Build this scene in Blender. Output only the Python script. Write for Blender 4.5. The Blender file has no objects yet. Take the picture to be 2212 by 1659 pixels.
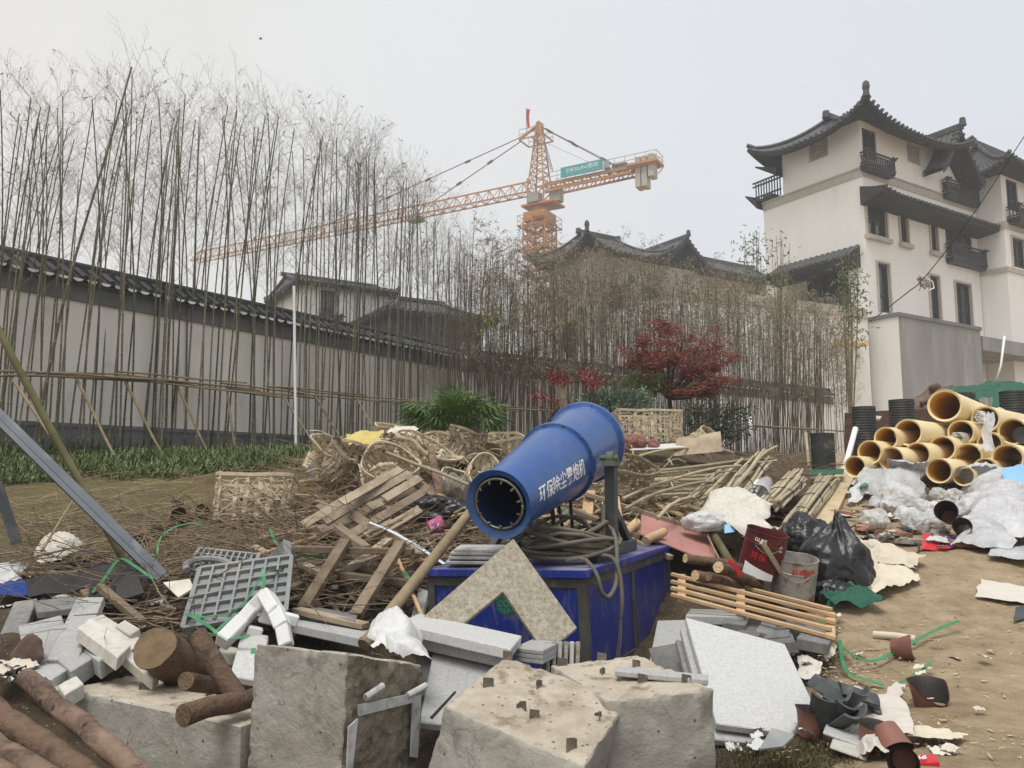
import bpy, bmesh, math, random
import numpy as np
from mathutils import Vector, Matrix, noise, Euler
R = math.radians
sc = bpy.context.scene
C = sc.collection
rng = random.Random(7)
CAMZ = 1.5
TH = R(6.5)
F = 1672.0          # focal length measured on a 2212 px wide view of the photograph
ct, st = math.cos(TH), math.sin(TH)
CAM = Vector((0, 0, CAMZ))

def ray(vx, vy):
    u = (vx - 1106) / F; v = (829.5 - vy) / F
    return Vector((u, ct - v * st, st + v * ct))
def V(vx, vy, Y):
    d = ray(vx, vy)
    return CAM + d * (Y / d.y)

# ------------------------------------------------------------------ terrain
_ctl = [(2150,1640,2.7),(1950,1640,2.7),(1995,1530,3.5),(2200,1530,3.5),(1950,1420,4.3),(2150,1420,4.3),(1990,1290,5.4),(2180,1250,5.6),
 (1960,1205,6.1),(2180,1200,6.1),(1850,1150,6.9),(1800,1065,8.5),(2100,1050,8.8),(1500,1470,4.2),(1640,1640,2.6),(1300,1640,2.8),
 (1262,1445,4.6),(1440,1395,5.3),(1380,1435,4.8),(1350,1460,4.6),(925,1410,4.9),(500,1370,4.3),(200,1310,4.5),(100,1345,4.0),(60,1460,3.2),(650,1310,4.8),(650,1180,6.0),
 (550,1140,6.6),(200,1140,6.6),(100,1045,8.5),(400,1005,10),(0,968,11.2),(636,990,14),(800,1045,8),(850,985,9.2),(1000,965,10),
 (1100,1150,6.2),(1400,1105,7.5),(1500,1010,9.5),(1700,1005,11),(1450,965,11.5),(1000,975,17),(1600,985,17),(1800,990,19),(2200,990,12),(2000,985,13),(900,1250,5.6),(1600,1250,5.6)]
_wc = [(-6,1,.35),(-3,1,.38),(0,1,.35),(3,1,.4),(6,1,.4),(-8,5,.8),(-9,8,1.4),(8,5,.7),(10,9,1.5),(-3,2.6,.4),(0,2.6,.2),(-1.4,3.0,.18),(-.5,2.9,.15),(.7,2.7,.2),(-2.2,2.7,.28),(-1,2.2,.2),(-10,12,1.9),(-5,20,1.8),(5,24,1.75),(15,24,1.9),(25,30,2.4),(-20,20,2.0),(15,15,1.8)]
_pts = [tuple(V(*c)) for c in _ctl] + _wc
_P = np.array(_pts)
_n = len(_P)
_D = np.sqrt(((_P[:, None, :2] - _P[None, :, :2]) ** 2).sum(-1))
_A = np.zeros((_n + 3, _n + 3)); _A[:_n, :_n] = -_D
_A[:_n, :_n] += np.eye(_n) * 0.15
_A[:_n, _n] = 1; _A[:_n, _n + 1] = _P[:, 0]; _A[:_n, _n + 2] = _P[:, 1]
_A[_n, :_n] = 1; _A[_n + 1, :_n] = _P[:, 0]; _A[_n + 2, :_n] = _P[:, 1]
_W = np.linalg.solve(_A, np.concatenate([_P[:, 2], [0, 0, 0]]))
def gz0(x, y):
    d = np.sqrt((_P[:, 0] - x) ** 2 + (_P[:, 1] - y) ** 2)
    return float(-(d * _W[:_n]).sum() + _W[_n] + _W[_n + 1] * x + _W[_n + 2] * y)
def gz(x, y):
    far = max(0.0, min(1.0, (max(abs(x) - 12, y - 22, -y) ) / 8))
    z = gz0(max(-14, min(20, x)), max(.5, min(28, y)))
    return z * (1 - far) + 2.0 * far if y > 3 else z
def G(vx, vy, dz=0.0):
    d = ray(vx, vy); y = 1.6; last = None
    while y < 40:
        p = CAM + d * (y / d.y)
        if p.z < gz(p.x, p.y): break
        y += .06
    p = CAM + d * (y / d.y); p.z = gz(p.x, p.y) + dz
    return p

# ------------------------------------------------------------------ object helpers
def tag(o, label=None, cat=None, group=None, kind=None):
    if label: o['label'] = label
    if cat: o['category'] = cat
    if group: o['group'] = group
    if kind: o['kind'] = kind
    return o
def thing(name, label, cat, loc=(0, 0, 0), rot=(0, 0, 0), group=None):
    o = bpy.data.objects.new(name, None); C.objects.link(o)
    o.location = loc; o.rotation_euler = rot; o.empty_display_size = .1
    return tag(o, label, cat, group)
def rootloc(o):
    while o.parent: o = o.parent
    return Vector(o.location)

class MB:
    def __init__(s): s.v = []; s.f = []; s.mi = []; s.uv = None
    def add(s, vs, fs, mi=0):
        b = len(s.v); s.v.extend(tuple(p) for p in vs)
        s.f.extend(tuple(b + i for i in f) for f in fs); s.mi.extend([mi] * len(fs)); return b
    def hexa(s, p, mi=0):   # p[0:4] bottom ring, p[4:8] top ring
        s.add(p, [(3, 2, 1, 0), (4, 5, 6, 7), (0, 1, 5, 4), (1, 2, 6, 5), (2, 3, 7, 6), (3, 0, 4, 7)], mi)
    def box(s, c, size, M=None, mi=0):
        x, y, z = (q / 2 for q in size); c = Vector(c)
        p = [Vector(q) for q in ((-x, -y, -z), (x, -y, -z), (x, y, -z), (-x, y, -z), (-x, -y, z), (x, -y, z), (x, y, z), (-x, y, z))]
        s.hexa([c + (M @ q if M else q) for q in p], mi)
    def bar(s, a, b, w, h=None, up=(0, 0, 1), mi=0):
        a = Vector(a); b = Vector(b); h = h or w; d = (b - a).normalized(); up = Vector(up)
        if abs(d.dot(up)) > .98: up = Vector((1, 0, 0))
        x = d.cross(up).normalized(); y = x.cross(d).normalized()
        q = [x * (i * w / 2) + y * (j * h / 2) for i, j in ((-1, -1), (1, -1), (1, 1), (-1, 1))]
        s.hexa([a + k for k in q] + [b + k for k in q], mi)
    def slab(s, pts, th, mi=0, up=None):    # polygon + thickness away from the viewer
        pts = [Vector(p) for p in pts]
        n = Vector((0, 0, 0))
        for i in range(1, len(pts) - 1): n += (pts[i] - pts[0]).cross(pts[i + 1] - pts[0])
        n.normalize()
        ref = Vector(up) if up else CAM - pts[0]
        if n.dot(ref) < 0: n = -n; pts.reverse()
        k = len(pts)
        lo = [p - n * th for p in pts]
        s.add(pts + lo, [tuple(range(k)), tuple(range(2 * k - 1, k - 1, -1))] + [(i, i + k, (i + 1) % k + k, (i + 1) % k) for i in range(k)], mi)
        return n
    def par(s, p0, p1, p3, th, mi=0, up=None):
        p0, p1, p3 = Vector(p0), Vector(p1), Vector(p3)
        return s.slab([p0, p1, p1 + p3 - p0, p3], th, mi, up)
    def tube(s, pts, r, n=8, cap=True, mi=0, wob=0, seed=0, capmi=None):
        pts = [Vector(p) for p in pts]; k = len(pts)
        rs = r if isinstance(r, (list, tuple)) else [r] * k
        vs = []; px = None
        for i, p in enumerate(pts):
            d = (pts[min(i + 1, k - 1)] - pts[max(i - 1, 0)]).normalized()
            if px is None:
                a = Vector((0, 0, 1)) if abs(d.z) < .9 else Vector((1, 0, 0)); px = d.cross(a).normalized()
            else:
                px = (px - d * px.dot(d)).normalized()
            py = d.cross(px)
            for j in range(n):
                a = 2 * math.pi * j / n; rr = rs[i]
                if wob: rr *= 1 + wob * noise.noise(Vector((math.cos(a) * 1.5 + seed * 7.3, math.sin(a) * 1.5, i * .9 + seed)))
                vs.append(p + (px * math.cos(a) + py * math.sin(a)) * rr)
        fs = [(i * n + j, i * n + (j + 1) % n, (i + 1) * n + (j + 1) % n, (i + 1) * n + j) for i in range(k - 1) for j in range(n)]
        b = s.add(vs, fs, mi)
        if cap:
            cm = mi if capmi is None else capmi
            s.add(vs[:n], [tuple(range(n - 1, -1, -1))], cm); s.add(vs[-n:], [tuple(range(n))], cm)
    def lathe(s, prof, n=32, M=None, mi=0):
        vs = []
        for r_, z in prof:
            for j in range(n):
                a = 2 * math.pi * j / n; q = Vector((r_ * math.cos(a), r_ * math.sin(a), z)); vs.append(M @ q if M else q)
        k = len(prof)
        s.add(vs, [(i * n + j, i * n + (j + 1) % n, (i + 1) * n + (j + 1) % n, (i + 1) * n + j) for i in range(k - 1) for j in range(n)], mi)
    def ribbon(s, pts, w, up=(0, 0, 1), th=.003, mi=0, twist=0):
        pts = [Vector(p) for p in pts]; k = len(pts); vs = []
        for i, p in enumerate(pts):
            d = (pts[min(i + 1, k - 1)] - pts[max(i - 1, 0)]).normalized()
            x = d.cross(Vector(up)); x = x.normalized() if x.length > 1e-5 else Vector((1, 0, 0))
            y = x.cross(d)
            if twist: a = twist * i / k; x = x * math.cos(a) + y * math.sin(a); y = x.cross(d)
            for q in (x * w / 2 + y * th / 2, -x * w / 2 + y * th / 2, -x * w / 2 - y * th / 2, x * w / 2 - y * th / 2): vs.append(p + q)
        fs = [(i * 4 + j, i * 4 + (j + 1) % 4, i * 4 + 4 + (j + 1) % 4, i * 4 + 4 + j) for i in range(k - 1) for j in range(4)]
        s.add(vs, fs + [(3, 2, 1, 0), tuple(range(4 * k - 4, 4 * k))], mi)
    def grid(s, fn, nu, nv, mi=0, flip=False):
        vs = [fn(i / nu, j / nv) for j in range(nv + 1) for i in range(nu + 1)]; w = nu + 1
        fs = [(j * w + i, j * w + i + 1, (j + 1) * w + i + 1, (j + 1) * w + i) for j in range(nv) for i in range(nu)]
        s.add(vs, [f[::-1] for f in fs] if flip else fs, mi)
    def build(s, name, mats, parent=None, smooth=False, bevel=0, origin=None, rough=None, auto=None, seg=1):
        me = bpy.data.meshes.new(name)
        vs = s.v
        if parent is not None: o0 = rootloc(parent)
        else:
            if origin is None:
                a = np.array([tuple(p) for p in vs]); lo = a.min(0); hi = a.max(0); origin = ((lo[0] + hi[0]) / 2, (lo[1] + hi[1]) / 2, lo[2])
            o0 = Vector(origin)
        me.from_pydata([(p[0] - o0.x, p[1] - o0.y, p[2] - o0.z) for p in vs], [], s.f)
        for m in (mats if isinstance(mats, (list, tuple)) else [mats]): me.materials.append(m)
        if any(s.mi): me.polygons.foreach_set('material_index', s.mi)
        if rough or bevel or auto or smooth:
            bm = bmesh.new(); bm.from_mesh(me)
            bmesh.ops.remove_doubles(bm, verts=bm.verts, dist=1e-5)
            if bevel:
                es = [e for e in bm.edges if len(e.link_faces) == 2 and e.calc_face_angle(0) > R(35)]
                bmesh.ops.bevel(bm, geom=es, offset=bevel, segments=seg, affect='EDGES', profile=.6, clamp_overlap=True)
            if rough:
                cuts, amp, fr, sd = rough
                for _ in range(cuts):
                    es = [e for e in bm.edges if e.calc_length() > .024]
                    bmesh.ops.subdivide_edges(bm, edges=es, cuts=1, use_grid_fill=True)
                bm.normal_update()
                for v in bm.verts:
                    q = v.co * fr + Vector((sd * 3.1, sd * 1.7, sd))
                    sharp = 1.0
                    an = max((e.calc_face_angle(0) for e in v.link_edges if len(e.link_faces) == 2), default=0)
                    if an > .3: sharp = 1.9
                    dd = noise.fractal(q, 1.0, 2.0, 4)
                    chip = max(0.0, noise.noise(q * 2.7) + .5 * noise.noise(q * 6.1) - .12) if sharp > 1 else 0.0
                    if any(f.material_index == 2 for f in v.link_faces): v.co += v.normal * (.010 * noise.noise(q * 4.3) + .007 * noise.noise(q * 9.7) + .004 * noise.noise(q * 17))
                    v.co += v.normal * (amp * dd - amp * 2.6 * chip + amp * .25 * noise.noise(q * 9))
            bm.normal_update(); bm.to_mesh(me); bm.free()
        if smooth:
            me.polygons.foreach_set('use_smooth', [True] * len(me.polygons))
            if auto:
                me.set_sharp_from_angle(angle=R(auto))
        o = bpy.data.objects.new(name, me); C.objects.link(o)
        if parent is not None: o.parent = parent
        else: o.location = o0
        return o
def single(mb, name, mats, label, cat, group=None, **k):
    return tag(mb.build(name, mats, **k), label, cat, group)
def dup(root, loc, rot=None, scale=None, label=None, group=None):
    r = root.copy(); C.objects.link(r); r.location = loc
    if rot is not None: r.rotation_euler = rot
    if scale is not None: r.scale = scale
    if label: r['label'] = label
    if group: r['group'] = group
    for ch in list(root.children):
        c = ch.copy(); C.objects.link(c); c.parent = r
        for g in ch.children:
            d = g.copy(); C.objects.link(d); d.parent = c
    return r
def lerp(a, b, t): return a + (b - a) * t
def nz(x, y, z=0.0): return noise.noise(Vector((x, y, z)))

# ------------------------------------------------------------------ materials
def _ramp(nt, fac, stops):
    r = nt.nodes.new('ShaderNodeValToRGB'); e = r.color_ramp.elements
    while len(e) < len(stops): e.new(.5)
    for k, (p, c) in enumerate(stops): e[k].position = p; e[k].color = (*c, 1)
    nt.links.new(fac, r.inputs[0]); return r.outputs[0]
def pm(name, c1, c2, scale=6, detail=7, rough=.8, bump=.3, bscale=None, stain=None, stain2=None, spots=None, stretch=(1, 1, 1), rnd=.12, metal=0, spec=.35, trans=0, hue=0.0, wave=None, alpha=1.0, sheen=0, coat=0, crack=None, bdist=.01):
    m = bpy.data.materials.new(name); m.use_nodes = True; nt = m.node_tree; N = nt.nodes; L = nt.links
    b = N['Principled BSDF']
    tc = N.new('ShaderNodeTexCoord'); oi = N.new('ShaderNodeObjectInfo')
    ml = N.new('ShaderNodeVectorMath'); ml.operation = 'MULTIPLY_ADD'
    cx = N.new('ShaderNodeCombineXYZ'); mm = N.new('ShaderNodeMath'); mm.operation = 'MULTIPLY'; mm.inputs[1].default_value = 37.0
    L.new(oi.outputs['Random'], mm.inputs[0])
    for i in range(3): L.new(mm.outputs[0], cx.inputs[i])
    ml.inputs[1].default_value = stretch
    L.new(tc.outputs['Object'], ml.inputs[0]); L.new(cx.outputs[0], ml.inputs[2])
    co = ml.outputs[0]
    def nse(s, d=detail, ro=.6, dist=0):
        n = N.new('ShaderNodeTexNoise'); n.inputs['Scale'].default_value = s; n.inputs['Detail'].default_value = d; n.inputs['Roughness'].default_value = ro; n.inputs['Distortion'].default_value = dist
        L.new(co, n.inputs['Vector']); return n.outputs['Fac']
    col = _ramp(nt, nse(scale), [(.3, c1), (.7, c2)])
    def mix(a, f, c):
        x = N.new('ShaderNodeMix'); x.data_type = 'RGBA'; L.new(f, x.inputs[0]); L.new(a, x.inputs[6])
        if isinstance(c, tuple): x.inputs[7].default_value = (*c, 1)
        else: L.new(c, x.inputs[7])
        return x.outputs[2]
    def band(f, lo, hi, amt=1.0):
        x = N.new('ShaderNodeMapRange'); L.new(f, x.inputs[0]); x.inputs[1].default_value = lo; x.inputs[2].default_value = hi; x.inputs[4].default_value = amt; return x.outputs[0]
    for stn in (stain, stain2):
        if stn: col = mix(col, band(nse(stn[1], 8, .65, stn[5] if len(stn) > 5 else 0), stn[2], stn[3], stn[4] if len(stn) > 4 else 1.0), stn[0])
    if spots:
        vn = N.new('ShaderNodeTexVoronoi'); vn.inputs['Scale'].default_value = spots[1]; L.new(co, vn.inputs['Vector'])
        col = mix(col, band(vn.outputs['Distance'], spots[2], spots[2] * .6, spots[3] if len(spots) > 3 else 1.0), spots[0])
    if crack:
        ad = N.new('ShaderNodeTexNoise'); ad.inputs['Scale'].default_value = crack[1] * 2.5; L.new(co, ad.inputs['Vector']); vs_ = N.new('ShaderNodeVectorMath'); vs_.operation = 'MULTIPLY_ADD'; vs_.inputs[1].default_value = (.35,) * 3; L.new(ad.outputs['Color'], vs_.inputs[0]); L.new(co, vs_.inputs[2])
        ve = N.new('ShaderNodeTexVoronoi'); ve.feature = 'DISTANCE_TO_EDGE'; ve.inputs['Scale'].default_value = crack[1]; L.new(vs_.outputs[0], ve.inputs['Vector'])
        mk = N.new('ShaderNodeMath'); mk.operation = 'MULTIPLY'; L.new(band(ve.outputs['Distance'], crack[2], 0, crack[3]), mk.inputs[0]); L.new(band(nse(1.7), .46, .56), mk.inputs[1]); col = mix(col, mk.outputs[0], crack[0])
    if wave:   # (axis, spacing, width, colour): thin rings or lines across an axis
        sx = N.new('ShaderNodeSeparateXYZ'); L.new(tc.outputs['Object'], sx.inputs[0])
        dv = N.new('ShaderNodeMath'); dv.operation = 'DIVIDE'; L.new(sx.outputs[wave[0]], dv.inputs[0]); dv.inputs[1].default_value = wave[1]
        fr = N.new('ShaderNodeMath'); fr.operation = 'FRACT'; L.new(dv.outputs[0], fr.inputs[0])
        lt = N.new('ShaderNodeMath'); lt.operation = 'LESS_THAN'; L.new(fr.outputs[0], lt.inputs[0]); lt.inputs[1].default_value = wave[2]
        col = mix(col, lt.outputs[0], wave[3])
    if rnd or hue:
        hs = N.new('ShaderNodeHueSaturation'); mr = N.new('ShaderNodeMapRange'); L.new(oi.outputs['Random'], mr.inputs[0])
        mr.inputs[3].default_value = 1 - rnd; mr.inputs[4].default_value = 1 + rnd
        L.new(mr.outputs[0], hs.inputs['Value']); L.new(col, hs.inputs['Color'])
        if hue:
            mh = N.new('ShaderNodeMapRange'); f2 = N.new('ShaderNodeMath'); f2.operation = 'FRACT'; L.new(mm.outputs[0], f2.inputs[0]); L.new(f2.outputs[0], mh.inputs[0])
            mh.inputs[3].default_value = .5 - hue; mh.inputs[4].default_value = .5 + hue; L.new(mh.outputs[0], hs.inputs['Hue'])
        col = hs.outputs[0]
    L.new(col, b.inputs['Base Color'])
    b.inputs['Roughness'].default_value = rough; b.inputs['Metallic'].default_value = metal
    b.inputs['Specular IOR Level'].default_value = spec
    if trans: b.inputs['Transmission Weight'].default_value = trans
    if alpha < 1: b.inputs['Alpha'].default_value = alpha
    if coat: b.inputs['Coat Weight'].default_value = coat; b.inputs['Coat Roughness'].default_value = .15
    if bump:
        bp = N.new('ShaderNodeBump'); bp.inputs['Strength'].default_value = bump; bp.inputs['Distance'].default_value = bdist
        L.new(nse(bscale or scale * 5, 6, .65), bp.inputs['Height']); L.new(bp.outputs[0], b.inputs['Normal'])
    return m
M = {}
M['plaster'] = pm('wall_plaster', (.75,.725,.69), (.81,.785,.75), 1.2, bump=.08, rnd=0, stain=((.58,.54,.48), .35, .55, .8, .5), stain2=((.60,.565,.51), 1.3, .58, .75, .4), stretch=(1,1,.3))
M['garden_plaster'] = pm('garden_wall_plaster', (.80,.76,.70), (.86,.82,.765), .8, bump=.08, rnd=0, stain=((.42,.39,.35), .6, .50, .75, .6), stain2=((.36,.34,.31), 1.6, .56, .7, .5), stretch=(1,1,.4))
M['greytrim'] = pm('grey_trim', (.13,.135,.14), (.19,.195,.2), 2, bump=.1, rnd=.05)
M['stonetrim'] = pm('stone_trim', (.40,.36,.31), (.48,.44,.38), 3, bump=.1, rnd=0)
M['roof'] = pm('roof_tile', (.035,.037,.04), (.075,.078,.083), 4, bump=.2, rnd=.05, rough=.6)
M['soffit'] = pm('dark_eave', (.02,.021,.023), (.035,.036,.038), 3, bump=.05, rnd=.05)
M['darkwood'] = pm('dark_joinery', (.022,.024,.026), (.04,.042,.045), 5, bump=.05, rough=.5)
M['glass'] = pm('window_glass', (.03,.04,.045), (.05,.06,.065), 1, bump=0, rough=.05, spec=.9, rnd=.3)
M['lattice'] = pm('stone_lattice', (.42,.40,.37), (.5,.48,.45), 5, bump=.1)
M['cement'] = pm('raw_cement', (.23,.23,.22), (.33,.325,.31), 1.2, rnd=0, stain=((.15,.15,.145), .5, .5, .75, .6), stain2=((.45,.44,.42), .9, .58, .72, .6), stretch=(1,1,.25), bump=.1)
M['orange'] = pm('crane_paint', (.43,.19,.06), (.52,.245,.085), 1, bump=0, rough=.5, rnd=0, stain=((.30,.13,.06), 1.5, .55, .8, .5))
M['crane_rope'] = pm('crane_rope', (.10,.055,.03), (.16,.09,.05), 2, bump=0, rnd=0)
M['railgrey'] = pm('rail_grey', (.3,.27,.25), (.36,.33,.3), 2, bump=0, rnd=0)
M['teal'] = pm('teal_sign', (.035,.30,.30), (.045,.34,.34), 1, bump=0, rough=.5, rnd=0)
M['white'] = pm('white_paint', (.78,.78,.77), (.84,.84,.83), 3, bump=0, rough=.5, rnd=0)
M['cweight'] = pm('counterweight_concrete', (.42,.40,.36), (.5,.48,.44), 1.5, bump=0, rnd=.08, stain=((.62,.38,.12), .8, .5, .58, .75))
M['redflag'] = pm('red_cloth', (.5,.03,.03), (.6,.05,.05), 2, bump=0, rnd=0)
M['culm'] = pm('bamboo_culm', (.085,.092,.055), (.20,.18,.115), 2.2, stretch=(6,6,1), rough=.5, bump=.1, rnd=.5, hue=.035, wave=(2,.27,.05,(.26,.25,.18)), spots=((.03,.026,.02), 30, .25, .6), stain=((.10,.06,.03), 2, .5, .7, .8))
M['twig'] = pm('bamboo_twig', (.17,.145,.11), (.30,.255,.195), 5, bump=0, rnd=.3)
M['dryleaf'] = pm('dry_leaf', (.14,.105,.055), (.30,.235,.13), 8, bump=0, rnd=.2)
M['roof_grey'] = pm('pale_roof_tile', (.10,.104,.11), (.17,.175,.18), 4, bump=.2, rnd=0)
M['brushleaf'] = pm('brush_leaf', (.19,.155,.09), (.37,.305,.19), 4, bump=0, rnd=.25, stain=((.12,.15,.05), 1.5, .55, .75, .5))
# ------------------------------------------------------------------ camera, light, sky
cam_d = bpy.data.cameras.new('camera'); cam = bpy.data.objects.new('camera', cam_d); C.objects.link(cam)
cam.location = CAM; cam.rotation_euler = (R(90) + TH, 0, 0); cam_d.sensor_width = 36; cam_d.lens = 36 * F / 2212
cam_d.clip_start = .05; cam_d.clip_end = 3000; sc.camera = cam
sc.view_settings.view_transform = 'Standard'; sc.view_settings.look = 'None'; sc.view_settings.exposure = 0; sc.view_settings.gamma = 1
SUN_EL, SUN_AZ = 70, 205      # azimuth measured clockwise from +Y: high, behind the viewer
sd = bpy.data.lights.new('sun', 'SUN'); sd.energy = 2.3; sd.angle = R(30); sd.color = (1, .98, .95)
so = bpy.data.objects.new('sun', sd); C.objects.link(so); so.location = (0, -20, 40)
sv = Vector((math.sin(R(SUN_AZ)) * math.cos(R(SUN_EL)), math.cos(R(SUN_AZ)) * math.cos(R(SUN_EL)), math.sin(R(SUN_EL))))
so.rotation_euler = (-sv).to_track_quat('-Z', 'Y').to_euler()
w = bpy.data.worlds.new('World'); sc.world = w; w.use_nodes = True
nt = w.node_tree; N = nt.nodes; L = nt.links; bg = N['Background']
sky = N.new('ShaderNodeTexSky'); sky.sky_type = 'NISHITA'; sky.sun_disc = False; sky.sun_elevation = R(SUN_EL); sky.sun_rotation = R(SUN_AZ); sky.dust_density = 6; sky.air_density = 1.5; sky.ozone_density = 1
# overcast: an even pale cloud sheet in front of the blue sky
tcw = N.new('ShaderNodeTexCoord'); sx = N.new('ShaderNodeSeparateXYZ'); L.new(tcw.outputs['Generated'], sx.inputs[0])
mrx = N.new('ShaderNodeMapRange'); L.new(sx.outputs[0], mrx.inputs[0]); mrx.inputs[1].default_value = -.55; mrx.inputs[2].default_value = .5
nzw = N.new('ShaderNodeTexNoise'); nzw.inputs['Scale'].default_value = 1.6; nzw.inputs['Detail'].default_value = 4; L.new(tcw.outputs['Generated'], nzw.inputs['Vector'])
cr = N.new('ShaderNodeValToRGB'); e = cr.color_ramp.elements
e[0].position = 0; e[0].color = (7.9, 7.75, 7.4, 1); e[1].position = 1; e[1].color = (6.75, 7.15, 7.75, 1)
L.new(mrx.outputs[0], cr.inputs[0])
mz = N.new('ShaderNodeMapRange'); L.new(nzw.outputs[0], mz.inputs[0]); mz.inputs[1].default_value = .35; mz.inputs[2].default_value = .65; mz.inputs[3].default_value = .96; mz.inputs[4].default_value = 1.05
vm = N.new('ShaderNodeVectorMath'); vm.operation = 'SCALE'; L.new(cr.outputs[0], vm.inputs[0]); L.new(mz.outputs[0], vm.inputs['Scale'])
mx = N.new('ShaderNodeMix'); mx.data_type = 'RGBA'; mx.inputs[0].default_value = .93; L.new(sky.outputs[0], mx.inputs[6]); L.new(vm.outputs[0], mx.inputs[7])
L.new(mx.outputs[2], bg.inputs['Color']); bg.inputs['Strength'].default_value = .087

# ------------------------------------------------------------------ ground
def axis(lo, hi, st_, far):
    a = list(np.arange(lo, hi + 1e-6, st_)); s = st_; q = a[-1]; up = []
    while q < far: s *= 1.35; q += s; up.append(q)
    s = st_; q = a[0]; dn = []
    while q > -far: s *= 1.35; q -= s; dn.append(q)
    return dn[::-1] + a + up
xs = axis(-8, 9, .09, 150); ys = axis(1.2, 14, .09, 170)
gm = MB(); W = len(xs)
for y in ys:
    for x in xs:
        z = gz(x, y)
        if 0 < y < 30 and abs(x) < 20:
            right = max(0, min(1, (x - .42 * y) / .5))
            z += (.05 - .03 * right) * noise.fractal(Vector((x * 2.2, y * 2.2, 0)), 1, 2, 4) + .012 * noise.fractal(Vector((x * 9, y * 9, 3)), 1, 2, 3)
        gm.v.append((x, y, z))
gm.f = [(j * W + i, j * W + i + 1, (j + 1) * W + i + 1, (j + 1) * W + i) for j in range(len(ys) - 1) for i in range(W - 1)]; gm.mi = [0] * len(gm.f)
def ground_mat():
    m = bpy.data.materials.new('ground_soil'); m.use_nodes = True; nt = m.node_tree; N = nt.nodes; L = nt.links; b = N['Principled BSDF']
    tc = N.new('ShaderNodeTexCoord')
    def nse(s, d=8, ro=.6):
        n = N.new('ShaderNodeTexNoise'); n.inputs['Scale'].default_value = s; n.inputs['Detail'].default_value = d; n.inputs['Roughness'].default_value = ro; L.new(tc.outputs['Object'], n.inputs['Vector']); return n.outputs['Fac']
    dirt = _ramp(nt, nse(5, 9, .7), [(.3, (.27, .195, .115)), (.5, (.40, .305, .19)), (.72, (.54, .43, .29))])
    moss = _ramp(nt, nse(1.6), [(.36, (.105, .08, .045)), (.5, (.15, .12, .06)), (.66, (.115, .12, .045))])
    humus = _ramp(nt, nse(7), [(.3, (.05, .037, .024)), (.7, (.15, .112, .072))])
    sp = N.new('ShaderNodeSeparateXYZ'); L.new(tc.outputs['Object'], sp.inputs[0])
    mu = N.new('ShaderNodeMath'); mu.operation = 'MULTIPLY_ADD'; L.new(sp.outputs[1], mu.inputs[0]); mu.inputs[1].default_value = -.40; L.new(sp.outputs[0], mu.inputs[2])
    ad = N.new('ShaderNodeMath'); ad.operation = 'MULTIPLY_ADD'; L.new(nse(2.5, 5), ad.inputs[0]); ad.inputs[1].default_value = 1.2; L.new(mu.outputs[0], ad.inputs[2])
    def mix(a, f, c, lo, hi):
        r = N.new('ShaderNodeMapRange'); L.new(f, r.inputs[0]); r.inputs[1].default_value = lo; r.inputs[2].default_value = hi
        x = N.new('ShaderNodeMix'); x.data_type = 'RGBA'; L.new(r.outputs[0], x.inputs[0]); L.new(a, x.inputs[6]); L.new(c, x.inputs[7]); return x.outputs[2]
    col = mix(moss, ad.outputs[0], humus, -2.9, -2.3)
    iv = N.new('ShaderNodeMath'); iv.operation = 'MULTIPLY_ADD'; L.new(sp.outputs[1], iv.inputs[0]); iv.inputs[1].default_value = -1.0; L.new(nse(3, 4), iv.inputs[2])
    col = mix(col, iv.outputs[0], humus, -5.6, -4.9)
    col = mix(col, ad.outputs[0], dirt, .35, .75)
    ch = N.new('ShaderNodeTexVoronoi'); ch.inputs['Scale'].default_value = 34; L.new(tc.outputs['Object'], ch.inputs['Vector'])
    pale = N.new('ShaderNodeRGB'); pale.outputs[0].default_value = (.42, .36, .27, 1)
    col = mix(col, ch.outputs['Distance'], pale.outputs[0], .16, .08)
    L.new(col, b.inputs['Base Color']); b.inputs['Roughness'].default_value = .95; b.inputs['Specular IOR Level'].default_value = .15
    bp = N.new('ShaderNodeBump'); bp.inputs['Strength'].default_value = 1.0; bp.inputs['Distance'].default_value = .035; L.new(nse(28, 9, .7), bp.inputs['Height']); L.new(bp.outputs[0], b.inputs['Normal'])
    return m
M['ground'] = ground_mat()
tag(gm.build('ground', M['ground'], smooth=True, origin=(0, 0, 0)), kind='structure')

# ------------------------------------------------------------------ lettering
def text_mesh(body, bold=0.0, shear=0.0):
    cu = bpy.data.curves.new('lettering', 'FONT'); cu.body = body; cu.size = 1; cu.resolution_u = 3; cu.offset = bold; cu.shear = shear
    o = bpy.data.objects.new('lettering', cu); C.objects.link(o); bpy.context.view_layer.update()
    me = bpy.data.meshes.new_from_object(o.evaluated_get(bpy.context.evaluated_depsgraph_get()))
    bm = bmesh.new(); bm.from_mesh(me); bmesh.ops.triangulate(bm, faces=bm.faces)
    bmesh.ops.subdivide_edges(bm, edges=[e for e in bm.edges if e.calc_length() > .3], cuts=1)
    bmesh.ops.triangulate(bm, faces=bm.faces)
    vs = [v.co.copy() for v in bm.verts]; fs = [tuple(v.index for v in f.verts) for f in bm.faces]; bm.free()
    bpy.data.objects.remove(o); bpy.data.curves.remove(cu); bpy.data.meshes.remove(me)
    lo = min(v.x for v in vs); hi = max(v.x for v in vs)
    return vs, fs, lo, hi

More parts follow.
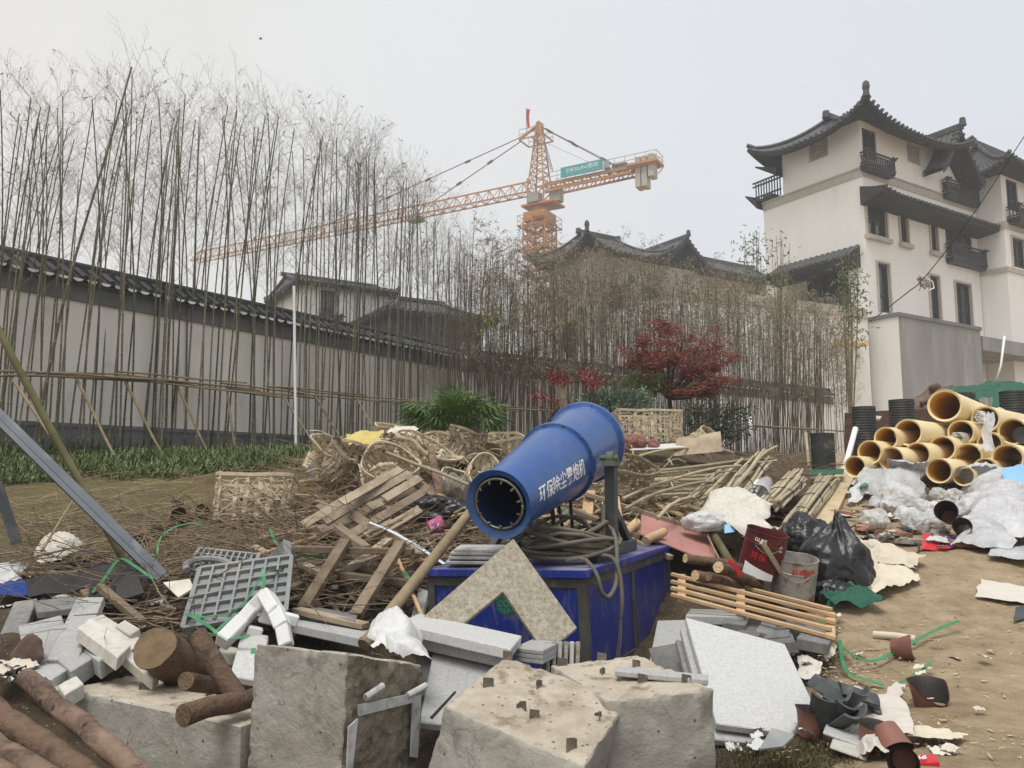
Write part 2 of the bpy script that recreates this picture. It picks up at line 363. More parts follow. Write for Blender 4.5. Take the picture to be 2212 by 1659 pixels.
# ------------------------------------------------------------------ garden wall
def garden_wall(p0, p1, ztop, zbot, label):
    p0 = Vector((p0.x, p0.y, 0)); p1 = Vector((p1.x, p1.y, 0)); d = (p1 - p0).normalized(); n = Vector((d.y, -d.x, 0)); Ln = (p1 - p0).length
    if n.dot(-p0) < 0: n = -n
    t = thing('garden_wall', label, 'wall', (*((p0 + p1) / 2).xy, zbot), group='whitewashed garden wall sections')
    def strip(mb, z0, z1, off, a=0, b=None):
        b = Ln if b is None else b
        q = [p0 + d * a + n * off, p0 + d * b + n * off, p0 + d * b - n * off, p0 + d * a - n * off]
        mb.hexa([v + Vector((0, 0, z0)) for v in q] + [v + Vector((0, 0, z1)) for v in q])
    zf = ztop - .56
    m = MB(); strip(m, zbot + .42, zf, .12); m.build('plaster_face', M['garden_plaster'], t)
    m = MB(); strip(m, zbot - 1, zbot + .36, .16); strip(m, zbot + .36, zbot + .42, .185); m.build('plinth', M['greytrim'], t)
    m = MB(); strip(m, zf, zf + .07, .17); strip(m, zf + .07, zf + .24, .14); strip(m, zf + .24, zf + .30, .19); m.build('frieze', M['greytrim'], t)
    z1 = zf + .30
    m = MB(); k = int(Ln / .21)
    for i in range(k):
        c = p0 + d * (i * .21 + .1)
        for s in (1, -1):
            a = c + n * s * .34 + Vector((0, 0, z1 + .02)); b = c + n * s * .05 + Vector((0, 0, z1 + .19))
            m.tube([a, b], .052, 7)
            c2 = c + d * .105; a = c2 + n * s * .32 + Vector((0, 0, z1)); b = c2 + n * s * .05 + Vector((0, 0, z1 + .16)); m.bar(a, b, .16, .02)
    strip(m, z1 + .15, z1 + .25, .06); q = p0 + Vector((0, 0, z1 + .27)); m.tube([q, q + d * Ln], .06, 8)
    m.build('tile_cap', M['roof'], t)
    m = MB()
    for i in range(k):      # pale mortar crescents under the tile ends
        c = p0 + d * (i * .21 + .205) + n * .345 + Vector((0, 0, z1 + .0))
        pts = [c + d * (.075 * math.cos(R(a_))) + Vector((0, 0, .045 * math.sin(R(a_)))) for a_ in range(180, 361, 30)]
        m.slab(pts, .012, up=n)
    m.build('mortar_edge', M['white'], t)
    return t
A_, B_ = V(-90, 500, 10.2), V(992, 500, 19.6); A_ = A_ + (A_ - B_) * .45
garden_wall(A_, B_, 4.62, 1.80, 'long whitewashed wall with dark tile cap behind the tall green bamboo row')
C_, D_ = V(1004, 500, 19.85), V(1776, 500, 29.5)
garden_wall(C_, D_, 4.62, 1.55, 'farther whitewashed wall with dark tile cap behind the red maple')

# ------------------------------------------------------------------ houses
A_DIR = Vector((.85, .527, 0)).normalized(); B_DIR = Vector((-.527, .85, 0)).normalized()
UP = Vector((0, 0, 1))
class Frame:
    def __init__(s, o, a=A_DIR, b=B_DIR): s.o = Vector((o.x, o.y, 0)); s.a = a; s.b = b
    def p(s, a, b, z): return s.o + s.a * a + s.b * b + UP * z
    def on(s, axis_, vx, vy, off=0):    # where a sight line meets the wall plane that runs along 'a' or 'b'
        n = s.b if axis_ == 'a' else s.a; d = ray(vx, vy); o = s.o + n * off
        k = (o - CAM).dot(n) / d.dot(n); q = CAM + d * k; r = q - s.o
        return (r.dot(s.a if axis_ == 'a' else s.b), q.z)
def facade(mb, fr, ax, s0, s1, z0, z1, holes, off=0.0, depth=.22):
    n = (-fr.b if ax == 'a' else -fr.a); d = fr.a if ax == 'a' else fr.b
    pt = lambda s, z, k=0.0: fr.o + d * s + n * (off - k) + UP * z
    S = sorted({s0, s1, *[h[0] for h in holes], *[h[1] for h in holes]}); Z = sorted({z0, z1, *[h[2] for h in holes], *[h[3] for h in holes]})
    for i in range(len(S) - 1):
        for j in range(len(Z) - 1):
            cs, cz = (S[i] + S[i + 1]) / 2, (Z[j] + Z[j + 1]) / 2
            if cs < s0 or cs > s1 or cz < z0 or cz > z1 or any(h[0] < cs < h[1] and h[2] < cz < h[3] for h in holes): continue
            mb.add([pt(S[i], Z[j]), pt(S[i + 1], Z[j]), pt(S[i + 1], Z[j + 1]), pt(S[i], Z[j + 1])], [(0, 1, 2, 3)])
    for h in holes:
        c = [(h[0], h[2]), (h[1], h[2]), (h[1], h[3]), (h[0], h[3])]
        for k in range(4):
            a, b = c[k], c[(k + 1) % 4]; mb.add([pt(*a), pt(*a, depth), pt(*b, depth), pt(*b)], [(0, 1, 2, 3)])
def window(par, fr, ax, h, nx=2, bars=2, off=0.0, depth=.22, surround=True, sill=False, lattice=False):
    n = (-fr.b if ax == 'a' else -fr.a); d = fr.a if ax == 'a' else fr.b
    pt = lambda s, z, k=0.0: fr.o + d * s + n * (off + k) + UP * z
    s0, s1, z0, z1 = h; m = MB()
    if lattice:
        k0 = -.1
        m.slab([pt(s0, z0, k0 - .12), pt(s1, z0, k0 - .12), pt(s1, z1, k0 - .12), pt(s0, z1, k0 - .12)], .05, up=n)
        w = m.build('window', M['darkwood'], par); m = MB(); wd, hg = s1 - s0, z1 - z0
        e = .1
        for a, b in (((s0, z0 + e / 2), (s1, z0 + e / 2)), ((s0, z1 - e / 2), (s1, z1 - e / 2)), ((s0 + e / 2, z0 + e), (s0 + e / 2, z1 - e)), ((s1 - e / 2, z0 + e), (s1 - e / 2, z1 - e))): m.bar(pt(*a, k0), pt(*b, k0), e, .1, up=n)
        for q in range(-5, 9):      # slanting bars with an ingot-shaped gap
            t0 = q * .16
            a = (s0 + e + max(0, t0), z0 + e + max(0, -t0)); L_ = min(s1 - e - a[0], z1 - e - a[1])
            if L_ > .05: m.bar(pt(*a, k0), pt(a[0] + L_, a[1] + L_, k0), .075, .06, up=n)
        for q in (0, 1): m.bar(pt(s0 + wd * .35, z0 + e + hg * .62 * (1 - q * .5), k0 + .01), pt(s0 + wd * .75, z0 + e + hg * (.25 + .4 * (1 - q)), k0 + .01), .1, .07, up=n)
        m.build('lattice', M['lattice'], w); return w
    fw = .09
    def ring(a0, a1, b0, b1, wd, k, th):
        m.bar(pt(a0, b0 + wd / 2, k), pt(a1, b0 + wd / 2, k), wd, th, up=n); m.bar(pt(a0, b1 - wd / 2, k), pt(a1, b1 - wd / 2, k), wd, th, up=n)
        m.bar(pt(a0 + wd / 2, b0 + wd, k), pt(a0 + wd / 2, b1 - wd, k), wd, th, up=n); m.bar(pt(a1 - wd / 2, b0 + wd, k), pt(a1 - wd / 2, b1 - wd, k), wd, th, up=n)
    ring(s0, s1, z0, z1, fw, -.10, .10)
    for i in range(1, nx):
        s = lerp(s0, s1, i / nx); m.bar(pt(s, z0 + fw, -.11), pt(s, z1 - fw, -.11), .10, .08, up=n)
    for i in range(nx):
        a, b = lerp(s0 + fw * .6, s1 - fw * .6, i / nx), lerp(s0 + fw * .6, s1 - fw * .6, (i + 1) / nx)
        ring(a + .04, b - .04, z0 + fw, z1 - fw, .055, -.14, .05)
        if bars:
            zz = lerp(z0, z1, .36); m.bar(pt(a + .09, zz, -.145), pt(b - .09, zz, -.145), .14, .04, up=n)
    w = m.build('window', M['darkwood'], par)
    m = MB(); m.slab([pt(s0 + .02, z0 + .02, -.17), pt(s1 - .02, z0 + .02, -.17), pt(s1 - .02, z1 - .02, -.17), pt(s0 + .02, z1 - .02, -.17)], .03, up=n); m.build('pane', M['glass'], w)
    if surround:
        m = MB(); e = .1
        m.bar(pt(s0 - e / 2, z0, .02), pt(s0 - e / 2, z1 + e, .02), e, .09, up=n); m.bar(pt(s1 + e / 2, z0, .02), pt(s1 + e / 2, z1 + e, .02), e, .09, up=n); m.bar(pt(s0, z1 + e / 2, .023), pt(s1, z1 + e / 2, .023), e, .09, up=n)
        m.build('surround', M['stonetrim'], w)
    if sill:
        m = MB(); m.bar(pt(s0 - .18, z0 - .1, .08), pt(s1 + .18, z0 - .1, .08), .2, .26, up=n); m.build('sill', M['stonetrim'], w)
    return w
def balcony(par, fr, ax, s0, s1, z0, z1, proj=.55, off=0.0):
    n = (-fr.b if ax == 'a' else -fr.a); d = fr.a if ax == 'a' else fr.b
    pt = lambda s, z, k=0.0: fr.o + d * s + n * (off + k) + UP * z
    m = MB(); sm = (s0 + s1) / 2
    for k, (zz, hh, ex) in enumerate(((z0 + .12, .08, .0), (z0 + .22, .10, .04), (z0 + .32, .07, .07))):
        m.hexa([pt(s, z, kk) for z in (zz - hh / 2, zz + hh / 2 - .002) for s, kk in ((s0 - ex, .0), (s1 + ex, .0), (s1 + ex, proj + ex), (s0 - ex, proj + ex))])
    zb, zt = z0 + .4, z1
    for zz, th in ((zb + .05, .06), (zt - .16, .05), (zt - .02, .07)):
        e = .2 if zz > zt - .05 else 0
        m.bar(pt(s0 - e, zz, proj), pt(s1 + e, zz, proj), th); 
        for s in (s0, s1): m.bar(pt(s, zz, 0.01), pt(s, zz, proj + e), th)
    k = max(4, int((s1 - s0) / .16))
    for i in range(k + 1):
        s = lerp(s0, s1, i / k); m.bar(pt(s, zb, proj), pt(s, zt - .16, proj), .05)
    for s in (s0, s1):
        for q in (.15, .32, .48): m.bar(pt(s, zb, proj * q * 1.6), pt(s, zt - .16, proj * q * 1.6), .045)
        m.bar(pt(s, zb - .05, proj), pt(s, zt + .1, proj), .09)
    return m.build('balcony', M['darkwood'], par)
def hip_roof(par, fr, a0, a1, b0, b1, ze, zr, wall, zw, lift=.5, rin=None, tile=.3, fin=(0,), mat='roof', ridge=True):
    """sweeping tiled roof: eave rectangle, ridge along a; soffit back to the wall rectangle"""
    a0w, a1w, b0w, b1w = wall; bm_ = (b0 + b1) / 2; rin = (b1 - b0) * .32 if rin is None else rin
    cor = [(a0, b0), (a1, b0), (a1, b1), (a0, b1)]; rid = [(a0 + rin, bm_), (a1 - rin, bm_), (a1 - rin, bm_), (a0 + rin, bm_)]
    wal = [(a0w, b0w), (a1w, b0w), (a1w, b1w), (a0w, b1w)]
    top, und, orn = MB(), MB(), MB()
    for i in range(4):
        c0, c1, r0, r1, w0, w1 = cor[i], cor[(i + 1) % 4], rid[i], rid[(i + 1) % 4], wal[i], wal[(i + 1) % 4]
        Ls = math.hypot(c1[0] - c0[0], c1[1] - c0[1]); K = max(6, int(Ls / tile)); nu = K * 4
        lf = lambda s: lift * (abs(2 * s - 1) ** 2.6)
        def tp(s, t):
            e = (lerp(c0[0], c1[0], s), lerp(c0[1], c1[1], s)); r = (lerp(r0[0], r1[0], s), lerp(r0[1], r1[1], s))
            z = ze + lf(s) * (1 - t) ** 2 + (zr - ze) * (t ** 1.45) + .07 * abs(math.sin(math.pi * K * s)) * (1 - .6 * t)
            return fr.p(lerp(e[0], r[0], t), lerp(e[1], r[1], t), z)
        top.grid(tp, nu, 8)
        def us(s, t):
            e = (lerp(c0[0], c1[0], s), lerp(c0[1], c1[1], s)); v = (lerp(w0[0], w1[0], s), lerp(w0[1], w1[1], s))
            z1_ = ze + lf(s) - .03
            if t < .34: k = 0; z = z1_ - .11 * (t / .34)
            elif t < .67: k = .1; z = z1_ - .11 - .09 * ((t - .34) / .33)
            else: k = .1 + .9 * (t - .67) / .33; z = lerp(z1_ - .20, zw, (t - .67) / .33)
            return fr.p(lerp(e[0], v[0], k), lerp(e[1], v[1], k), z)
        und.grid(us, 24, 12, flip=True)
        for k in range(K):
            s = (k + .5) / K; q = tp(s, 0); dirn = (tp(s, .05) - q).normalized(); top.tube([q - dirn * .1 - UP * .03, q + dirn * .35 - UP * .03], .085, 8)
        pts = [tp(0, t / 10) + UP * (.1 + .12 * (t == 0)) for t in range(11)]; orn.tube(pts, .11, 6)
        if i in fin:
            for t in range(1, 7): q = tp(0, t / 10) + UP * .2; orn.tube([q, q + UP * .1], [.07, .05], 6)
            q = tp(0, 0); orn.tube([q, q + UP * .28, q + UP * .42, q + UP * .62, q + UP * .72], [.15, .13, .17, .14, .05], 8)
    a, b = fr.p(a0 + rin - .3, bm_, zr + .1), fr.p(a1 - rin + .3, bm_, zr + .1); orn.bar(a, b, .24, .35 if ridge else .15)
    for q in ((a, b) if ridge else ()): orn.tube([q - UP * .1, q + UP * .25], [.2, .16], 8)
    r = top.build('roof', M[mat], par); und.build('eave', M['soffit'], r); orn.build('ridge_ornament', M['roof'], r)
    return r
def skirt_roof(par, fr, ax, s0, s1, zhi, zlo, proj, off=0.0, tile=.3, lift=.25, th=.2):
    n = (-fr.b if ax == 'a' else -fr.a); d = fr.a if ax == 'a' else fr.b
    pt = lambda s, z, k=0.0: fr.o + d * s + n * (off + k) + UP * z
    K = max(4, int(abs(s1 - s0) / tile)); top, und = MB(), MB()
    lf = lambda s: lift * max(0, (abs(2 * s - 1) - .7) / .3) ** 2
    def tp(s, t): return pt(lerp(s0, s1, s), lerp(zlo, zhi, t ** 1.2) + lf(s) * (1 - t) + .07 * abs(math.sin(math.pi * K * s)), proj * (1 - t))
    top.grid(tp, K * 4, 4)
    for k in range(K):
        q = tp((k + .5) / K, 0); e = tp((k + .5) / K, .3); top.tube([q - (e - q) * .2 - UP * .03, e - UP * .03], .085, 8)
    def us(s, t):
        z1_ = zlo + lf(s) - .03
        if t < .5: return pt(lerp(s0, s1, s), z1_ - th * t * 2, proj - .02 - .15 * t)
        return pt(lerp(s0, s1, s), lerp(z1_ - th, zlo - th - .1, (t - .5) * 2), lerp(proj - .1, 0.0, (t - .5) * 2))
    und.grid(us, 12, 4, flip=True)
    for s in (0, 1): und.add([tp(s, 0), tp(s, 1), us(s, 1), us(s, .5)], [(0, 1, 2, 3)])
    r = top.build('canopy_roof', M['roof'], par); und.build('eave', M['soffit'], r); return r
def box_walls(mb, fr, a0, a1, b0, b1, z0, z1, cap=True, skip=()):
    P = lambda a, b, z: fr.p(a, b, z)
    f = {'f': [P(a0, b0, z0), P(a1, b0, z0), P(a1, b0, z1), P(a0, b0, z1)], 'l': [P(a0, b0, z0), P(a0, b1, z0), P(a0, b1, z1), P(a0, b0, z1)], 'k': [P(a0, b1, z0), P(a1, b1, z0), P(a1, b1, z1), P(a0, b1, z1)], 'r': [P(a1, b0, z0), P(a1, b1, z0), P(a1, b1, z1), P(a1, b0, z1)]}
    for k, q in f.items():
        if k not in skip: mb.add(q, [(0, 1, 2, 3)])
    if cap: mb.add([P(a0, b0, z1), P(a1, b0, z1), P(a1, b1, z1), P(a0, b1, z1)], [(0, 1, 2, 3)])
def band(mb, fr, a0, a1, b0, b1, z0, z1, k=.08):
    mb.hexa([fr.p(a, b, z) for z in (z0, z1) for a, b in ((a0 - k, b0 - k), (a1 + k, b0 - k), (a1 + k, b1 + k), (a0 - k, b1 + k))])

# --- the white villa
fr = Frame(V(1872, 560, 34))
hs = thing('villa', 'white three storey villa with sweeping dark tiled roof beside the bamboo', 'house', tuple(fr.p(4, 3, 3)))
s_l = fr.on('b', 1650, 470)[0]; s_u = fr.on('b', 1690, 360)[0]; s_r = fr.on('a', 2108, 470)[0]; s_r3 = fr.on('a', 2031, 330)[0]
zc0 = fr.on('b', 1853, 384)[1]; zc1 = fr.on('b', 1853, 363)[1]; zt = fr.on('b', 1843, 262)[1]
def rect(ax, x0, x1, y0, y1, off=0): 
    a, z1_ = fr.on(ax, x0, y0, off); b, _ = fr.on(ax, x1, y0, off); _, z0_ = fr.on(ax, x0, y1, off); return (min(a, b), max(a, b), z0_, z1_)
H2 = [rect('a', 1869, 1910, 408, 506), rect('a', 1940, 1956, 430, 524), rect('a', 2006, 2020, 452, 542)]
H1 = [rect('a', 1894, 1918, 567, 672), rect('a', 2006, 2026, 594, 688), rect('a', 2062, 2094, 609, 700)]
bay2 = rect('a', 2040, 2096, 470, 545)
w3 = rect('a', 1861, 1891, 274, 338); v3 = rect('a', 1958, 1987, 304, 348); bay3 = rect('a', 2033, 2100, 338, 405)
vl = rect('b', 1745, 1788, 307, 353)
m = MB(); facade(m, fr, 'a', 0, s_r, 3, zc0, H2 + H1 + [bay2]); pr = rect('b', 1700, 1832, 575, 700); facade(m, fr, 'b', 0, s_l, 3, zc0, [pr], depth=1.6)
box_walls(m, fr, 0, s_r, 0, s_l, 3, zc0, skip=('f', 'l'))
facade(m, fr, 'a', 0, s_r, zc1, zt, [w3, v3, bay3]); facade(m, fr, 'b', 0, s_u, zc1, zt, [vl]); box_walls(m, fr, 0, s_r, 0, s_u, zc1, zt, skip=('f', 'l'))
m.build('wall', M['plaster'], hs)
m = MB(); band(m, fr, 0, s_r, 0, s_l, zc0, zc1 - .08, .03); band(m, fr, 0, s_r, 0, s_l, zc1 - .08, zc1, .07); m.build('cornice', M['stonetrim'], hs)
for i, h in enumerate(H2): window(hs, fr, 'a', h, nx=2 if i == 0 else 1, sill=True)
for i, h in enumerate(H1): window(hs, fr, 'a', h, nx=1 if i < 2 else 2, sill=False)
window(hs, fr, 'a', bay2, nx=3, surround=False); window(hs, fr, 'a', w3, nx=2, surround=False); window(hs, fr, 'a', bay3, nx=3, surround=False)
window(hs, fr, 'a', v3, lattice=True); window(hs, fr, 'b', vl, lattice=True)
r_ = rect('a', 1860, 1904, 331, 374); balcony(hs, fr, 'a', r_[0] - .1, r_[1] + .35, r_[2], r_[3], .36)
r_ = rect('a', 2042, 2112, 531, 572); balcony(hs, fr, 'a', r_[0], r_[1], r_[2], r_[3] + .1, .34)
r_ = rect('a', 2034, 2098, 393, 432); balcony(hs, fr, 'a', r_[0], r_[1], r_[2], r_[3] + .1, .3)
zlo = fr.on('a', 1860, 398, -1.1)[1]
skirt_roof(hs, fr, 'a', -.25, s_r + .9, zlo + .55, zlo, 1.15)
ze = V(1857, 205, 32.4).z
hip_roof(hs, fr, -1.15, s_r3 + 1.0, -1.15, s_u + 1.2, ze - .92, ze + .75, (0, s_r3, 0, s_u), zt - .05, lift=.87)
# small gable, far end
g0, gz_ = fr.on('a', 2030, 345, -.9); g1, _ = fr.on('a', 2112, 345, -.9)
def gable_roof(par, fr, s0, s1, zlo, zhi, b0, b1, th=.18, tile=.3):
    top, und = MB(), MB(); sm = (s0 + s1) / 2
    for s_, sg in ((s0, 1), (s1, -1)):
        K = max(5, int((b1 - b0) / tile))
        fn = lambda u, v, s_=s_: fr.p(lerp(s_, sm, v), lerp(b0, b1, u), lerp(zlo, zhi, v ** 1.25) + .06 * abs(math.sin(math.pi * K * u)))
        top.grid(fn, K * 4, 6)
        fn2 = lambda u, v, s_=s_: fr.p(lerp(s_, sm, v), lerp(b0 + .01, b1, u), lerp(zlo, zhi, v ** 1.25) - th)
        und.grid(fn2, 4, 6)
        und.add([fr.p(lerp(s_, sm, v / 8), b0 - .02, lerp(zlo, zhi, (v / 8) ** 1.25) - q) for q in (th * 1.8, -.05) for v in range(9)], [(i, i + 1, i + 10, i + 9) for i in range(8)])
        for i in range(9):
            q = fr.p(lerp(s_, sm, i / 9), b0, lerp(zlo, zhi, (i / 9) ** 1.25) + .06); top.tube([q - fr.b * .06, q + fr.b * .3], .07, 7)
    a, b = fr.p(sm, b0 - .1, zhi + .1), fr.p(sm, b1, zhi + .1); top.bar(a, b, .22, .3); top.tube([a, a + UP * .4], [.18, .13], 8)
    r = top.build('gable_roof', M['roof'], par); und.build('eave', M['soffit'], r)
gable_roof(hs, fr, g0, g1 + .3, gz_ - .4, gz_ + 2.0, -1.0, 3)
m = MB(); m.add([fr.p(g0 + .4, -.02, gz_ - .5), fr.p(g1 - .1, -.02, gz_ - .5), fr.p((g0 + g1) / 2, -.02, gz_ + 1.3)], [(0, 1, 2)]); m.build('gable_wall', M['plaster'], hs)
# porch roof and glazing on the bamboo side
zp = fr.on('b', 1836, 535)[1]; sp1, _ = fr.on('b', 1680, 590)
skirt_roof(hs, fr, 'b', .3, sp1, zp, zp - .75, 1.2, lift=0)
m = MB()
for k in range(5): m.bar(fr.p(1.5, lerp(pr[0] + .1, pr[1] - .1, k / 4), pr[2]), fr.p(1.5, lerp(pr[0] + .1, pr[1] - .1, k / 4), pr[3]), .12)
w_ = m.build('porch_window', M['darkwood'], hs); m = MB(); m.add([fr.p(1.58, pr[0], pr[2]), fr.p(1.58, pr[1], pr[2]), fr.p(1.58, pr[1], pr[3]), fr.p(1.58, pr[0], pr[3])], [(0, 1, 2, 3)]); m.build('pane', M['glass'], w_)
# far side balcony and eave ends that show past the wall
r_ = rect('b', 1636, 1688, 405, 448); m = MB()
bx = (s_u + .25, s_l + .35); zz = fr.on('b', 1690, 440)[1]
balcony(hs, Frame(fr.p(0, 0, 0)), 'a', .2, 1.6, zz, zz + 1.0, .1, off=-bx[1]) if False else None
m = MB()
for b_ in (bx[1],):
    for q in (.35, .95, 1.15): m.bar(fr.p(-.1, s_u + .05, zc1 + q), fr.p(-.1, b_ + .2, zc1 + q), .07)
    for i in range(10): s_ = lerp(s_u + .1, b_, i / 9); m.bar(fr.p(-.1, s_, zc1 + .02), fr.p(-.1, s_, zc1 + 1.15), .05)
    m.box(fr.p(.2, (s_u + b_) / 2 + .1, zc1 + .16), (.6, .6, .26), Matrix((fr.a, fr.b, UP)).transposed())
m.build('balcony', M['darkwood'], hs)
def eave_end(b0, b1, z):
    t, u = MB(), MB()
    t.grid(lambda s, v: fr.p(lerp(-.5, 2.5, v), lerp(b0, b1, s), z + .45 * s * s + .06 * abs(math.sin(math.pi * 6 * s)) + .25 * v), 24, 4)
    u.grid(lambda s, v: fr.p(lerp(-.5, 2.5, v), lerp(b0, b1, s), lerp(z - .45, z + .4, s)), 6, 4)
    u.add([fr.p(-.5, b0, z), fr.p(-.5, b0, z - .45), fr.p(-.5, b1, z + .4), fr.p(-.5, b1, z + .45)], [(0, 1, 2, 3)])
    r = t.build('canopy_roof', M['roof'], hs); u.build('eave', M['soffit'], r)
zz = fr.on('b', 1690, 365)[1]; eave_end(s_u, s_u + 1.3, zz)
zz = fr.on('b', 1650, 432)[1]; eave_end(s_l + .0, s_l + .75, zz - .1)

# --- raw concrete terrace box in front of the villa
fc = Frame(V(1947, 800, 31.2))
c_l = fc.on('b', 1879, 760)[0]; c_r = fc.on('a', 2120, 760)[0]; zt_ = fc.on('a', 1947, 684)[1]
tb = thing('terrace_box', 'raw grey cement terrace box below the white villa', 'wall', tuple(fc.p(2, .5, 3)))
m = MB(); m.add([fc.p(0, 0, 2), fc.p(c_r, 0, 2), fc.p(c_r, 0, zt_), fc.p(0, 0, zt_)], [(0, 1, 2, 3)]); m.add([fc.p(c_r, 0, 2), fc.p(c_r, 3, 2), fc.p(c_r, 3, zt_), fc.p(c_r, 0, zt_)], [(0, 1, 2, 3)]); m.add([fc.p(0, 0, zt_), fc.p(c_r, 0, zt_), fc.p(c_r, 3, zt_), fc.p(0, 3, zt_)], [(0, 1, 2, 3)]); m.build('cement_face', M['cement'], tb)
m = MB(); m.add([fc.p(0, 0, 2), fc.p(0, c_l, 2), fc.p(0, c_l, zt_), fc.p(0, 0, zt_)], [(0, 1, 2, 3)]); m.build('plaster_face', M['plaster'], tb)
m = MB(); band(m, fc, 0, c_r, 0, c_l, zt_ + .002, zt_ + .16, .06); m.build('coping', M['greytrim'], tb)
# --- lower terrace wall behind the bamboo
fd = Frame(V(1880, 800, 31.9), Vector((.9, .43, 0)).normalized(), Vector((-.43, .9, 0)).normalized())
l_ = fd.on('a', 1440, 700)[0]; zt2 = fd.on('a', 1878, 690)[1]
tw = thing('terrace_wall', 'white terrace wall with pale stone coping behind thin brown bamboo', 'wall', tuple(fd.p(-5, 0, 2)))
m = MB(); m.add([fd.p(l_, 0, 1), fd.p(0, 0, 1), fd.p(0, 0, zt2), fd.p(l_, 0, zt2)], [(0, 1, 2, 3)]); m.add([fd.p(l_, 0, zt2), fd.p(0, 0, zt2), fd.p(0, 4, zt2), fd.p(l_, 4, zt2)], [(0, 1, 2, 3)]); m.add([fd.p(l_, 0, 1), fd.p(l_, 4, 1), fd.p(l_, 4, zt2), fd.p(l_, 0, zt2)], [(0, 1, 2, 3)]); m.build('plaster_face', M['plaster'], tw)
m = MB(); band(m, fd, l_, -.1, 0, .3, zt2 + .002, zt2 + .42, .06); m.build('coping', M['stonetrim'], tw)
m = MB(); 
for px in (1812, 1836, 1852): 
    q = V(px, 745 - (1852 - px) * .1, 31); 
for px in (1800, 1826, 1848):
    s_, z_ = fd.on('a', px, 745); q = fd.p(s_, 0, z_); m.tube([q + fd.b * .1, q - fd.b * .55], .14, 14)
m.build('drain_pipe', pm('drain_cream', (.62,.5,.28), (.68,.56,.33), 3, bump=0), tw)

# --- second villa
f2 = Frame(V(2168, 480, 38)); h2 = thing('villa', 'partly hidden cream villa with a dark roof, farther along beyond the white villa', 'house', tuple(f2.p(4, 3, 3)))
l2 = f2.on('b', 2100, 480)[0] + 1; t2 = f2.on('b', 2168, 372)[1]
w2a = (lambda: (f2.on('a', 2184, 512)[0], f2.on('a', 2210, 512)[0], f2.on('a', 2184, 574)[1], f2.on('a', 2184, 512)[1]))()
w2b = (lambda: (f2.on('a', 2172, 385)[0], f2.on('a', 2196, 385)[0], f2.on('a', 2172, 450)[1], f2.on('a', 2172, 385)[1]))()
m = MB(); facade(m, f2, 'a', 0, 12, 2, t2, [w2a, w2b]); box_walls(m, f2, 0, 12, 0, l2, 2, t2, skip=('f',)); m.build('wall', M['plaster'], h2)
window(h2, f2, 'a', w2a, nx=2); window(h2, f2, 'a', w2b, nx=2, surround=False)
za = f2.on('b', 2168, 478)[1]; zb = f2.on('b', 2168, 577)[1]
m = MB(); band(m, f2, 0, 12, 0, l2, za - .35, za, .06); band(m, f2, 0, 12, 0, l2, zb - .25, zb, .06); m.build('cornice', M['stonetrim'], h2)
r_ = (f2.on('a', 2174, 455)[0], f2.on('a', 2230, 455)[0], f2.on('a', 2174, 487)[1], f2.on('a', 2174, 448)[1]); balcony(h2, f2, 'a', *r_, .6)
hip_roof(h2, f2, -1.0, 13, -1.0, l2 + 1, t2 - .1, t2 + 2.0, (0, 12, 0, l2), t2 - .05, lift=.5, fin=())
m = MB(); q = f2.on('a', 2125, 760)
m.hexa([V(2122, y, Y) for y, Y in ((752, 31), (752, 31))] + [V(2300, 752, 34), V(2300, 752, 36)] + [V(2122, 724, 31), V(2122, 724, 31.6)] + [V(2300, 716, 34), V(2300, 716, 36)]) if False else None
f3 = Frame(V(2123, 740, fc.p(c_r, 0, 0).y + .1)); za = f3.on('a', 2124, 756)[1]; zb = f3.on('a', 2124, 726)[1]
cp = thing('carport', 'grey cement slab canopy over a dark opening beside the cement terrace box', 'canopy', tuple(f3.p(3, 1, 2)))
m = MB(); m.hexa([f3.p(a, b, z) for z in (za, zb) for a, b in ((0, 0), (8, 0), (8, 4), (0, 4))]); m.build('slab', M['cement'], cp)
m = MB(); m.add([f3.p(0, 4, 1), f3.p(8, 4, 1), f3.p(8, 4, za), f3.p(0, 4, za)], [(0, 1, 2, 3)]); m.build('rear_wall', M['cement'], cp)

# --- tan house behind the bamboo
f4 = Frame(V(1277, 600, 50)); h4 = thing('villa', 'tan walled house with a horned dark roof, rising behind the brown bamboo', 'house', tuple(f4.p(4, 3, 1)))
l4 = f4.on('b', 1192, 600)[0]; r4 = f4.on('a', 1420, 600)[0]; t4 = f4.on('b', 1275, 545)[1]
M['tan'] = pm('tan_plaster', (.50,.455,.395), (.56,.51,.45), 1, bump=.05, rnd=0, stain=((.34,.29,.22), .4, .5, .8, .5))
m = MB(); hh = [(1.5, 2.6, t4 - 3.6, t4 - 2.0), (4.5, 6, t4 - 3.4, t4 - 1.8)]; hb = [(l4 * .35, l4 * .62, t4 - 6.8, t4 - 4.4)]
facade(m, f4, 'a', 0, r4, 0, t4, hh); facade(m, f4, 'b', 0, l4, 0, t4, hb); box_walls(m, f4, 0, r4, 0, l4, 0, t4, skip=('f', 'l')); m.build('wall', M['tan'], h4)
for q in hh: window(h4, f4, 'a', q)
for q in hb: window(h4, f4, 'b', q)
ze4 = V(1250, 492, 48).z
hip_roof(h4, f4, -1.3, r4 + .4, -1.3, l4 + 1.3, ze4 - 1.15, ze4 + 1.0, (0, r4, 0, l4), t4, lift=1.0, tile=.4)
e0, _ = f4.on('a', 1415, 560); e1, _ = f4.on('a', 1512, 560); zg = f4.on('a', 1452, 516)[1]
m = MB(); box_walls(m, f4, e0 + .3, e1 + 9, .3, 6, 0, zg - 2.0); m.build('wall', M['tan'], h4)
gable_roof(h4, f4, e0, e1 + .4, zg - 1.9, zg, -.8, 5)
f4b = Frame(f4.p(e1, .4, 0)); zg2 = f4b.on('a', 1560, 560)[1]
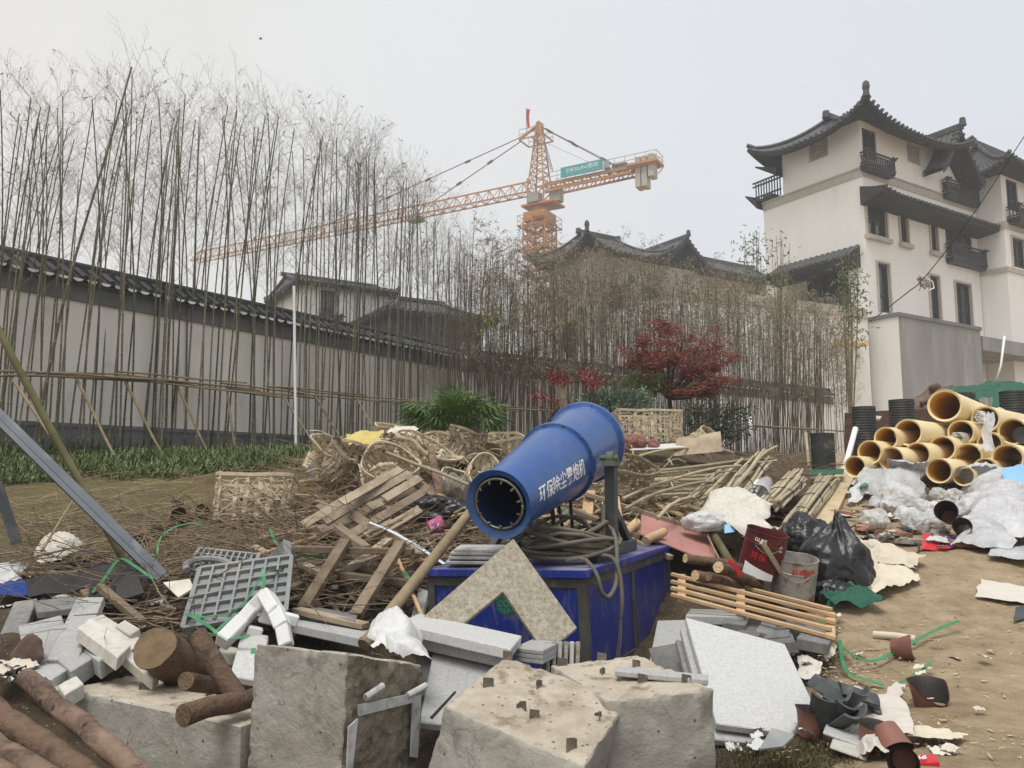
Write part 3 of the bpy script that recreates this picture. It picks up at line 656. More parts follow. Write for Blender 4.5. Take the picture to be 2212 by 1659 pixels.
hip_roof(h4, f4b, 0, 11, -1, 6, zg2 - 1.3, zg2 + .6, (0, 10, 0, 5), zg2 - 1.6, lift=.1, tile=.4, fin=())

# --- house seen over the garden wall
f5 = Frame(V(690, 660, 36)); h5 = thing('villa', 'low white house with grey tiled roof and window, over the garden wall behind bamboo', 'house', tuple(f5.p(2, 2, 2)))
r5 = f5.on('a', 842, 640)[0]; t5 = f5.on('a', 690, 612)[1]; l5 = 5.0
w5 = (f5.on('a', 686, 620)[0] + .0, f5.on('a', 724, 620)[0], f5.on('a', 690, 690)[1], f5.on('a', 690, 625)[1]); w5 = (.05, w5[1], w5[2], w5[3])
w6 = (f5.on('a', 836, 640)[0] - .1, r5 - .05, w5[2], w5[3])
m = MB(); facade(m, f5, 'a', -.8, r5, 1, t5, [w5]); box_walls(m, f5, -.8, r5, 0, l5, 1, t5, skip=('f',)); m.build('wall', M['plaster'], h5)
window(h5, f5, 'a', w5, nx=2, surround=False); balcony(h5, f5, 'a', w5[0], w5[1] + .2, w5[2] - .6, w5[2] + .2, .4)
zr5 = f5.on('a', 690, 578)[1]
hip_roof(h5, f5, -1.2, r5 + .3, -.5, l5 + .4, t5 - .05, t5 + .75, (-.8, r5, 0, l5), t5 - .05, lift=.0, rin=.3, fin=(), mat='roof_grey', ridge=False)
f6 = Frame(V(842, 690, 34)); h6 = thing('outbuilding', 'dark slatted outbuilding next to the low white house', 'building', tuple(f6.p(2, 2, 1)))
r6 = f6.on('a', 1040, 690)[0]; t6 = f6.on('a', 842, 668)[1]
m = MB(); box_walls(m, f6, 0, r6, 0, 4, 1, t6); m.build('wall', pm('dark_slats', (.05,.055,.06), (.08,.085,.09), 2, bump=0, rnd=0, wave=(0, .22, .18, (.03,.032,.035))), h6)
hip_roof(h6, f6, -.4, r6 + .6, -.6, 5, t6 - .1, t6 + 1.0, (0, r6, 0, 4), t6 - .05, lift=.0, fin=(), ridge=False)
0 and gable_roof(h6, f6, .2, 2.2, t6 + .1, t6 + 1.1, -1, 3)

# ------------------------------------------------------------------ tower crane
CB = V(1166, 500, 80); CB.z = 0
cz = lambda y, Y=80: V(1166, y, Y).z
J = Vector((-.866, .5, 0)); JN = Vector((-.5, -.866, 0))
tc_ = thing('tower_crane', 'orange tower crane with teal sign, standing beyond the bamboo', 'crane', tuple(CB))
def mastpt(z, i, w=1.9): a = [(1, 1), (-1, 1), (-1, -1), (1, -1)][i % 4]; return CB + J * a[0] * w / 2 + JN * a[1] * w / 2 + UP * z
zs, zj, zap = cz(470), cz(412), cz(272)
m = MB(); z = 0
while z < zs - 2:
    for i in range(4):
        m.bar(mastpt(z, i), mastpt(z + 2, i), .16); m.bar(mastpt(z, i), mastpt(z, i + 1), .09); m.bar(mastpt(z, i), mastpt(z + 1, i + 1), .08); m.bar(mastpt(z + 1, i + 1), mastpt(z + 2, i), .08)
    z += 2
m.build('mast', M['orange'], tc_)
m = MB(); zc = cz(560)       # climbing cage
for i in range(4):
    m.bar(mastpt(zc, i, 2.6), mastpt(zs - .6, i, 2.6), .18); z = zc
    while z < zs - 1: m.bar(mastpt(z, i, 2.6), mastpt(z, i + 1, 2.6), .12); m.bar(mastpt(z, i, 2.6), mastpt(z + 1.1, i + 1, 2.6), .09); m.bar(mastpt(z, i + 1, 2.6), mastpt(z + 1.1, i, 2.6), .07); z += 1.1
for zz in (cz(545), cz(492), cz(592)):
    for i in range(4):
        for s in (1.3, 1.75): m.bar(mastpt(zz, i, s * 2), mastpt(zz, i + 1, s * 2), .14, .1)
        a, b = mastpt(zz, i, 3.5), mastpt(zz, i + 1, 3.5); m.bar(a + UP * 1.1, b + UP * 1.1, .05); m.bar(a, a + UP * 1.1, .05); m.bar((a + b) / 2, (a + b) / 2 + UP * 1.1, .05); m.bar(a + UP * .55, b + UP * .55, .04)
m.bar(mastpt(cz(475), 1, 3) , mastpt(cz(475), 1, 3) + J * 1.6, .3)
m.build('climbing_cage', M['orange'], tc_)
MJ = Matrix((J, JN, UP)).transposed()
m = MB(); m.box(CB + UP * (zs - .1), (2.6, 2.6, 1.0), MJ); m.tube([CB + UP * (zs + .4), CB + UP * (zs + 1.0)], 1.0, 16); m.box(CB - J * .4 + UP * (zs + 1.15), (3.9, 2.7, .2), MJ)
for i in range(4): m.bar(mastpt(zs + 1.2, i, 1.9), mastpt(zj + 1.2, i, 1.9), .2)
for i in range(4): m.bar(mastpt(zs + 1.3, i), mastpt(zj, i + 1), .1)
m.build('slewing_platform', M['orange'], tc_)
m = MB(); m.box(CB + JN * 1.1 + UP * (zs + 1.8), (1.3, .9, 1.0), MJ); m.box(CB - J * 2.0 + UP * (zs + 2.1), (1.2, 1.0, 1.5), MJ); m.build('control_box', M['railgrey'], tc_)
m = MB()
k = 0; za_, zb_ = zj, zap; NS = 8
tw_ = lambda t: lerp(1.9, .5, t)
for q in range(NS):
    t0, t1 = q / NS, (q + 1) / NS
    for i in range(4):
        a, b = mastpt(lerp(za_, zb_, t0), i, tw_(t0)), mastpt(lerp(za_, zb_, t1), i, tw_(t1)); m.bar(a, b, .15)
        m.bar(a, mastpt(lerp(za_, zb_, t0), i + 1, tw_(t0)), .08); m.bar(a, mastpt(lerp(za_, zb_, t1), i + 1, tw_(t1)), .07)
m.box(CB + UP * (zap - .4), (.6, .6, 1.2), MJ); m.tube([CB + UP * (zap + .2) - JN * .3, CB + UP * (zap + .2) + JN * .3], .28, 10)
zz = cz(302)
for s in (-1, 1): m.bar(CB + JN * s * 1.1 + UP * zz - J * 1.1, CB + JN * s * 1.1 + UP * zz + J * 1.9, .12)
for s in (-1.1, .4, 1.9): m.bar(CB + J * s + UP * zz - JN * 1.1, CB + J * s + UP * zz + JN * 1.1, .12)
m.bar(CB + J * .1 + UP * zap, CB + J * 2.3 + UP * (zap - .8), .2); m.bar(CB + J * .1 + UP * zap + JN * .3, CB + J * 2.3 + UP * (zap - 1.2) + JN * .3, .2)
m.build('tower_head', M['orange'], tc_)
m = MB()
for s in (-1.1, 1.1):
    for t in (-1.1, -.1, .9, 1.9): m.bar(CB + J * t + JN * s + UP * zz, CB + J * t + JN * s + UP * (zz + 1.1), .05)
    for h in (.55, 1.1): m.bar(CB - J * 1.1 + JN * s + UP * (zz + h), CB + J * 1.9 + JN * s + UP * (zz + h), .05)
for i in range(14):   # access ladder
    a = CB - J * lerp(1.5, .6, i / 14) + UP * lerp(zj + 2, zap - 2, i / 14); m.bar(a - JN * .3, a + JN * .3, .05)
for s in (-.3, .3): m.bar(CB - J * 1.5 + JN * s + UP * (zj + 2), CB - J * .6 + JN * s + UP * (zap - 2), .05)
m.build('railing', M['railgrey'], tc_)
m = MB(); LJ = 56; nseg = 37; zjb = zj - .1      # jib: one top chord, two bottom chords
jp = lambda t, k: CB + J * t + (UP * (zjb + 1.35) if k == 0 else JN * (.65 if k == 1 else -.65) + UP * zjb)
for q in range(nseg):
    t0, t1 = 1.2 + q * 1.48, 1.2 + (q + 1) * 1.48; tm = (t0 + t1) / 2
    m.bar(jp(t0, 1), jp(t1, 1), .13); m.bar(jp(t0, 2), jp(t1, 2), .13); m.bar(jp(t0, 1), jp(t0, 2), .07); m.bar(jp(t0, 1), jp(t1, 2), .06)
    m.bar(jp(tm - .74 if q == 0 else tm - 1.48, 0), jp(tm, 0), .14)
    for k in (1, 2): m.bar(jp(t0, k), jp(tm, 0), .07); m.bar(jp(tm, 0), jp(t1, k), .07)
m.build('jib', M['orange'], tc_)
m = MB(); t = 16.5; m.box(CB + J * t + UP * (zjb - .35), (1.8, 1.5, .4), MJ); m.build('trolley', M['railgrey'], tc_)
m = MB(); LC = 13.2; zcj = zj + .25     # counter-jib
for s in (-.7, .7):
    m.bar(CB - J * 1 + JN * s + UP * zcj, CB - J * LC + JN * s + UP * zcj, .16, .34)
    m.bar(CB - J * 1 + JN * s + UP * (zcj - .75), CB - J * (LC - 2.6) + JN * s + UP * (zcj - .55), .14, .2)
    for i in range(11): a = CB - J * (1 + i) + JN * s; m.bar(a + UP * (zcj - .1), a - J * .5 + UP * (zcj - .68), .08); m.bar(a - J * .5 + UP * (zcj - .68), a - J * 1 + UP * (zcj - .1), .08)
for i in range(13): a = CB - J * (1 + i); m.bar(a - JN * .7 + UP * zcj, a + JN * .7 + UP * zcj, .1); m.bar(a - JN * .7 + UP * (zcj - .68), a - J * 1 + JN * .7 + UP * (zcj - .68), .07)
m.box(CB - J * 11.9 + UP * (zcj + .12), (3.2, 2.0, .22), MJ)
m.build('counter_jib', M['orange'], tc_)
m = MB()
for s in (-1.0, 1.0):
    for h in (.6, 1.1): m.bar(CB - J * 1.5 + JN * s + UP * (zcj + h), CB - J * (LC + .2) + JN * s + UP * (zcj + h), .045)
    for i in range(12): a = CB - J * (1.5 + i * 1.08) + JN * s; m.bar(a + UP * zcj, a + UP * (zcj + 1.1), .045)
for h in (.6, 1.1): m.bar(CB - J * (LC + .2) - JN * 1 + UP * (zcj + h), CB - J * (LC + .2) + JN * 1 + UP * (zcj + h), .045)
m.build('railing', M['railgrey'], tc_)
m = MB(); m.box(CB - J * 9.3 + UP * (zcj + .45), (1.5, 1.0, .55), MJ); m.tube([CB - J * 8.0 + JN * .4 + UP * (zcj + .4), CB - J * 8.0 - JN * .4 + UP * (zcj + .4)], .3, 12); m.build('winch', pm('winch_grey', (.08,.085,.09), (.12,.125,.13), 2, bump=0), tc_)
for t0, wd, zt0, zt1 in ((11.3, .55, .95, -2.2), (11.95, .55, .95, -2.2), (12.65, .6, 1.05, -1.3)):
    m = MB(); m.box(CB - J * t0 + UP * (zcj + (zt0 + zt1) / 2), (wd, 1.25, zt0 - zt1), MJ); m.build('counterweight', M['cweight'], tc_, bevel=.05)
m = MB()
ap = CB + UP * zap
for t, s in ((14.2, -.05), (30, .05)):
    a = CB + J * 2.3 + UP * (zap - (1.2 if t < 20 else .8)); b = jp(t, 0); m.bar(a + JN * s, b + JN * s, .075)
    for q in ((.33, .68) if t < 20 else (.25, .45, .66)): c = lerp(a, b, q); d_ = (b - a).normalized(); m.bar(c - d_ * .35, c + d_ * .35, .2)
for s in (-.6, .6):
    a = ap + JN * s * .3; b = CB - J * 9.6 + JN * s + UP * (zcj + .1); m.bar(a, b, .07)
    for q in (.12, .42, .8): c = lerp(a, b, q); d_ = (b - a).normalized(); m.bar(c - d_ * .35, c + d_ * .35, .2)
m.bar(ap - UP * 1.9 - J * .5, CB - J * 7.6 + UP * (zcj + .6), .03)
m.build('pendant_rope', M['crane_rope'], tc_)
fj = Frame(CB + JN * 1.02, -J, JN)
sg = [fj.on('a', 1211.3, 365), fj.on('a', 1302, 341), fj.on('a', 1302, 363), fj.on('a', 1211.5, 388)]
sl, sr = sg[0][0], sg[1][0]; zhi_, zlo_ = (sg[0][1] + sg[1][1]) / 2, (sg[2][1] + sg[3][1]) / 2
sp_ = lambda s, z, k=0: CB + JN * (1.06 + k) - J * s + UP * z
m = MB(); m.slab([sp_(sl, zlo_), sp_(sr, zlo_), sp_(sr, zhi_), sp_(sl, zhi_)], .06, up=JN); sgn = m.build('sign', M['teal'], tc_)
Hs = zhi_ - zlo_; Wd = sr - sl
def sign_text(body, s0, s1, z0, h, bold=0.0):
    vs, fs, lo, hi = text_mesh(body, bold); k = (s1 - s0) / (hi - lo)
    mb = MB(); mb.add([sp_(s0 + (v.x - lo) * k, z0 + v.y * h / .73, .012) for v in vs], fs); return mb
mb = sign_text('DESUN', sl + Wd * .145, sl + Wd * .62, zlo_ + Hs * .42, Hs * .36, 0)
mb.build('lettering', M['white'], sgn)
mb = sign_text('德商', sl + Wd * .64, sl + Wd * .9, zlo_ + Hs * .44, Hs * .36, 0); mb.build('lettering', M['white'], sgn)
mb = MB()
for i in range(8): s = sl + Wd * (.16 + .1 * i); mb.slab([sp_(s, zlo_ + Hs * .2, .012), sp_(s + .09, zlo_ + Hs * .2, .012), sp_(s + .09, zlo_ + Hs * .25, .012), sp_(s, zlo_ + Hs * .25, .012)], .008, up=JN)
mb.build('small_lettering', M['white'], sgn)
m = MB(); m.slab([sp_(sr + .08, zlo_ + .1), sp_(sr + .7, zlo_ + .1), sp_(sr + .7, zlo_ + .8), sp_(sr + .08, zlo_ + .8)], .1, up=JN); m.build('cabinet', M['railgrey'], tc_)
fl = CB + J * 1.6 + UP * (zz + .8)
m = MB(); m.tube([fl, fl + UP * 3.3], .035, 5); fp = m.build('flag_pole', M['railgrey'], tc_)
m = MB(); m.grid(lambda u, v: fl + UP * (3.0 - 2.2 * v) - J * (.05 + u * .42 * (1 - .3 * v)) + JN * (.12 * math.sin(u * 6 + v * 5)), 8, 10); m.build('flag', M['redflag'], fp, smooth=True)
# ------------------------------------------------------------------ bamboo row
M['culm_brown'] = pm('brown_bamboo_culm', (.055, .045, .028), (.125, .10, .06), 2.2, stretch=(6, 6, 1), rough=.55, bump=0, rnd=.4)
def rv(r=1.0): return Vector((rng.uniform(-1, 1), rng.uniform(-1, 1), rng.uniform(-1, 1))) * r
def twig(mb, p, d, L, r, lvl, leaves=None, nsub=4, drop=.0):
    k = 4 if lvl == 0 else 2; pts = [p]; q = p.copy(); dd = d.normalized()
    for i in range(k):
        dd = (dd + UP * (.10 if lvl == 0 else .05) + rv(.10)).normalized(); q = q + dd * L / k; pts.append(q.copy())
    mb.tube(pts, [lerp(r, r * .35, i / k) for i in range(k + 1)], 3, cap=False)
    if lvl < 2:
        for i in range(nsub):
            t = .25 + .75 * (i + rng.random() * .6) / nsub; s = t * k; a = min(k - 1, int(s)); pp = lerp(pts[a], pts[a + 1], min(1, s - a))
            side = (dd.cross(rv())).normalized(); twig(mb, pp, dd * .8 + side * .75, L * rng.uniform(.28, .5) * (1.1 - .5 * t), r * .62, lvl + 1, leaves, 3, drop)
    if leaves is not None and rng.random() < drop:
        for _ in range(rng.randint(1, 3)): leaf(leaves, q, (dd * .4 + rv(.6) - UP * .5), rng.uniform(.05, .11), .0075)
def leaf(mb, p, d, L, w):
    d = Vector(d).normalized(); s = d.cross(rv()).normalized() * w
    mb.add([p, p + d * L * .4 + s, p + d * L, p + d * L * .4 - s], [(0, 1, 2, 3)])
def bamboo_proto(H, r0, start, nb, brush, sd):
    random.seed(sd); rng.seed(sd)
    t = thing('bamboo', 'x', 'bamboo', (0, 0, 0))
    m = MB(); pts, rs = [], []; bx, by = rng.uniform(-.14, .14), rng.uniform(-.08, .08); ph = rng.uniform(0, 6); z = 0; nodes = []
    c = lambda z: Vector((bx * (z / H) ** 2 * H * .5 + .02 * math.sin(z * 1.3 + ph), by * (z / H) ** 2 * H * .5 + .02 * math.cos(z * 1.1 + ph), z))
    while z < H:
        r = lerp(r0, r0 * .5, z / H)
        for dz, k in ((0, 1.0), (.235, .97), (.25, 1.22), (.262, 1.0)): pts.append(c(z + dz)); rs.append(r * k)
        nodes.append(c(z + .255)); z += .27
    m.tube(pts, rs, 7); m.build('culm', M['culm_brown' if brush else 'culm'], t, smooth=True)
    tw, lf = MB(), MB(); n0 = int(len(nodes) * start)
    ns = nodes[n0:]; a = rng.uniform(0, 6)
    for i, q in enumerate(ns):
        f = i / max(1, len(ns) - 1)
        if f < .35 and rng.random() > .4 + f: continue
        if not brush and rng.random() < .33: continue
        a += 2.4
        for k in range(nb):
            an = a + k * rng.uniform(.5, 1.0); L = rng.uniform(.55, 1.0) * (1.0 - .35 * abs(f - .6)) * (.75 if brush else 1)
            twig(tw, q, Vector((math.cos(an), math.sin(an), rng.uniform(.7, 1.5))), L, .0028, 0, lf, 6 if brush else 5, .34 if brush else .02)
    tw.build('twig_spray', M['twig'], t)
    if lf.v: lf.build('foliage', M['brushleaf' if brush else 'dryleaf'], t)
    return t
protos = {'tall': [bamboo_proto(5.0, .0145, .46, 2, False, s) for s in (1, 2, 3, 4)], 'mid': [bamboo_proto(4.4, .0125, .42, 2, False, s) for s in (11, 12, 13)], 'brush': [bamboo_proto(4.2, .0105, .36, 2, True, s) for s in (21, 22, 23, 24)]}
PH = {'tall': 5.0, 'mid': 4.4, 'brush': 4.2}
def interp(x, tab):
    for (a, b), (c, d) in zip(tab, tab[1:]):
        if x <= c: return lerp(b, d, max(0, (x - a) / (c - a)))
    return tab[-1][1]
ROWY = [(-80, 9.9), (0, 10.3), (300, 12.3), (640, 14.6), (1000, 17.2), (1400, 18.6), (1850, 19.6)]
TOPS = [(-80, 200), (60, 240), (250, 205), (350, 250), (520, 225), (640, 335), (720, 320), (850, 400), (960, 490), (1080, 535), (1200, 560), (1360, 565), (1500, 590), (1640, 625), (1760, 640), (1850, 690)]
LAB = {'tall': ('tall topped green bamboo pole with bare twigs before the long garden wall', 'tall green bamboos in the planted row'),
       'mid': ('thin dark bamboo with bare twigs between the wall corner and the low white house', 'thin dark bamboos by the wall corner'),
       'brush': ('slender brown bamboo with dry leafy brush near the red maple and the terrace wall', 'slender brown bamboos near the maple')}
rng.seed(99)
used = set()
def put_bamboo(kind, vx, Y, top, lean=None):
    i = rng.randrange(len(protos[kind])); p = protos[kind][i]
    b = V(vx, 1000, Y); b.z = gz(b.x, b.y) - .03; tz = V(vx, top, Y).z; s = max(.55, (tz - b.z) / PH[kind])
    rot = (lean[0] if lean else rng.gauss(0, .016), lean[1] if lean else rng.gauss(0, .02), rng.uniform(0, 6.28))
    if (kind, i) not in used:
        used.add((kind, i)); p.location = b; p.rotation_euler = rot; p.scale = (s,) * 3; p['label'], p['group'] = LAB[kind]
    else: dup(p, b, rot, (s,) * 3, *LAB[kind])
x = -40
while x < 650: put_bamboo('tall', x + rng.uniform(-3, 3), interp(x, ROWY) + rng.uniform(-.55, .45), interp(x, TOPS) + abs(rng.gauss(0, 70)) + rng.uniform(-20, 25)); x += rng.choice([4, 6, 8, 9, 13, 16])
while x < 1010: put_bamboo('mid', x + rng.uniform(-3, 3), interp(x, ROWY) + rng.uniform(-.7, .6), interp(x, TOPS) + abs(rng.gauss(0, 45)) + rng.uniform(-15, 25)); x += rng.choice([3, 5, 6, 8, 10])
while x < 1850: put_bamboo('brush', x + rng.uniform(-3, 3), interp(x, ROWY) + rng.uniform(-1.2, .8), interp(x, TOPS) + abs(rng.gauss(0, 40)) + rng.uniform(-12, 25)); x += rng.choice([4, 5, 6, 7, 8, 9]) * (1 if x < 1600 else .75)
for k in [k for k in protos for i in range(len(protos[k])) if (k, i) not in used]: pass
# the one tall bamboo that leans out of the row
o = bamboo_proto(5.6, .024, .62, 2, False, 77); b = V(62, 1000, 10.0); b.z = gz(b.x, b.y); o.location = b; o.rotation_euler = (0, .125, .3); o.scale = (.98,) * 3
o['label'] = 'tallest bamboo, leaning out above the rest of the row by the long garden wall'
# dense dry brush between the stems
rng.seed(5); m = MB(); lf = MB()
for _ in range(1000):
    vx = rng.uniform(905, 1760); top = interp(vx, TOPS) + 45; vy = rng.uniform(top + (60 if vx < 1270 else 10), 870); Y = interp(vx, ROWY) + rng.uniform(-.2, 1.6)
    if vx > 1600 and rng.random() < .6: continue
    p = V(vx, vy, Y); twig(m, p, Vector((rng.uniform(-.3, .3), rng.uniform(-.3, .3), 1)), rng.uniform(.5, 1.1), .003, 0, lf, 5, .16 + .16 * (vy < 700))
for _ in range(640):
    vx = rng.uniform(950, 1780); Y = interp(vx, ROWY) + rng.uniform(-.3, 1.8); b = V(vx, 960, Y); b.z = gz(b.x, b.y); e = V(vx + rng.uniform(-16, 16), interp(vx, TOPS) + abs(rng.gauss(20, 60)), Y + rng.uniform(-.2, .2)); m.tube([b, lerp(b, e, .5) + rv(.05), e], [.008, .007, .003], 4, cap=False)
b0 = len(m.v); m.add(lf.v, lf.f, 1)
single(m, 'brushwood', [M['twig'], M['brushleaf']], 'dense dry brown brushwood between the slender bamboo stems', 'brushwood').__setitem__('kind', 'stuff')

# ------------------------------------------------------------------ bamboo supports
M['pole'] = pm('old_bamboo_pole', (.16, .12, .07), (.27, .21, .13), 9, bump=.2, rnd=.25, stain=((.08, .06, .04), 3, .5, .75, .6))
M['pole_green'] = pm('green_bamboo_pole', (.10, .095, .04), (.18, .16, .075), 6, bump=.2, rnd=.2, stain=((.07, .05, .03), 2.5, .5, .75, .6))
M['cane'] = pm('cut_bamboo_cane', (.30, .25, .165), (.44, .38, .26), 8, bump=.2, rnd=.25, stain=((.17, .13, .08), 3, .5, .75, .6))
def pole(name, a, b, r0, r1=None, mat='pole', label='', cat='pole', group=None, sag=0.0, n=8, seg=.28, hollow=False, parent=None):
    a, b = Vector(a), Vector(b); L_ = (b - a).length; d = (b - a).normalized(); r1 = r1 or r0; m = MB(); pts, rs = [], []; q = 0; sd = rng.uniform(0, 50)
    while q < L_:
        e = min(q + seg, L_)
        for s_, k in ((q + .001, 1), (max(q + .002, e - .03), .98), (max(q + .003, e - .014), 1.18), (e, 1)):
            s_ = min(s_, L_); t = s_ / L_; pts.append(a + d * s_ - UP * sag * 4 * t * (1 - t) + Vector((nz(t * 2.2, sd), nz(t * 2.2, sd + 9), nz(t * 2.2, sd + 5))) * .022 * min(1, L_ / 2)); rs.append(lerp(r0, r1, t) * k)
        q = e
    m.tube(pts, rs, n)
    o = m.build(name, M[mat], parent, smooth=True, auto=50)
    return o if parent else tag(o, label, cat, group)
rng.seed(3)
RAIL = [(-40, 800), (0, 800), (160, 800), (270, 806), (420, 820), (640, 845), (740, 857), (930, 866), (1100, 880)]
x = -30
RL = 'weathered horizontal bamboo rail tied across the tall bamboo row'
while x < 1050:
    for k in range(3 if x < 700 else 2):
        x0 = x + rng.uniform(-20, 40); x1 = x0 + rng.uniform(190, 290) * (12 / interp(x0, ROWY)); yy = rng.uniform(-4, 14)
        pole('support_rail', V(x0, interp(x0, RAIL) + yy, interp(x0, ROWY) - .5 - .04 * k), V(x1, interp(x1, RAIL) + yy + rng.uniform(-5, 5), interp(x1, ROWY) - .5 - .04 * k), .017, .013, 'pole', RL, 'rail', 'horizontal rails of the bamboo row')
    x += 125
for x0, y0, x1, y1 in ((1100, 884, 1240, 890), (1560, 914, 1700, 924), (1620, 921, 1770, 928), (1700, 924, 1850, 933)):
    pole('support_rail', V(x0, y0, interp(x0, ROWY) - 1.3), V(x1, y1, interp(x1, ROWY) - 1.3), .02, .016, 'pole', 'weathered bamboo rail across the slender brown bamboos', 'rail', 'rails among the brown bamboos')
for x0, y0, x1, y1 in ((23, 812, 170, 992), (163, 815, 260, 957), (270, 825, 360, 965), (382, 832, 457, 967), (490, 835, 510, 972), (610, 855, 700, 975), (678, 855, 765, 955), (770, 860, 840, 960)):
    Y = interp(x0, ROWY) - .55; b = G(x1, y1 + 8); b = V(x1, y1, Y - .5); b.z = gz(b.x, b.y) - .05
    pole('brace_pole', V(x0, y0, Y), b, .021, .018, 'pole', 'slanting bamboo prop bracing the tall bamboo row against the ground', 'prop', 'slanting props of the bamboo row')
single((lambda m: (m.tube([V(635, 618, 13.3), V(637, 800, 13.3), V(639.5, 990, 13.3)], .024, 12), m)[1])(MB()), 'plastic_pipe', M['white'], 'tall thin white plastic pipe standing upright in front of the bamboo row', 'pipe', smooth=True, auto=40)
pole('leaning_pole', V(-30, 655, 4.6) + (V(-30, 655, 4.6) - V(272, 1222, 4.7)) * .6, V(272, 1222, 4.7), .021, .024, 'pole_green', 'mossy olive bamboo pole leaning into the debris beside the steel channel', 'pole', seg=.4)

# ------------------------------------------------------------------ shrubs and small trees
def foliage(mb, c, rad, n, size, lump=.35, seed=0, up=.3, aspect=.45, bend=0):
    c = Vector(c)
    for _ in range(n):
        d = rv().normalized(); k = 1 + lump * nz(d.x * 2.1 + seed, d.y * 2.1, d.z * 2.1) + lump * .5 * nz(d.x * 5 + seed, d.y * 5, d.z * 5)
        q = (rng.random() ** .45) * k
        p = c + Vector((d.x * rad[0], d.y * rad[1], d.z * rad[2])) * q
        L_ = size * rng.uniform(.6, 1.25); dr = (d + rv(.8) + UP * up).normalized(); s = dr.cross(rv()).normalized() * L_ * aspect * .5; up_ = s.cross(dr) * .3
        mb.add([p, p + dr * L_ * .45 + s + up_, p + dr * L_, p + dr * L_ * .45 - s + up_], [(0, 1, 2), (0, 2, 3)])
def stems(mb, base, c, rad, n, r, bendup=.3):
    out = []
    for i in range(n):
        a = 2 * math.pi * (i + rng.random() * .6) / n; tip = Vector(c) + Vector((math.cos(a) * rad[0] * rng.uniform(.4, .9), math.sin(a) * rad[1] * rng.uniform(.4, .9), rad[2] * rng.uniform(.0, .8)))
        pts = [Vector(base)]; 
        for k in range(1, 5): t = k / 4; p = lerp(Vector(base), tip, t); p.z += bendup * math.sin(t * math.pi) * .2; pts.append(p + rv(.03 * t))
        mb.tube(pts, [lerp(r, r * .3, k / 4) for k in range(5)], 5); out.append(pts)
    return out
def shrub(name, label, vx, vy, vbase, Y, rx, rz, n, size, mat, aspect=.45, lump=.35, cat='shrub', stem_n=8, up=.3, seed=0):
    k = Y / F; c = V(vx, vy, Y); b = V(vx, vbase, Y); b.z = min(b.z, gz(b.x, b.y) + .3); rad = (rx * k, rx * k * .8, rz * k)
    t = thing(name, label, cat, tuple(b)); m = MB(); stems(m, b, c, rad, stem_n, .014); m.build('stem', M['bark_dark'], t)
    m = MB(); foliage(m, c, rad, n, size, lump, seed, up, aspect); m.build('foliage', M[mat], t); return t
M['bark_dark'] = pm('dark_bark', (.035, .027, .022), (.075, .06, .05), 12, bump=.3)
M['maple'] = pm('maple_leaf', (.18, .045, .036), (.32, .095, .068), 3, bump=0, rough=.6, rnd=0, stain=((.10, .02, .02), 6, .5, .7, .7))
M['nandina'] = pm('nandina_leaf', (.20, .015, .022), (.30, .03, .03), 6, bump=0, rough=.55, rnd=.1)
M['leaf_grey'] = pm('grey_green_leaf', (.08, .125, .075), (.19, .255, .175), 9, bump=0, rough=.45, rnd=0)
M['leaf_dark'] = pm('dark_leaf', (.025, .04, .018), (.06, .08, .035), 7, bump=0, rough=.5, rnd=0, stain=((.13, .05, .035), 3, .58, .72, .6))
M['leaf_olive'] = pm('olive_leaf', (.07, .10, .03), (.14, .17, .06), 6, bump=0, rough=.5, rnd=0)
M['palm'] = pm('palm_leaf', (.06, .13, .025), (.17, .28, .065), 3, bump=0, rough=.4, rnd=0, stain=((.02, .045, .012), 4, .45, .65, .7))
M['blade'] = pm('strap_leaf', (.045, .08, .02), (.14, .185, .055), 3, bump=0, rough=.45, rnd=0, stain=((.10, .13, .04), 9, .6, .75, .6))
M['lime'] = pm('lime_leaf', (.20, .24, .05), (.32, .36, .09), 6, bump=0, rnd=0)
rng.seed(17)
shrub('shrub', 'rounded grey green evergreen shrub behind the blue fog cannon', 1335, 874, 925, 11.6, 88, 36, 5200, .05, 'leaf_grey', .5, .25)
shrub('shrub', 'small olive green shrub behind the rounded grey green one', 1390, 830, 905, 12.4, 55, 28, 1800, .05, 'leaf_olive', .4, .5, seed=3)
shrub('shrub', 'dark drooping shrub with reddish leaf tips, beside the red maple', 1545, 915, 985, 12.0, 80, 52, 4200, .055, 'leaf_dark', .35, .5, seed=5, up=-.2)
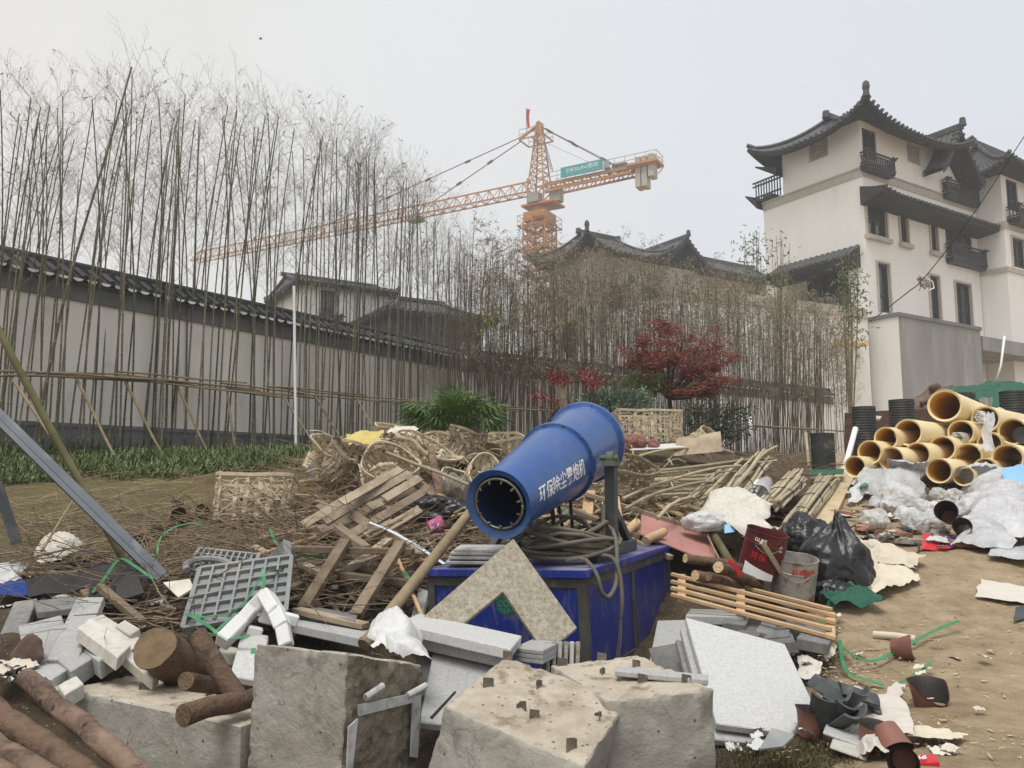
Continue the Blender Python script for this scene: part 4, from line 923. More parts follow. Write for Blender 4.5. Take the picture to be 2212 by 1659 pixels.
# red maple
b = V(1452, 925, 12.7); b.z = gz(b.x, b.y); t = thing('maple_tree', 'small red leaved maple with forked dark trunk', 'tree', tuple(b))
m = MB(); lf = MB(); cen = V(1472, 785, 12.7); k = 12.7 / F
fork = V(1446, 862, 12.7); m.tube([b, lerp(b, fork, .5) + Vector((.03, 0, 0)), fork], [.045, .04, .036], 8)
for (ex, ey, dy) in ((1375, 740, -.3), (1410, 715, .3), (1440, 700, 0), (1480, 720, -.4), (1530, 715, .2), (1565, 745, -.1), (1585, 775, .3), (1370, 790, .2), (1395, 825, -.2), (1420, 840, .3), (1540, 850, .2), (1505, 845, -.4), (1360, 765, -.1), (1580, 825, -.3), (1500, 760, .6), (1440, 770, -.6), (1535, 800, 0), (1405, 770, .5)):
    e = V(ex, ey, 12.7 + dy); mid = lerp(fork, e, .45) + UP * .02 + rv(.05); pts = [fork, mid, lerp(mid, e, .5) + rv(.04) + UP * .05, e]; m.tube(pts, [.028, .018, .011, .004], 6)
    for q in range(11):
        tt = rng.uniform(.35, 1.05); s = pts[1].lerp(e, max(0, (tt - .35) / .65)); d = Vector((rng.uniform(-1, 1), rng.uniform(-1, 1), rng.uniform(-.1, .55))).normalized(); L_ = rng.uniform(.15, .33)
        m.tube([s, s + d * L_ * .5 + UP * .02, s + d * L_], [.005, .004, .002], 3, cap=False)
        for z in range(44):
            p = s + d * L_ * rng.uniform(.2, 1.15) + Vector((rng.gauss(0, .06), rng.gauss(0, .06), rng.gauss(0, .025)))
            for bl in range(3): leaf(lf, p, Vector((math.cos(bl * 2.1 + z), math.sin(bl * 2.1 + z), rng.uniform(-.7, .1))), rng.uniform(.03, .048), .008)
m.build('trunk', M['bark_dark'], t, smooth=True); lf.build('foliage', M['maple'], t)
# red nandina, sparse
for vx, vy, rx, rz, n, lab in ((1195, 842, 45, 30, 420, 'sparse red leaved nandina bush behind the fog cannon'), (1268, 828, 24, 18, 260, 'small tuft of red leaved nandina between the bare shrub and the evergreen shrub')):
    b = V(vx + 8, 930, 11.2); b.z = gz(b.x, b.y); t = thing('nandina', lab, 'shrub', tuple(b)); m, lf = MB(), MB(); k = 11.2 / F
    for i in range(9):
        a = rng.uniform(0, 6.28); e = V(vx + math.cos(a) * rx * rng.uniform(.2, 1), vy + math.sin(a) * rz, 11.2 + rng.uniform(-.2, .2)); m.tube([b, lerp(b, e, .6) + rv(.06), e], [.008, .006, .003], 4)
        for z in range(n // 9): leaf(lf, e + Vector((rng.gauss(0, .07), rng.gauss(0, .07), rng.gauss(0, .045))), rv() + UP * .2, rng.uniform(.04, .065), .011)
    m.build('stem', M['bark_dark'], t); lf.build('foliage', M['nandina'], t)
b = V(1222, 930, 11.0); b.z = gz(b.x, b.y); m = MB()
for i in range(14):
    a = rng.uniform(0, 6.28); e = V(1222 + rng.uniform(-22, 22), rng.uniform(815, 860), 11 + rng.uniform(-.2, .2)); m.tube([b, lerp(b, e, .5) + rv(.04), e], [.008, .006, .002], 4)
    for z in range(3): s = lerp(b, e, rng.uniform(.5, .9)); m.tube([s, s + (UP + rv(.6)) * .15], [.004, .0015], 3)
single(m, 'bare_shrub', M['cane'], 'pale leafless twiggy shrub beside the red nandina', 'shrub')
# lime-green sprigs in the brush
m, t = MB(), None; b = V(1075, 930, 16.2); b.z = gz(b.x, b.y); t = thing('shrub', 'loose lime green budding shrub in the brown bamboo brush', 'shrub', tuple(b)); st_m = MB()
for i in range(16):
    e = V(1078 + rng.gauss(0, 26), 710 + rng.gauss(0, 38), 16.2); st_m.tube([b, lerp(b, e, .6) + rv(.1), e], [.01, .007, .003], 4)
    for z in range(22): leaf(m, e + Vector((rng.gauss(0, .16), rng.gauss(0, .1), rng.gauss(0, .16))), rv(), .055, .014)
st_m.build('stem', M['bark_dark'], t); m.build('foliage', M['lime'], t)
# green bamboo sprays by the villa
for vx, vb, top, Y, n, lab in ((1835, 680, 535, 29, 700, 'leafy green bamboo clump at the villa corner'), (1625, 700, 490, 30, 500, 'airy green bamboo beside the villa far wall'), (1690, 640, 500, 29.5, 160, 'thin pale bamboo spray against the blank villa wall')):
    b = V(vx, 900, Y); b.z = 2; t = thing('bamboo', lab, 'bamboo', tuple(b)); m, lf = MB(), MB(); k = Y / F
    for i in range(7):
        e = V(vx + rng.uniform(-26, 26), top + abs(rng.gauss(0, 40)), Y + rng.uniform(-.3, .3)); pts = [b, lerp(b, e, .6) + rv(.1), e]; m.tube(pts, [.03, .025, .008], 5)
        for z in range(n // 7):
            s = lerp(pts[1], e, rng.random()) + Vector((rng.gauss(0, .3), rng.gauss(0, .2), rng.gauss(0, .2))); leaf(lf, s, rv() - UP * .5, rng.uniform(.15, .28), .03)
    m.build('culm', M['pole_green'], t); lf.build('foliage', M['leaf_olive'], t)
# lady palm
b = V(985, 975, 10.3); b.z = gz(b.x, b.y) - .05; t = thing('lady_palm', 'bright green lady palm with fan leaves, behind the woven baskets', 'palm', tuple(b)); m, lf = MB(), MB()
for i in range(170):
    a = rng.uniform(0, 6.28); rr = rng.random() ** .6; e = V(978 + math.cos(a) * rr * 94, 905 - rng.uniform(-.25, 1) * 48 * (1 - .35 * rr) + rr * 12, 10.3 + math.sin(a) * rr * .5)
    m.tube([b + rv(.08), lerp(b, e, .6) + UP * .05, e], [.006, .004, .003], 3)
    od = (e - b); od.z *= .5; od.normalize(); nrm = (UP * .8 - od * .4 + rv(.4)).normalized(); s = od.cross(nrm).normalized(); nrm = s.cross(od)
    nl = rng.randint(8, 11)
    for q in range(nl):
        an = lerp(-1.45, 1.45, q / (nl - 1)); d = od * math.cos(an) + s * math.sin(an); L_ = rng.uniform(.26, .42) * (1 - .12 * abs(an)); w_ = nrm.cross(d).normalized() * .0085
        p1 = e + d * L_ * .5 + nrm * .02; p2 = e + d * L_ - nrm * .02 - UP * .07
        lf.add([e + w_ * .4, e - w_ * .4, p1 - w_, p1 + w_, p2], [(0, 1, 2, 3), (3, 2, 4)])
m.build('stem', M['pole_green'], t); lf.build('foliage', M['palm'], t)
# strap-leaved ground cover along the wall
m = MB(); rng.seed(8)
q = [G(-90, 1052), G(700, 1004), V(720, 975, 14.6), V(-90, 962, 10.6)]
for _ in range(8000):
    u, v = rng.random(), rng.random(); v = v ** 1.15
    p = lerp(lerp(q[0], q[1], u), lerp(q[3], q[2], u), v); p.z = gz(p.x, p.y) - .02
    if nz(p.x * 1.1, p.y * 1.1, 3) < -.25 - .2 * v: continue
    a = rng.uniform(0, 6.28); d = Vector((math.cos(a), math.sin(a), 0)); h = rng.uniform(.07, .17) * (1 + .7 * max(0, nz(p.x * 1.9, p.y * 1.9, 8))) * (1 - .25 * (v < .12)); o_ = rng.uniform(.05, .2); s = d.cross(UP) * rng.uniform(.004, .0085)
    p1 = p + d * o_ * .3 + UP * h * .6; p2 = p + d * o_ * .8 + UP * h; p3 = p + d * o_ * 1.5 + UP * h * rng.uniform(.6, .95)
    m.add([p - s * .7, p + s * .7, p1 + s, p1 - s, p2 + s * .8, p2 - s * .8, p3], [(0, 1, 2, 3), (3, 2, 4, 5), (5, 4, 6)])
single(m, 'ground_cover', M['blade'], 'strap leaved green ground cover under the bamboo row', 'ground cover').__setitem__('kind', 'stuff')
# ------------------------------------------------------------------ fog cannon
M['blue'] = pm('blue_paint', (.012, .062, .225), (.018, .085, .29), 3, bump=.03, rough=.34, rnd=0, spec=.5, coat=.25, stain=((.075, .115, .21), 4, .52, .70, .5), stain2=((.13, .12, .11), 24, .60, .68, .55))
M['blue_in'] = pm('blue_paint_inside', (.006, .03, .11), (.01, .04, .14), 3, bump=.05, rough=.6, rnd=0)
M['cabblue'] = pm('cabinet_blue', (.010, .026, .20), (.015, .036, .27), 2, bump=.03, rough=.3, rnd=0, spec=.5, coat=.2, stain=((.20, .19, .18), 9, .54, .66, .6, 1.5), stain2=((.13, .12, .11), 26, .56, .66, .6), stretch=(1, 1, .3))
M['post'] = pm('frame_steel', (.035, .04, .045), (.06, .065, .07), 6, bump=.1, rough=.55, rnd=0, stain=((.16, .15, .13), 8, .58, .72, .6))
M['frame'] = pm('cabinet_frame', (.045, .045, .04), (.09, .088, .08), 5, bump=.15, rough=.6, rnd=0, stain=((.22, .2, .17), 9, .55, .7, .6))
M['steel'] = pm('dull_steel', (.16, .15, .13), (.28, .26, .22), 9, bump=.1, rough=.4, metal=.8, rnd=.1, stain=((.12, .08, .05), 7, .55, .7, .6))
M['green_paint'] = pm('bearing_green', (.08, .11, .085), (.13, .16, .12), 6, bump=.1)
F0 = V(1076, 1090, 4.3); F1 = V(1263, 956, 5.6); AX = (F1 - F0).normalized(); LB = (F1 - F0).length
E1 = AX.cross(UP).normalized(); E2 = E1.cross(AX); MA = Matrix((E1, E2, AX)).transposed().to_4x4(); MA.translation = F0
cn = thing('fog_cannon', 'blue fog cannon with open barrel on a dark blue steel cabinet', 'fog cannon', tuple(V(1150, 1430, 4.9)))
m = MB(); S = .61 * LB
m.lathe([(.158, .02), (.196, 0), (.197, .012), (.172, .02), (.176, .06), (.25, S - .02), (.268, S - .015), (.270, S), (.270, S + .012), (.24, S + .014)], 56, MA)
barrel = m.build('barrel', M['blue'], cn, smooth=True, auto=28)
m = MB(); m.lathe([(.158, .02), (.16, .05), (.225, S), (.23, S + .3), (.1, S + .32), (.0, S + .3)][::-1], 48, MA); m.build('barrel_lining', M['blue_in'], barrel, smooth=True, auto=30)
m = MB(); m.lathe([(.235, S + .01), (.236, S + .08), (.242, S + .2), (.272, LB - .03), (.296, LB - .014), (.298, LB), (.298, LB + .012), (.26, LB + .014), (.2, LB - .03), (0, LB - .04)], 56, MA)
drum = m.build('fan_drum', M['blue'], cn, smooth=True, auto=28)
m = MB()
for k in range(12):
    m = MB(); a = k * math.pi / 6 + .2; q = MA @ Vector((.259 * math.cos(a), .259 * math.sin(a), S - .005)); m.tube([q - AX * .02, q + AX * .03], .008, 6); m.build('flange_bolt', M['steel'], drum)
for k in range(10):
    m = MB(); a = k * math.pi / 5; q = MA @ Vector((.286 * math.cos(a), .286 * math.sin(a), LB - .01)); m.tube([q - AX * .015, q + AX * .02], .007, 6); m.build('flange_bolt', M['steel'], drum)
m = MB(); rp = .142; z0 = -.004
pts = [MA @ Vector((rp * math.cos(2 * math.pi * i / 48), rp * math.sin(2 * math.pi * i / 48), .012)) for i in range(49)]; m.tube(pts, .0085, 8)
ring = m.build('nozzle_ring', M['steel'], cn, smooth=True)
M['brasscap'] = pm('dull_brass', (.07, .06, .05), (.14, .12, .095), 12, bump=.1, rough=.45, metal=.6, rnd=.2)
for k in range(11):
    a = 2 * math.pi * k / 11 + .15; c_, s_ = math.cos(a), math.sin(a); q = MA @ Vector((rp * c_, rp * s_, .01)); d = (MA.to_3x3() @ Vector((-c_ * .8, -s_ * .8, -.6))).normalized()
    m = MB(); m.tube([q, q + d * .01, q + d * .011, q + d * .024, q + d * .025, q + d * .03], [.006, .006, .0075, .0075, .005, .005], 8); m.build('nozzle', M['brasscap'], ring)
# painted characters along the flank
vs, fs, lo, hi = text_mesh('环保除尘雾炮机', .012, .12)
def rc(t): return lerp(.176, .25, (t - .06) / (S - .08)) + .0018
def proj(p):
    d = Vector(p) - CAM; y = d.y * ct + d.z * st; return (1106 + F * d.x / y, 829.5 - F * (-d.y * st + d.z * ct) / y)
best = min((abs(proj(MA @ Vector((rc(.45 * S) * math.cos(a), rc(.45 * S) * math.sin(a), .45 * S)))[1] - 1046) + (0 if abs(a) < 1.6 else 1e4), a) for a in [i * .02 - 1.5 for i in range(150)])
PHI = best[1]
m = MB(); T0, T1 = .17 * S, .86 * S
def tm(v):
    u = (v.x - lo) / (hi - lo); t = lerp(T0, T1, u); h = (v.y - .35) * .098 * (1 + .2 * u); a = PHI + .03 + h / rc(t) + .018 * nz(v.x * 3, v.y * 3); t += .006 * nz(v.x * 4, v.y * 4, 7)
    return MA @ Vector((rc(t) * math.cos(a), rc(t) * math.sin(a), t))
m.add([tm(v) for v in vs], fs); m.build('lettering', M['white'], barrel)
# tilting fork
PV = MA @ Vector((0, 0, .69 * LB)); LZ = .965
m = MB()
for s in (1, -1):
    top = PV + E1 * s * .335 - UP * .055; bot = Vector((top.x, top.y, LZ)); m.bar(bot, top, .07, .07, up=(AX.x, AX.y, 0)); 
    fwd = Vector((AX.x, AX.y, 0)).normalized(); m.bar(top - UP * .25, Vector((top.x, top.y, LZ + .03)) + fwd * .42 * s, .05, .05); m.bar(top - UP * .3, Vector((top.x, top.y, LZ + .03)) - E1 * s * .3, .05, .05)
    m.bar(bot + UP * .04 - fwd * .4, bot + UP * .04 + fwd * .45, .075, .075)
a_, b_ = PV + E1 * .3, PV - E1 * .3; m.bar(Vector((a_.x, a_.y, LZ + .04)), Vector((b_.x, b_.y, LZ + .04)), .074, .072)
fork = m.build('fork_frame', M['post'], cn, bevel=.004)
for s in (1, -1):
    m = MB(); q = PV + E1 * s * .335; m.tube([q - E1 * s * .07, q + E1 * s * .05], .018, 10); m.box(q - UP * .035, (.16, .08, .035), Matrix((Vector((AX.x, AX.y, 0)).normalized(), E1, UP)).transposed())
    m.tube([q - E1 * s * .022, q + E1 * s * .022], .042, 16)
    m.build('pivot_bearing', M['green_paint'], fork, smooth=True, auto=35)
m = MB(); q = PV - UP * .24; m.tube([q - UP * .02 - AX * .2, q - UP * .42 - AX * .12], .014, 8); m.tube([q - AX * .1, q - UP * .2 - AX * .02, q - UP * .42 + E1 * .06], .011, 8); m.tube([q + AX * .0 + E1 * .05, q - UP * .42 + E1 * .06 + AX * .05], .011, 8)
m.build('hydraulic_hose', pm('black_rubber', (.012, .012, .012), (.03, .03, .03), 5, bump=.1, rough=.6), cn)
# cabinet
K0 = V(1262, 1231, 4.3); KL = V(922, 1228, 4.75); KR = V(1447, 1175, 5.88)
ax_, ay_ = (KL - K0), (KR - K0); lx, ly = ax_.length, ay_.length; ax_.normalize(); ay_ = (ay_ - ax_ * ay_.dot(ax_)).normalized(); az_ = ay_.cross(ax_).normalized(); az_ = az_ if az_.z > 0 else -az_
kp = lambda x, y, z: K0 + ax_ * x + ay_ * y + az_ * z
HC = .62
def kbox(mb, x0, x1, y0, y1, z0, z1): mb.hexa([kp(x, y, z0) for x, y in ((x0, y0), (x1, y0), (x1, y1), (x0, y1))] + [kp(x, y, z1) for x, y in ((x0, y0), (x1, y0), (x1, y1), (x0, y1))])
m = MB(); kbox(m, -.02, lx + .02, -.02, ly + .02, -.045, 0); m.mi[-5] = 1; M['cablid'] = pm('dusty_lid', (.03, .035, .19), (.06, .065, .24), 3, bump=.05, rough=.4, rnd=0, spec=.5, stain=((.30, .30, .34), 2.2, .42, .62, .85), stain2=((.2, .17, .12), 12, .58, .7, .6))
cab = m.build('cabinet_lid', [M['cabblue'], M['cablid']], cn, bevel=.004)
m = MB()
for x in (0, lx - .05):
    for y in (0, ly - .05): kbox(m, x, x + .05, y, y + .05, -HC, -.047)
for x0, x1, y0, y1 in ((.05, lx - .05, 0, .05), (.05, lx - .05, ly - .05, ly), (0, .05, .05, ly - .05), (lx - .05, lx, .05, ly - .05)):
    kbox(m, x0, x1, y0, y1, -.1, -.047); kbox(m, x0, x1, y0, y1, -HC, -HC + .05)
kbox(m, .0, .045, ly * .47, ly * .47 + .045, -HC + .05, -.1)
m.build('cabinet_frame', M['frame'], cn, bevel=.003)
m = MB(); kbox(m, .05, lx - .05, .012, .022, -HC + .05, -.1); front = m.build('cabinet_panel', M['cabblue'], cn)
for y0, y1 in ((.05, ly * .47), (ly * .47 + .045, ly - .05)): m = MB(); kbox(m, .014, .024, y0, y1, -HC + .05, -.1); m.build('cabinet_panel', M['cabblue'], cn)
m = MB(); kbox(m, lx - .024, lx - .014, .05, ly - .05, -HC + .05, -.1); m.build('cabinet_panel', M['cabblue'], cn)
# round green emblem
M['emblem'] = pm('emblem_green', (.012, .12, .09), (.016, .14, .105), 3, bump=0, rnd=0); M['emblem_line'] = pm('emblem_line', (.12, .36, .25), (.14, .4, .28), 3, bump=0, rnd=0)
d = ray(1094, 1304); nn = ay_; kk = (kp(0, .010, 0) - CAM).dot(nn) / d.dot(nn); EC = CAM + d * kk
ep = lambda a, r, k=0: EC - ax_ * r * math.cos(a) + az_ * r * math.sin(a) - ay_ * k
m = MB(); m.slab([ep(i * math.pi / 20, .068) for i in range(40)], .004, up=-ay_); emb = m.build('emblem', M['emblem'], front)
m = MB()
for k in range(8):
    c_ = k * math.pi / 4; m.tube([EC - ax_ * (.03 * math.cos(c_) + .016 * math.cos(i * math.pi / 8)) + az_ * (.03 * math.sin(c_) + .016 * math.sin(i * math.pi / 8)) - ay_ * .002 for i in range(17)], .0012, 4)
m.tube([ep(i * math.pi / 20, .012, .002) for i in range(41)], .0015, 4); m.tube([ep(i * math.pi / 20, .052, .002) for i in range(41)], .001, 4)
m.build('emblem_tracery', M['emblem_line'], emb)
# coiled hose on the lid
M['hose'] = pm('dusty_hose', (.10, .088, .065), (.17, .15, .115), 8, bump=.25, rough=.75, rnd=0)
rng.seed(31); m = MB(); C0 = Vector((.36, 4.86, LZ + .01)); pts = []; n_ = 17; la = ay_.xy.normalized().to_3d(); lb = Vector((-la.y, la.x, 0))
for i in range(n_ * 14 + 1):
    t = i / 14; a = 2 * math.pi * t; rr = .25 + .055 * math.sin(t * 2.3) + .04 * nz(t * .9, 1); lift = .02 + .10 * (t / n_) + .17 * max(0, math.sin(a * .5 + t * .7)) ** 4 * (.4 + .6 * math.sin(t * 1.1) ** 2)
    pts.append(C0 + la * (rr * 1.05 * math.sin(a) + .06 * nz(t * .6, 5)) + lb * (rr * .95 * math.cos(a) + .09 * nz(t * .5, 9)) + UP * lift)
m.tube(pts, .0125, 8)
def hang(pp, r=.0125): m.tube([lerp(pp[int(s)], pp[min(len(pp) - 1, int(s) + 1)], s - int(s)) if False else cat(pp, s / 24 * (len(pp) - 1)) for s in range(25)], r, 8)
def cat(P_, s):     # smooth curve through points
    i = min(len(P_) - 2, int(s)); t = s - i; p0, p1, p2, p3 = (P_[max(0, min(len(P_) - 1, i + k))] for k in (-1, 0, 1, 2))
    return .5 * ((2 * p1) + (p2 - p0) * t + (2 * p0 - 5 * p1 + 4 * p2 - p3) * t * t + (3 * p1 - p0 - 3 * p2 + p3) * t ** 3)
hang([V(1225, 1212, 4.5), V(1262, 1208, 4.42), V(1288, 1240, 4.36), V(1300, 1280, 4.36), V(1315, 1289, 4.4), V(1330, 1262, 4.5), V(1333, 1215, 4.6), V(1326, 1150, 4.75), V(1296, 1132, 4.95), V(1250, 1140, 5.1)])
hang([V(1220, 1196, 4.7), V(1305, 1200, 4.6), V(1328, 1212, 4.55), V(1340, 1250, 4.52), V(1343, 1300, 4.5), V(1341, 1332, 4.5)])
m.tube([V(1341, 1332, 4.5), V(1342, 1345, 4.49), V(1341, 1390, 4.48), V(1334, 1432, 4.45)], .004, 5); m.tube([V(1341, 1332, 4.5), V(1337, 1380, 4.48), V(1330, 1432, 4.45)], .003, 5)
hang([V(1303, 1090, 5.0), V(1303, 1140, 4.95), V(1304, 1190, 4.85)], .014)
single(m, 'hose', M['hose'], 'dusty coiled hose on the blue cabinet lid, one loop hanging over its edge', 'hose', smooth=True, auto=60)
# ------------------------------------------------------------------ debris materials
M['concrete'] = pm('old_concrete', (.30, .28, .24), (.45, .425, .375), 9, bump=.6, bscale=45, rnd=.05, crack=((.12, .10, .08), 3.2, .02, .5), stain=((.14, .122, .095), 4.5, .53, .62, .55, .4), stain2=((.37, .335, .27), 2.2, .54, .68, .8), spots=((.07, .06, .048), 15, .11, .8))
M['concrete_top'] = pm('dusty_concrete_top', (.46, .40, .31), (.62, .55, .44), 7, bump=1.0, bscale=38, bdist=.02, rnd=.03, stain=((.22, .175, .12), 9, .54, .64, .9), stain2=((.30, .25, .18), 2.5, .52, .66, .7), spots=((.10, .075, .05), 22, .16, .8))
M['concrete_rough'] = pm('broken_concrete', (.155, .13, .092), (.33, .285, .215), 14, bump=1.0, bscale=28, bdist=.03, rnd=0, stain=((.33, .30, .24), 5, .56, .7, .7), stain2=((.05, .042, .03), 9, .55, .68, .8))
M['tape'] = pm('plastic_tape', (.42, .43, .42), (.55, .55, .53), 12, bump=.2, rough=.45, stain=((.2, .18, .15), 14, .5, .65, .7))
M['rustbit'] = pm('rusty_sheet', (.10, .085, .068), (.20, .17, .135), 14, bump=.5, rough=.7, stain=((.16, .09, .05), 10, .55, .7, .6))
M['granite'] = pm('grey_granite', (.34, .34, .33), (.43, .43, .415), 60, detail=3, bump=.12, bscale=80, rnd=.12, spots=((.17, .17, .17), 85, .28, .6), stain=((.42, .36, .27), 2.5, .56, .75, .7))
M['granite_white'] = pm('white_granite', (.42, .42, .405), (.54, .54, .52), 70, detail=3, bump=.1, bscale=90, rnd=.03, spots=((.30, .30, .30), 75, .24, .45), stain=((.50, .38, .23), 2.0, .62, .78, .7))
M['granite_tan'] = pm('weathered_granite', (.20, .175, .125), (.40, .36, .28), 40, detail=5, bump=.25, bscale=60, rnd=0, spots=((.10, .085, .065), 60, .3, .6), stain=((.17, .14, .09), 4, .52, .68, .7), stain2=((.46, .43, .36), 3, .58, .72, .6))
M['stone_dark'] = pm('dark_paver', (.13, .13, .128), (.21, .21, .205), 30, detail=4, bump=.15, rnd=.25, stain=((.30, .27, .21), 4, .55, .7, .6))
M['stone_light'] = pm('pale_kerb', (.42, .40, .35), (.54, .52, .46), 25, detail=5, bump=.15, rnd=.15, stain=((.36, .29, .19), 4, .55, .72, .6))
M['bark'] = pm('pine_bark', (.10, .062, .04), (.23, .145, .095), 9, bump=1.0, bscale=34, bdist=.02, rnd=.15, stretch=(1, 1, 1), stain=((.045, .03, .022), 9, .5, .65, .8), stain2=((.28, .21, .15), 12, .6, .72, .6))
M['bark_red'] = pm('peeled_log', (.13, .082, .056), (.25, .17, .12), 9, bump=.9, bscale=36, rnd=.12, stain=((.055, .034, .025), 8, .50, .62, .85), stain2=((.32, .25, .19), 16, .58, .7, .6), spots=((.035, .02, .015), 12, .15, .95))
M['endgrain'] = pm('end_grain', (.10, .066, .038), (.21, .145, .08), 12, bump=.4, rnd=.15, stain=((.08, .055, .03), 6, .5, .7, .7))
M['endgrain_pale'] = pm('fresh_end_grain', (.50, .36, .20), (.64, .49, .30), 10, bump=.2, rnd=.1)
M['wood'] = pm('weathered_board', (.235, .18, .122), (.40, .325, .235), 5, bump=.4, bscale=50, rnd=.25, stretch=(1, 1, 1), stain=((.10, .075, .05), 6, .5, .7, .7), stain2=((.42, .33, .21), 3, .58, .75, .6))
M['wood_dark'] = pm('wet_timber', (.12, .085, .056), (.25, .19, .13), 8, bump=.5, bscale=40, rnd=.25, stain=((.27, .21, .15), 7, .56, .72, .6))
M['wood_new'] = pm('sawn_pine', (.42, .27, .14), (.57, .40, .23), 6, bump=.25, bscale=40, rnd=.12, stain=((.26, .16, .09), 7, .55, .72, .6))
M['plank'] = pm('pale_plank', (.44, .34, .20), (.56, .45, .29), 4, bump=.25, bscale=40, rnd=.05, stain=((.33, .24, .13), 5, .5, .7, .6))
M['plasticgrey'] = pm('grey_plastic', (.19, .20, .20), (.27, .275, .27), 4, bump=.08, rough=.5, rnd=.08, stain=((.34, .29, .22), 4, .54, .7, .7))
M['channel'] = pm('galvanised_channel', (.10, .112, .13), (.15, .163, .18), 4, bump=.1, rough=.5, metal=.3, rnd=.1, stain=((.33, .34, .36), 5, .55, .72, .6), stain2=((.10, .06, .04), 8, .63, .75, .6))
M['foam'] = pm('white_foam', (.60, .60, .585), (.69, .69, .67), 8, bump=.25, bscale=60, rnd=.03, stain=((.55, .5, .42), 5, .6, .75, .5))
M['bag_white'] = pm('white_bag', (.50, .50, .49), (.62, .62, .61), 4, bump=.5, bscale=30, rough=.4, rnd=.06, stain=((.46, .42, .36), 4, .55, .75, .5))
M['bag_clear'] = pm('cloudy_bag', (.52, .52, .51), (.68, .68, .67), 6, bump=.6, bscale=34, rough=.28, rnd=.15, stain=((.40, .29, .23), 3.5, .50, .66, .8), alpha=.8)
M['bag_silver'] = pm('silver_sheet', (.38, .38, .39), (.54, .54, .55), 5, bump=.6, bscale=30, rough=.35, rnd=.1, stain=((.34, .31, .27), 4, .5, .7, .6), stain2=((.66, .66, .67), 7, .55, .7, .5))
M['bag_black'] = pm('black_bag', (.006, .006, .007), (.012, .012, .013), 4, bump=.5, bscale=34, rough=.22, rnd=.1, spec=.55)
M['cream'] = pm('cream_sheet', (.53, .46, .35), (.66, .60, .49), 4, bump=.6, bscale=24, rough=.6, rnd=.06, stain=((.40, .31, .2), 4, .52, .72, .6))
M['paper'] = pm('dirty_paper', (.55, .51, .44), (.66, .62, .55), 4, bump=.2, rough=.8, rnd=.1, stain=((.36, .3, .22), 4, .52, .72, .6))
M['wovenwhite'] = pm('woven_sack', (.50, .47, .405), (.60, .57, .50), 30, bump=.3, bscale=120, rough=.6, rnd=.05, stain=((.45, .39, .3), 3, .55, .72, .5))
M['yellow'] = M.get('x') or pm('yellow_cloth', (.47, .37, .11), (.58, .47, .17), 6, bump=.3, rnd=0, stain=((.45, .35, .14), 5, .55, .7, .5))
M['greennet'] = pm('green_net', (.012, .075, .045), (.025, .125, .075), 40, bump=.3, bscale=140, rough=.7, rnd=.12, stain=((.10, .17, .10), 5, .56, .72, .6))
M['greenstrap'] = pm('green_strap', (.025, .16, .06), (.05, .24, .10), 5, bump=.1, rough=.35, rnd=.15, stain=((.2, .28, .15), 7, .58, .72, .6))
M['stripwhite'] = pm('pale_strip', (.45, .52, .60), (.6, .65, .7), 9, bump=.1, rnd=0)
M['bluetarp'] = pm('blue_tarp', (.012, .04, .20), (.02, .06, .27), 5, bump=.25, rnd=.15)
M['sheetblue'] = pm('light_blue_plastic', (.20, .42, .66), (.26, .5, .74), 5, bump=.1, rough=.4, rnd=.05)
M['pot'] = pm('brown_plastic_pot', (.19, .08, .058), (.28, .125, .095), 6, bump=.4, bscale=20, rough=.6, rnd=.2, stain=((.10, .06, .05), 6, .55, .7, .6))
M['potdark'] = pm('pot_inside', (.03, .025, .024), (.06, .05, .046), 6, bump=.2, rough=.6)
M['brick'] = pm('red_brick', (.22, .09, .05), (.34, .16, .10), 9, bump=.5, bscale=40, rnd=.25, stain=((.36, .29, .21), 6, .52, .7, .6))
M['brickgrey'] = pm('grey_brick', (.24, .22, .19), (.34, .32, .27), 9, bump=.5, bscale=40, rnd=.15)
M['tile'] = pm('black_roof_tile', (.04, .042, .045), (.085, .087, .09), 7, bump=.2, rough=.65, rnd=.2, stain=((.28, .26, .22), 8, .56, .7, .6))
M['pinkboard'] = pm('pink_board', (.36, .165, .14), (.45, .225, .195), 3, bump=.1, rnd=0, stain=((.36, .27, .2), 5, .55, .75, .6))
M['basket'] = pm('split_bamboo', (.42, .345, .23), (.60, .51, .36), 12, bump=.2, rnd=.12, stain=((.19, .14, .09), 5, .5, .7, .7))
M['basket_old'] = pm('old_split_bamboo', (.20, .155, .10), (.32, .26, .175), 12, bump=.2, rnd=.15, stain=((.11, .08, .05), 5, .5, .7, .7))
M['rock'] = pm('muddy_rock', (.13, .115, .09), (.26, .235, .19), 6, bump=.7, bscale=25, rnd=.15, stain=((.33, .28, .2), 4, .55, .72, .6))
M['soilrock'] = pm('red_rubble', (.075, .045, .032), (.19, .125, .095), 6, bump=.6, bscale=25, rnd=.35, hue=.01)
M['twigdead'] = pm('dead_twig', (.11, .08, .05), (.29, .22, .145), 9, bump=0, rnd=0)
M['straw'] = pm('dry_straw', (.30, .23, .13), (.44, .36, .22), 9, bump=0, rnd=0)
M['pipe'] = pm('cream_pipe', (.70, .56, .31), (.76, .63, .38), 3, bump=.03, rough=.4, rnd=.04, stain=((.5, .42, .28), 4, .6, .75, .4))
M['pipein'] = pm('amber_pipe_inside', (.66, .36, .065), (.72, .43, .10), 3, bump=.03, rough=.45, rnd=.05)
M['corr'] = pm('black_pipe', (.022, .024, .026), (.042, .044, .047), 5, bump=.1, rough=.5, rnd=.2, stain=((.16, .12, .08), 5, .57, .68, .7))
M['red'] = pm('red_packet', (.50, .02, .03), (.58, .04, .05), 4, bump=.1, rough=.4, rnd=.05)
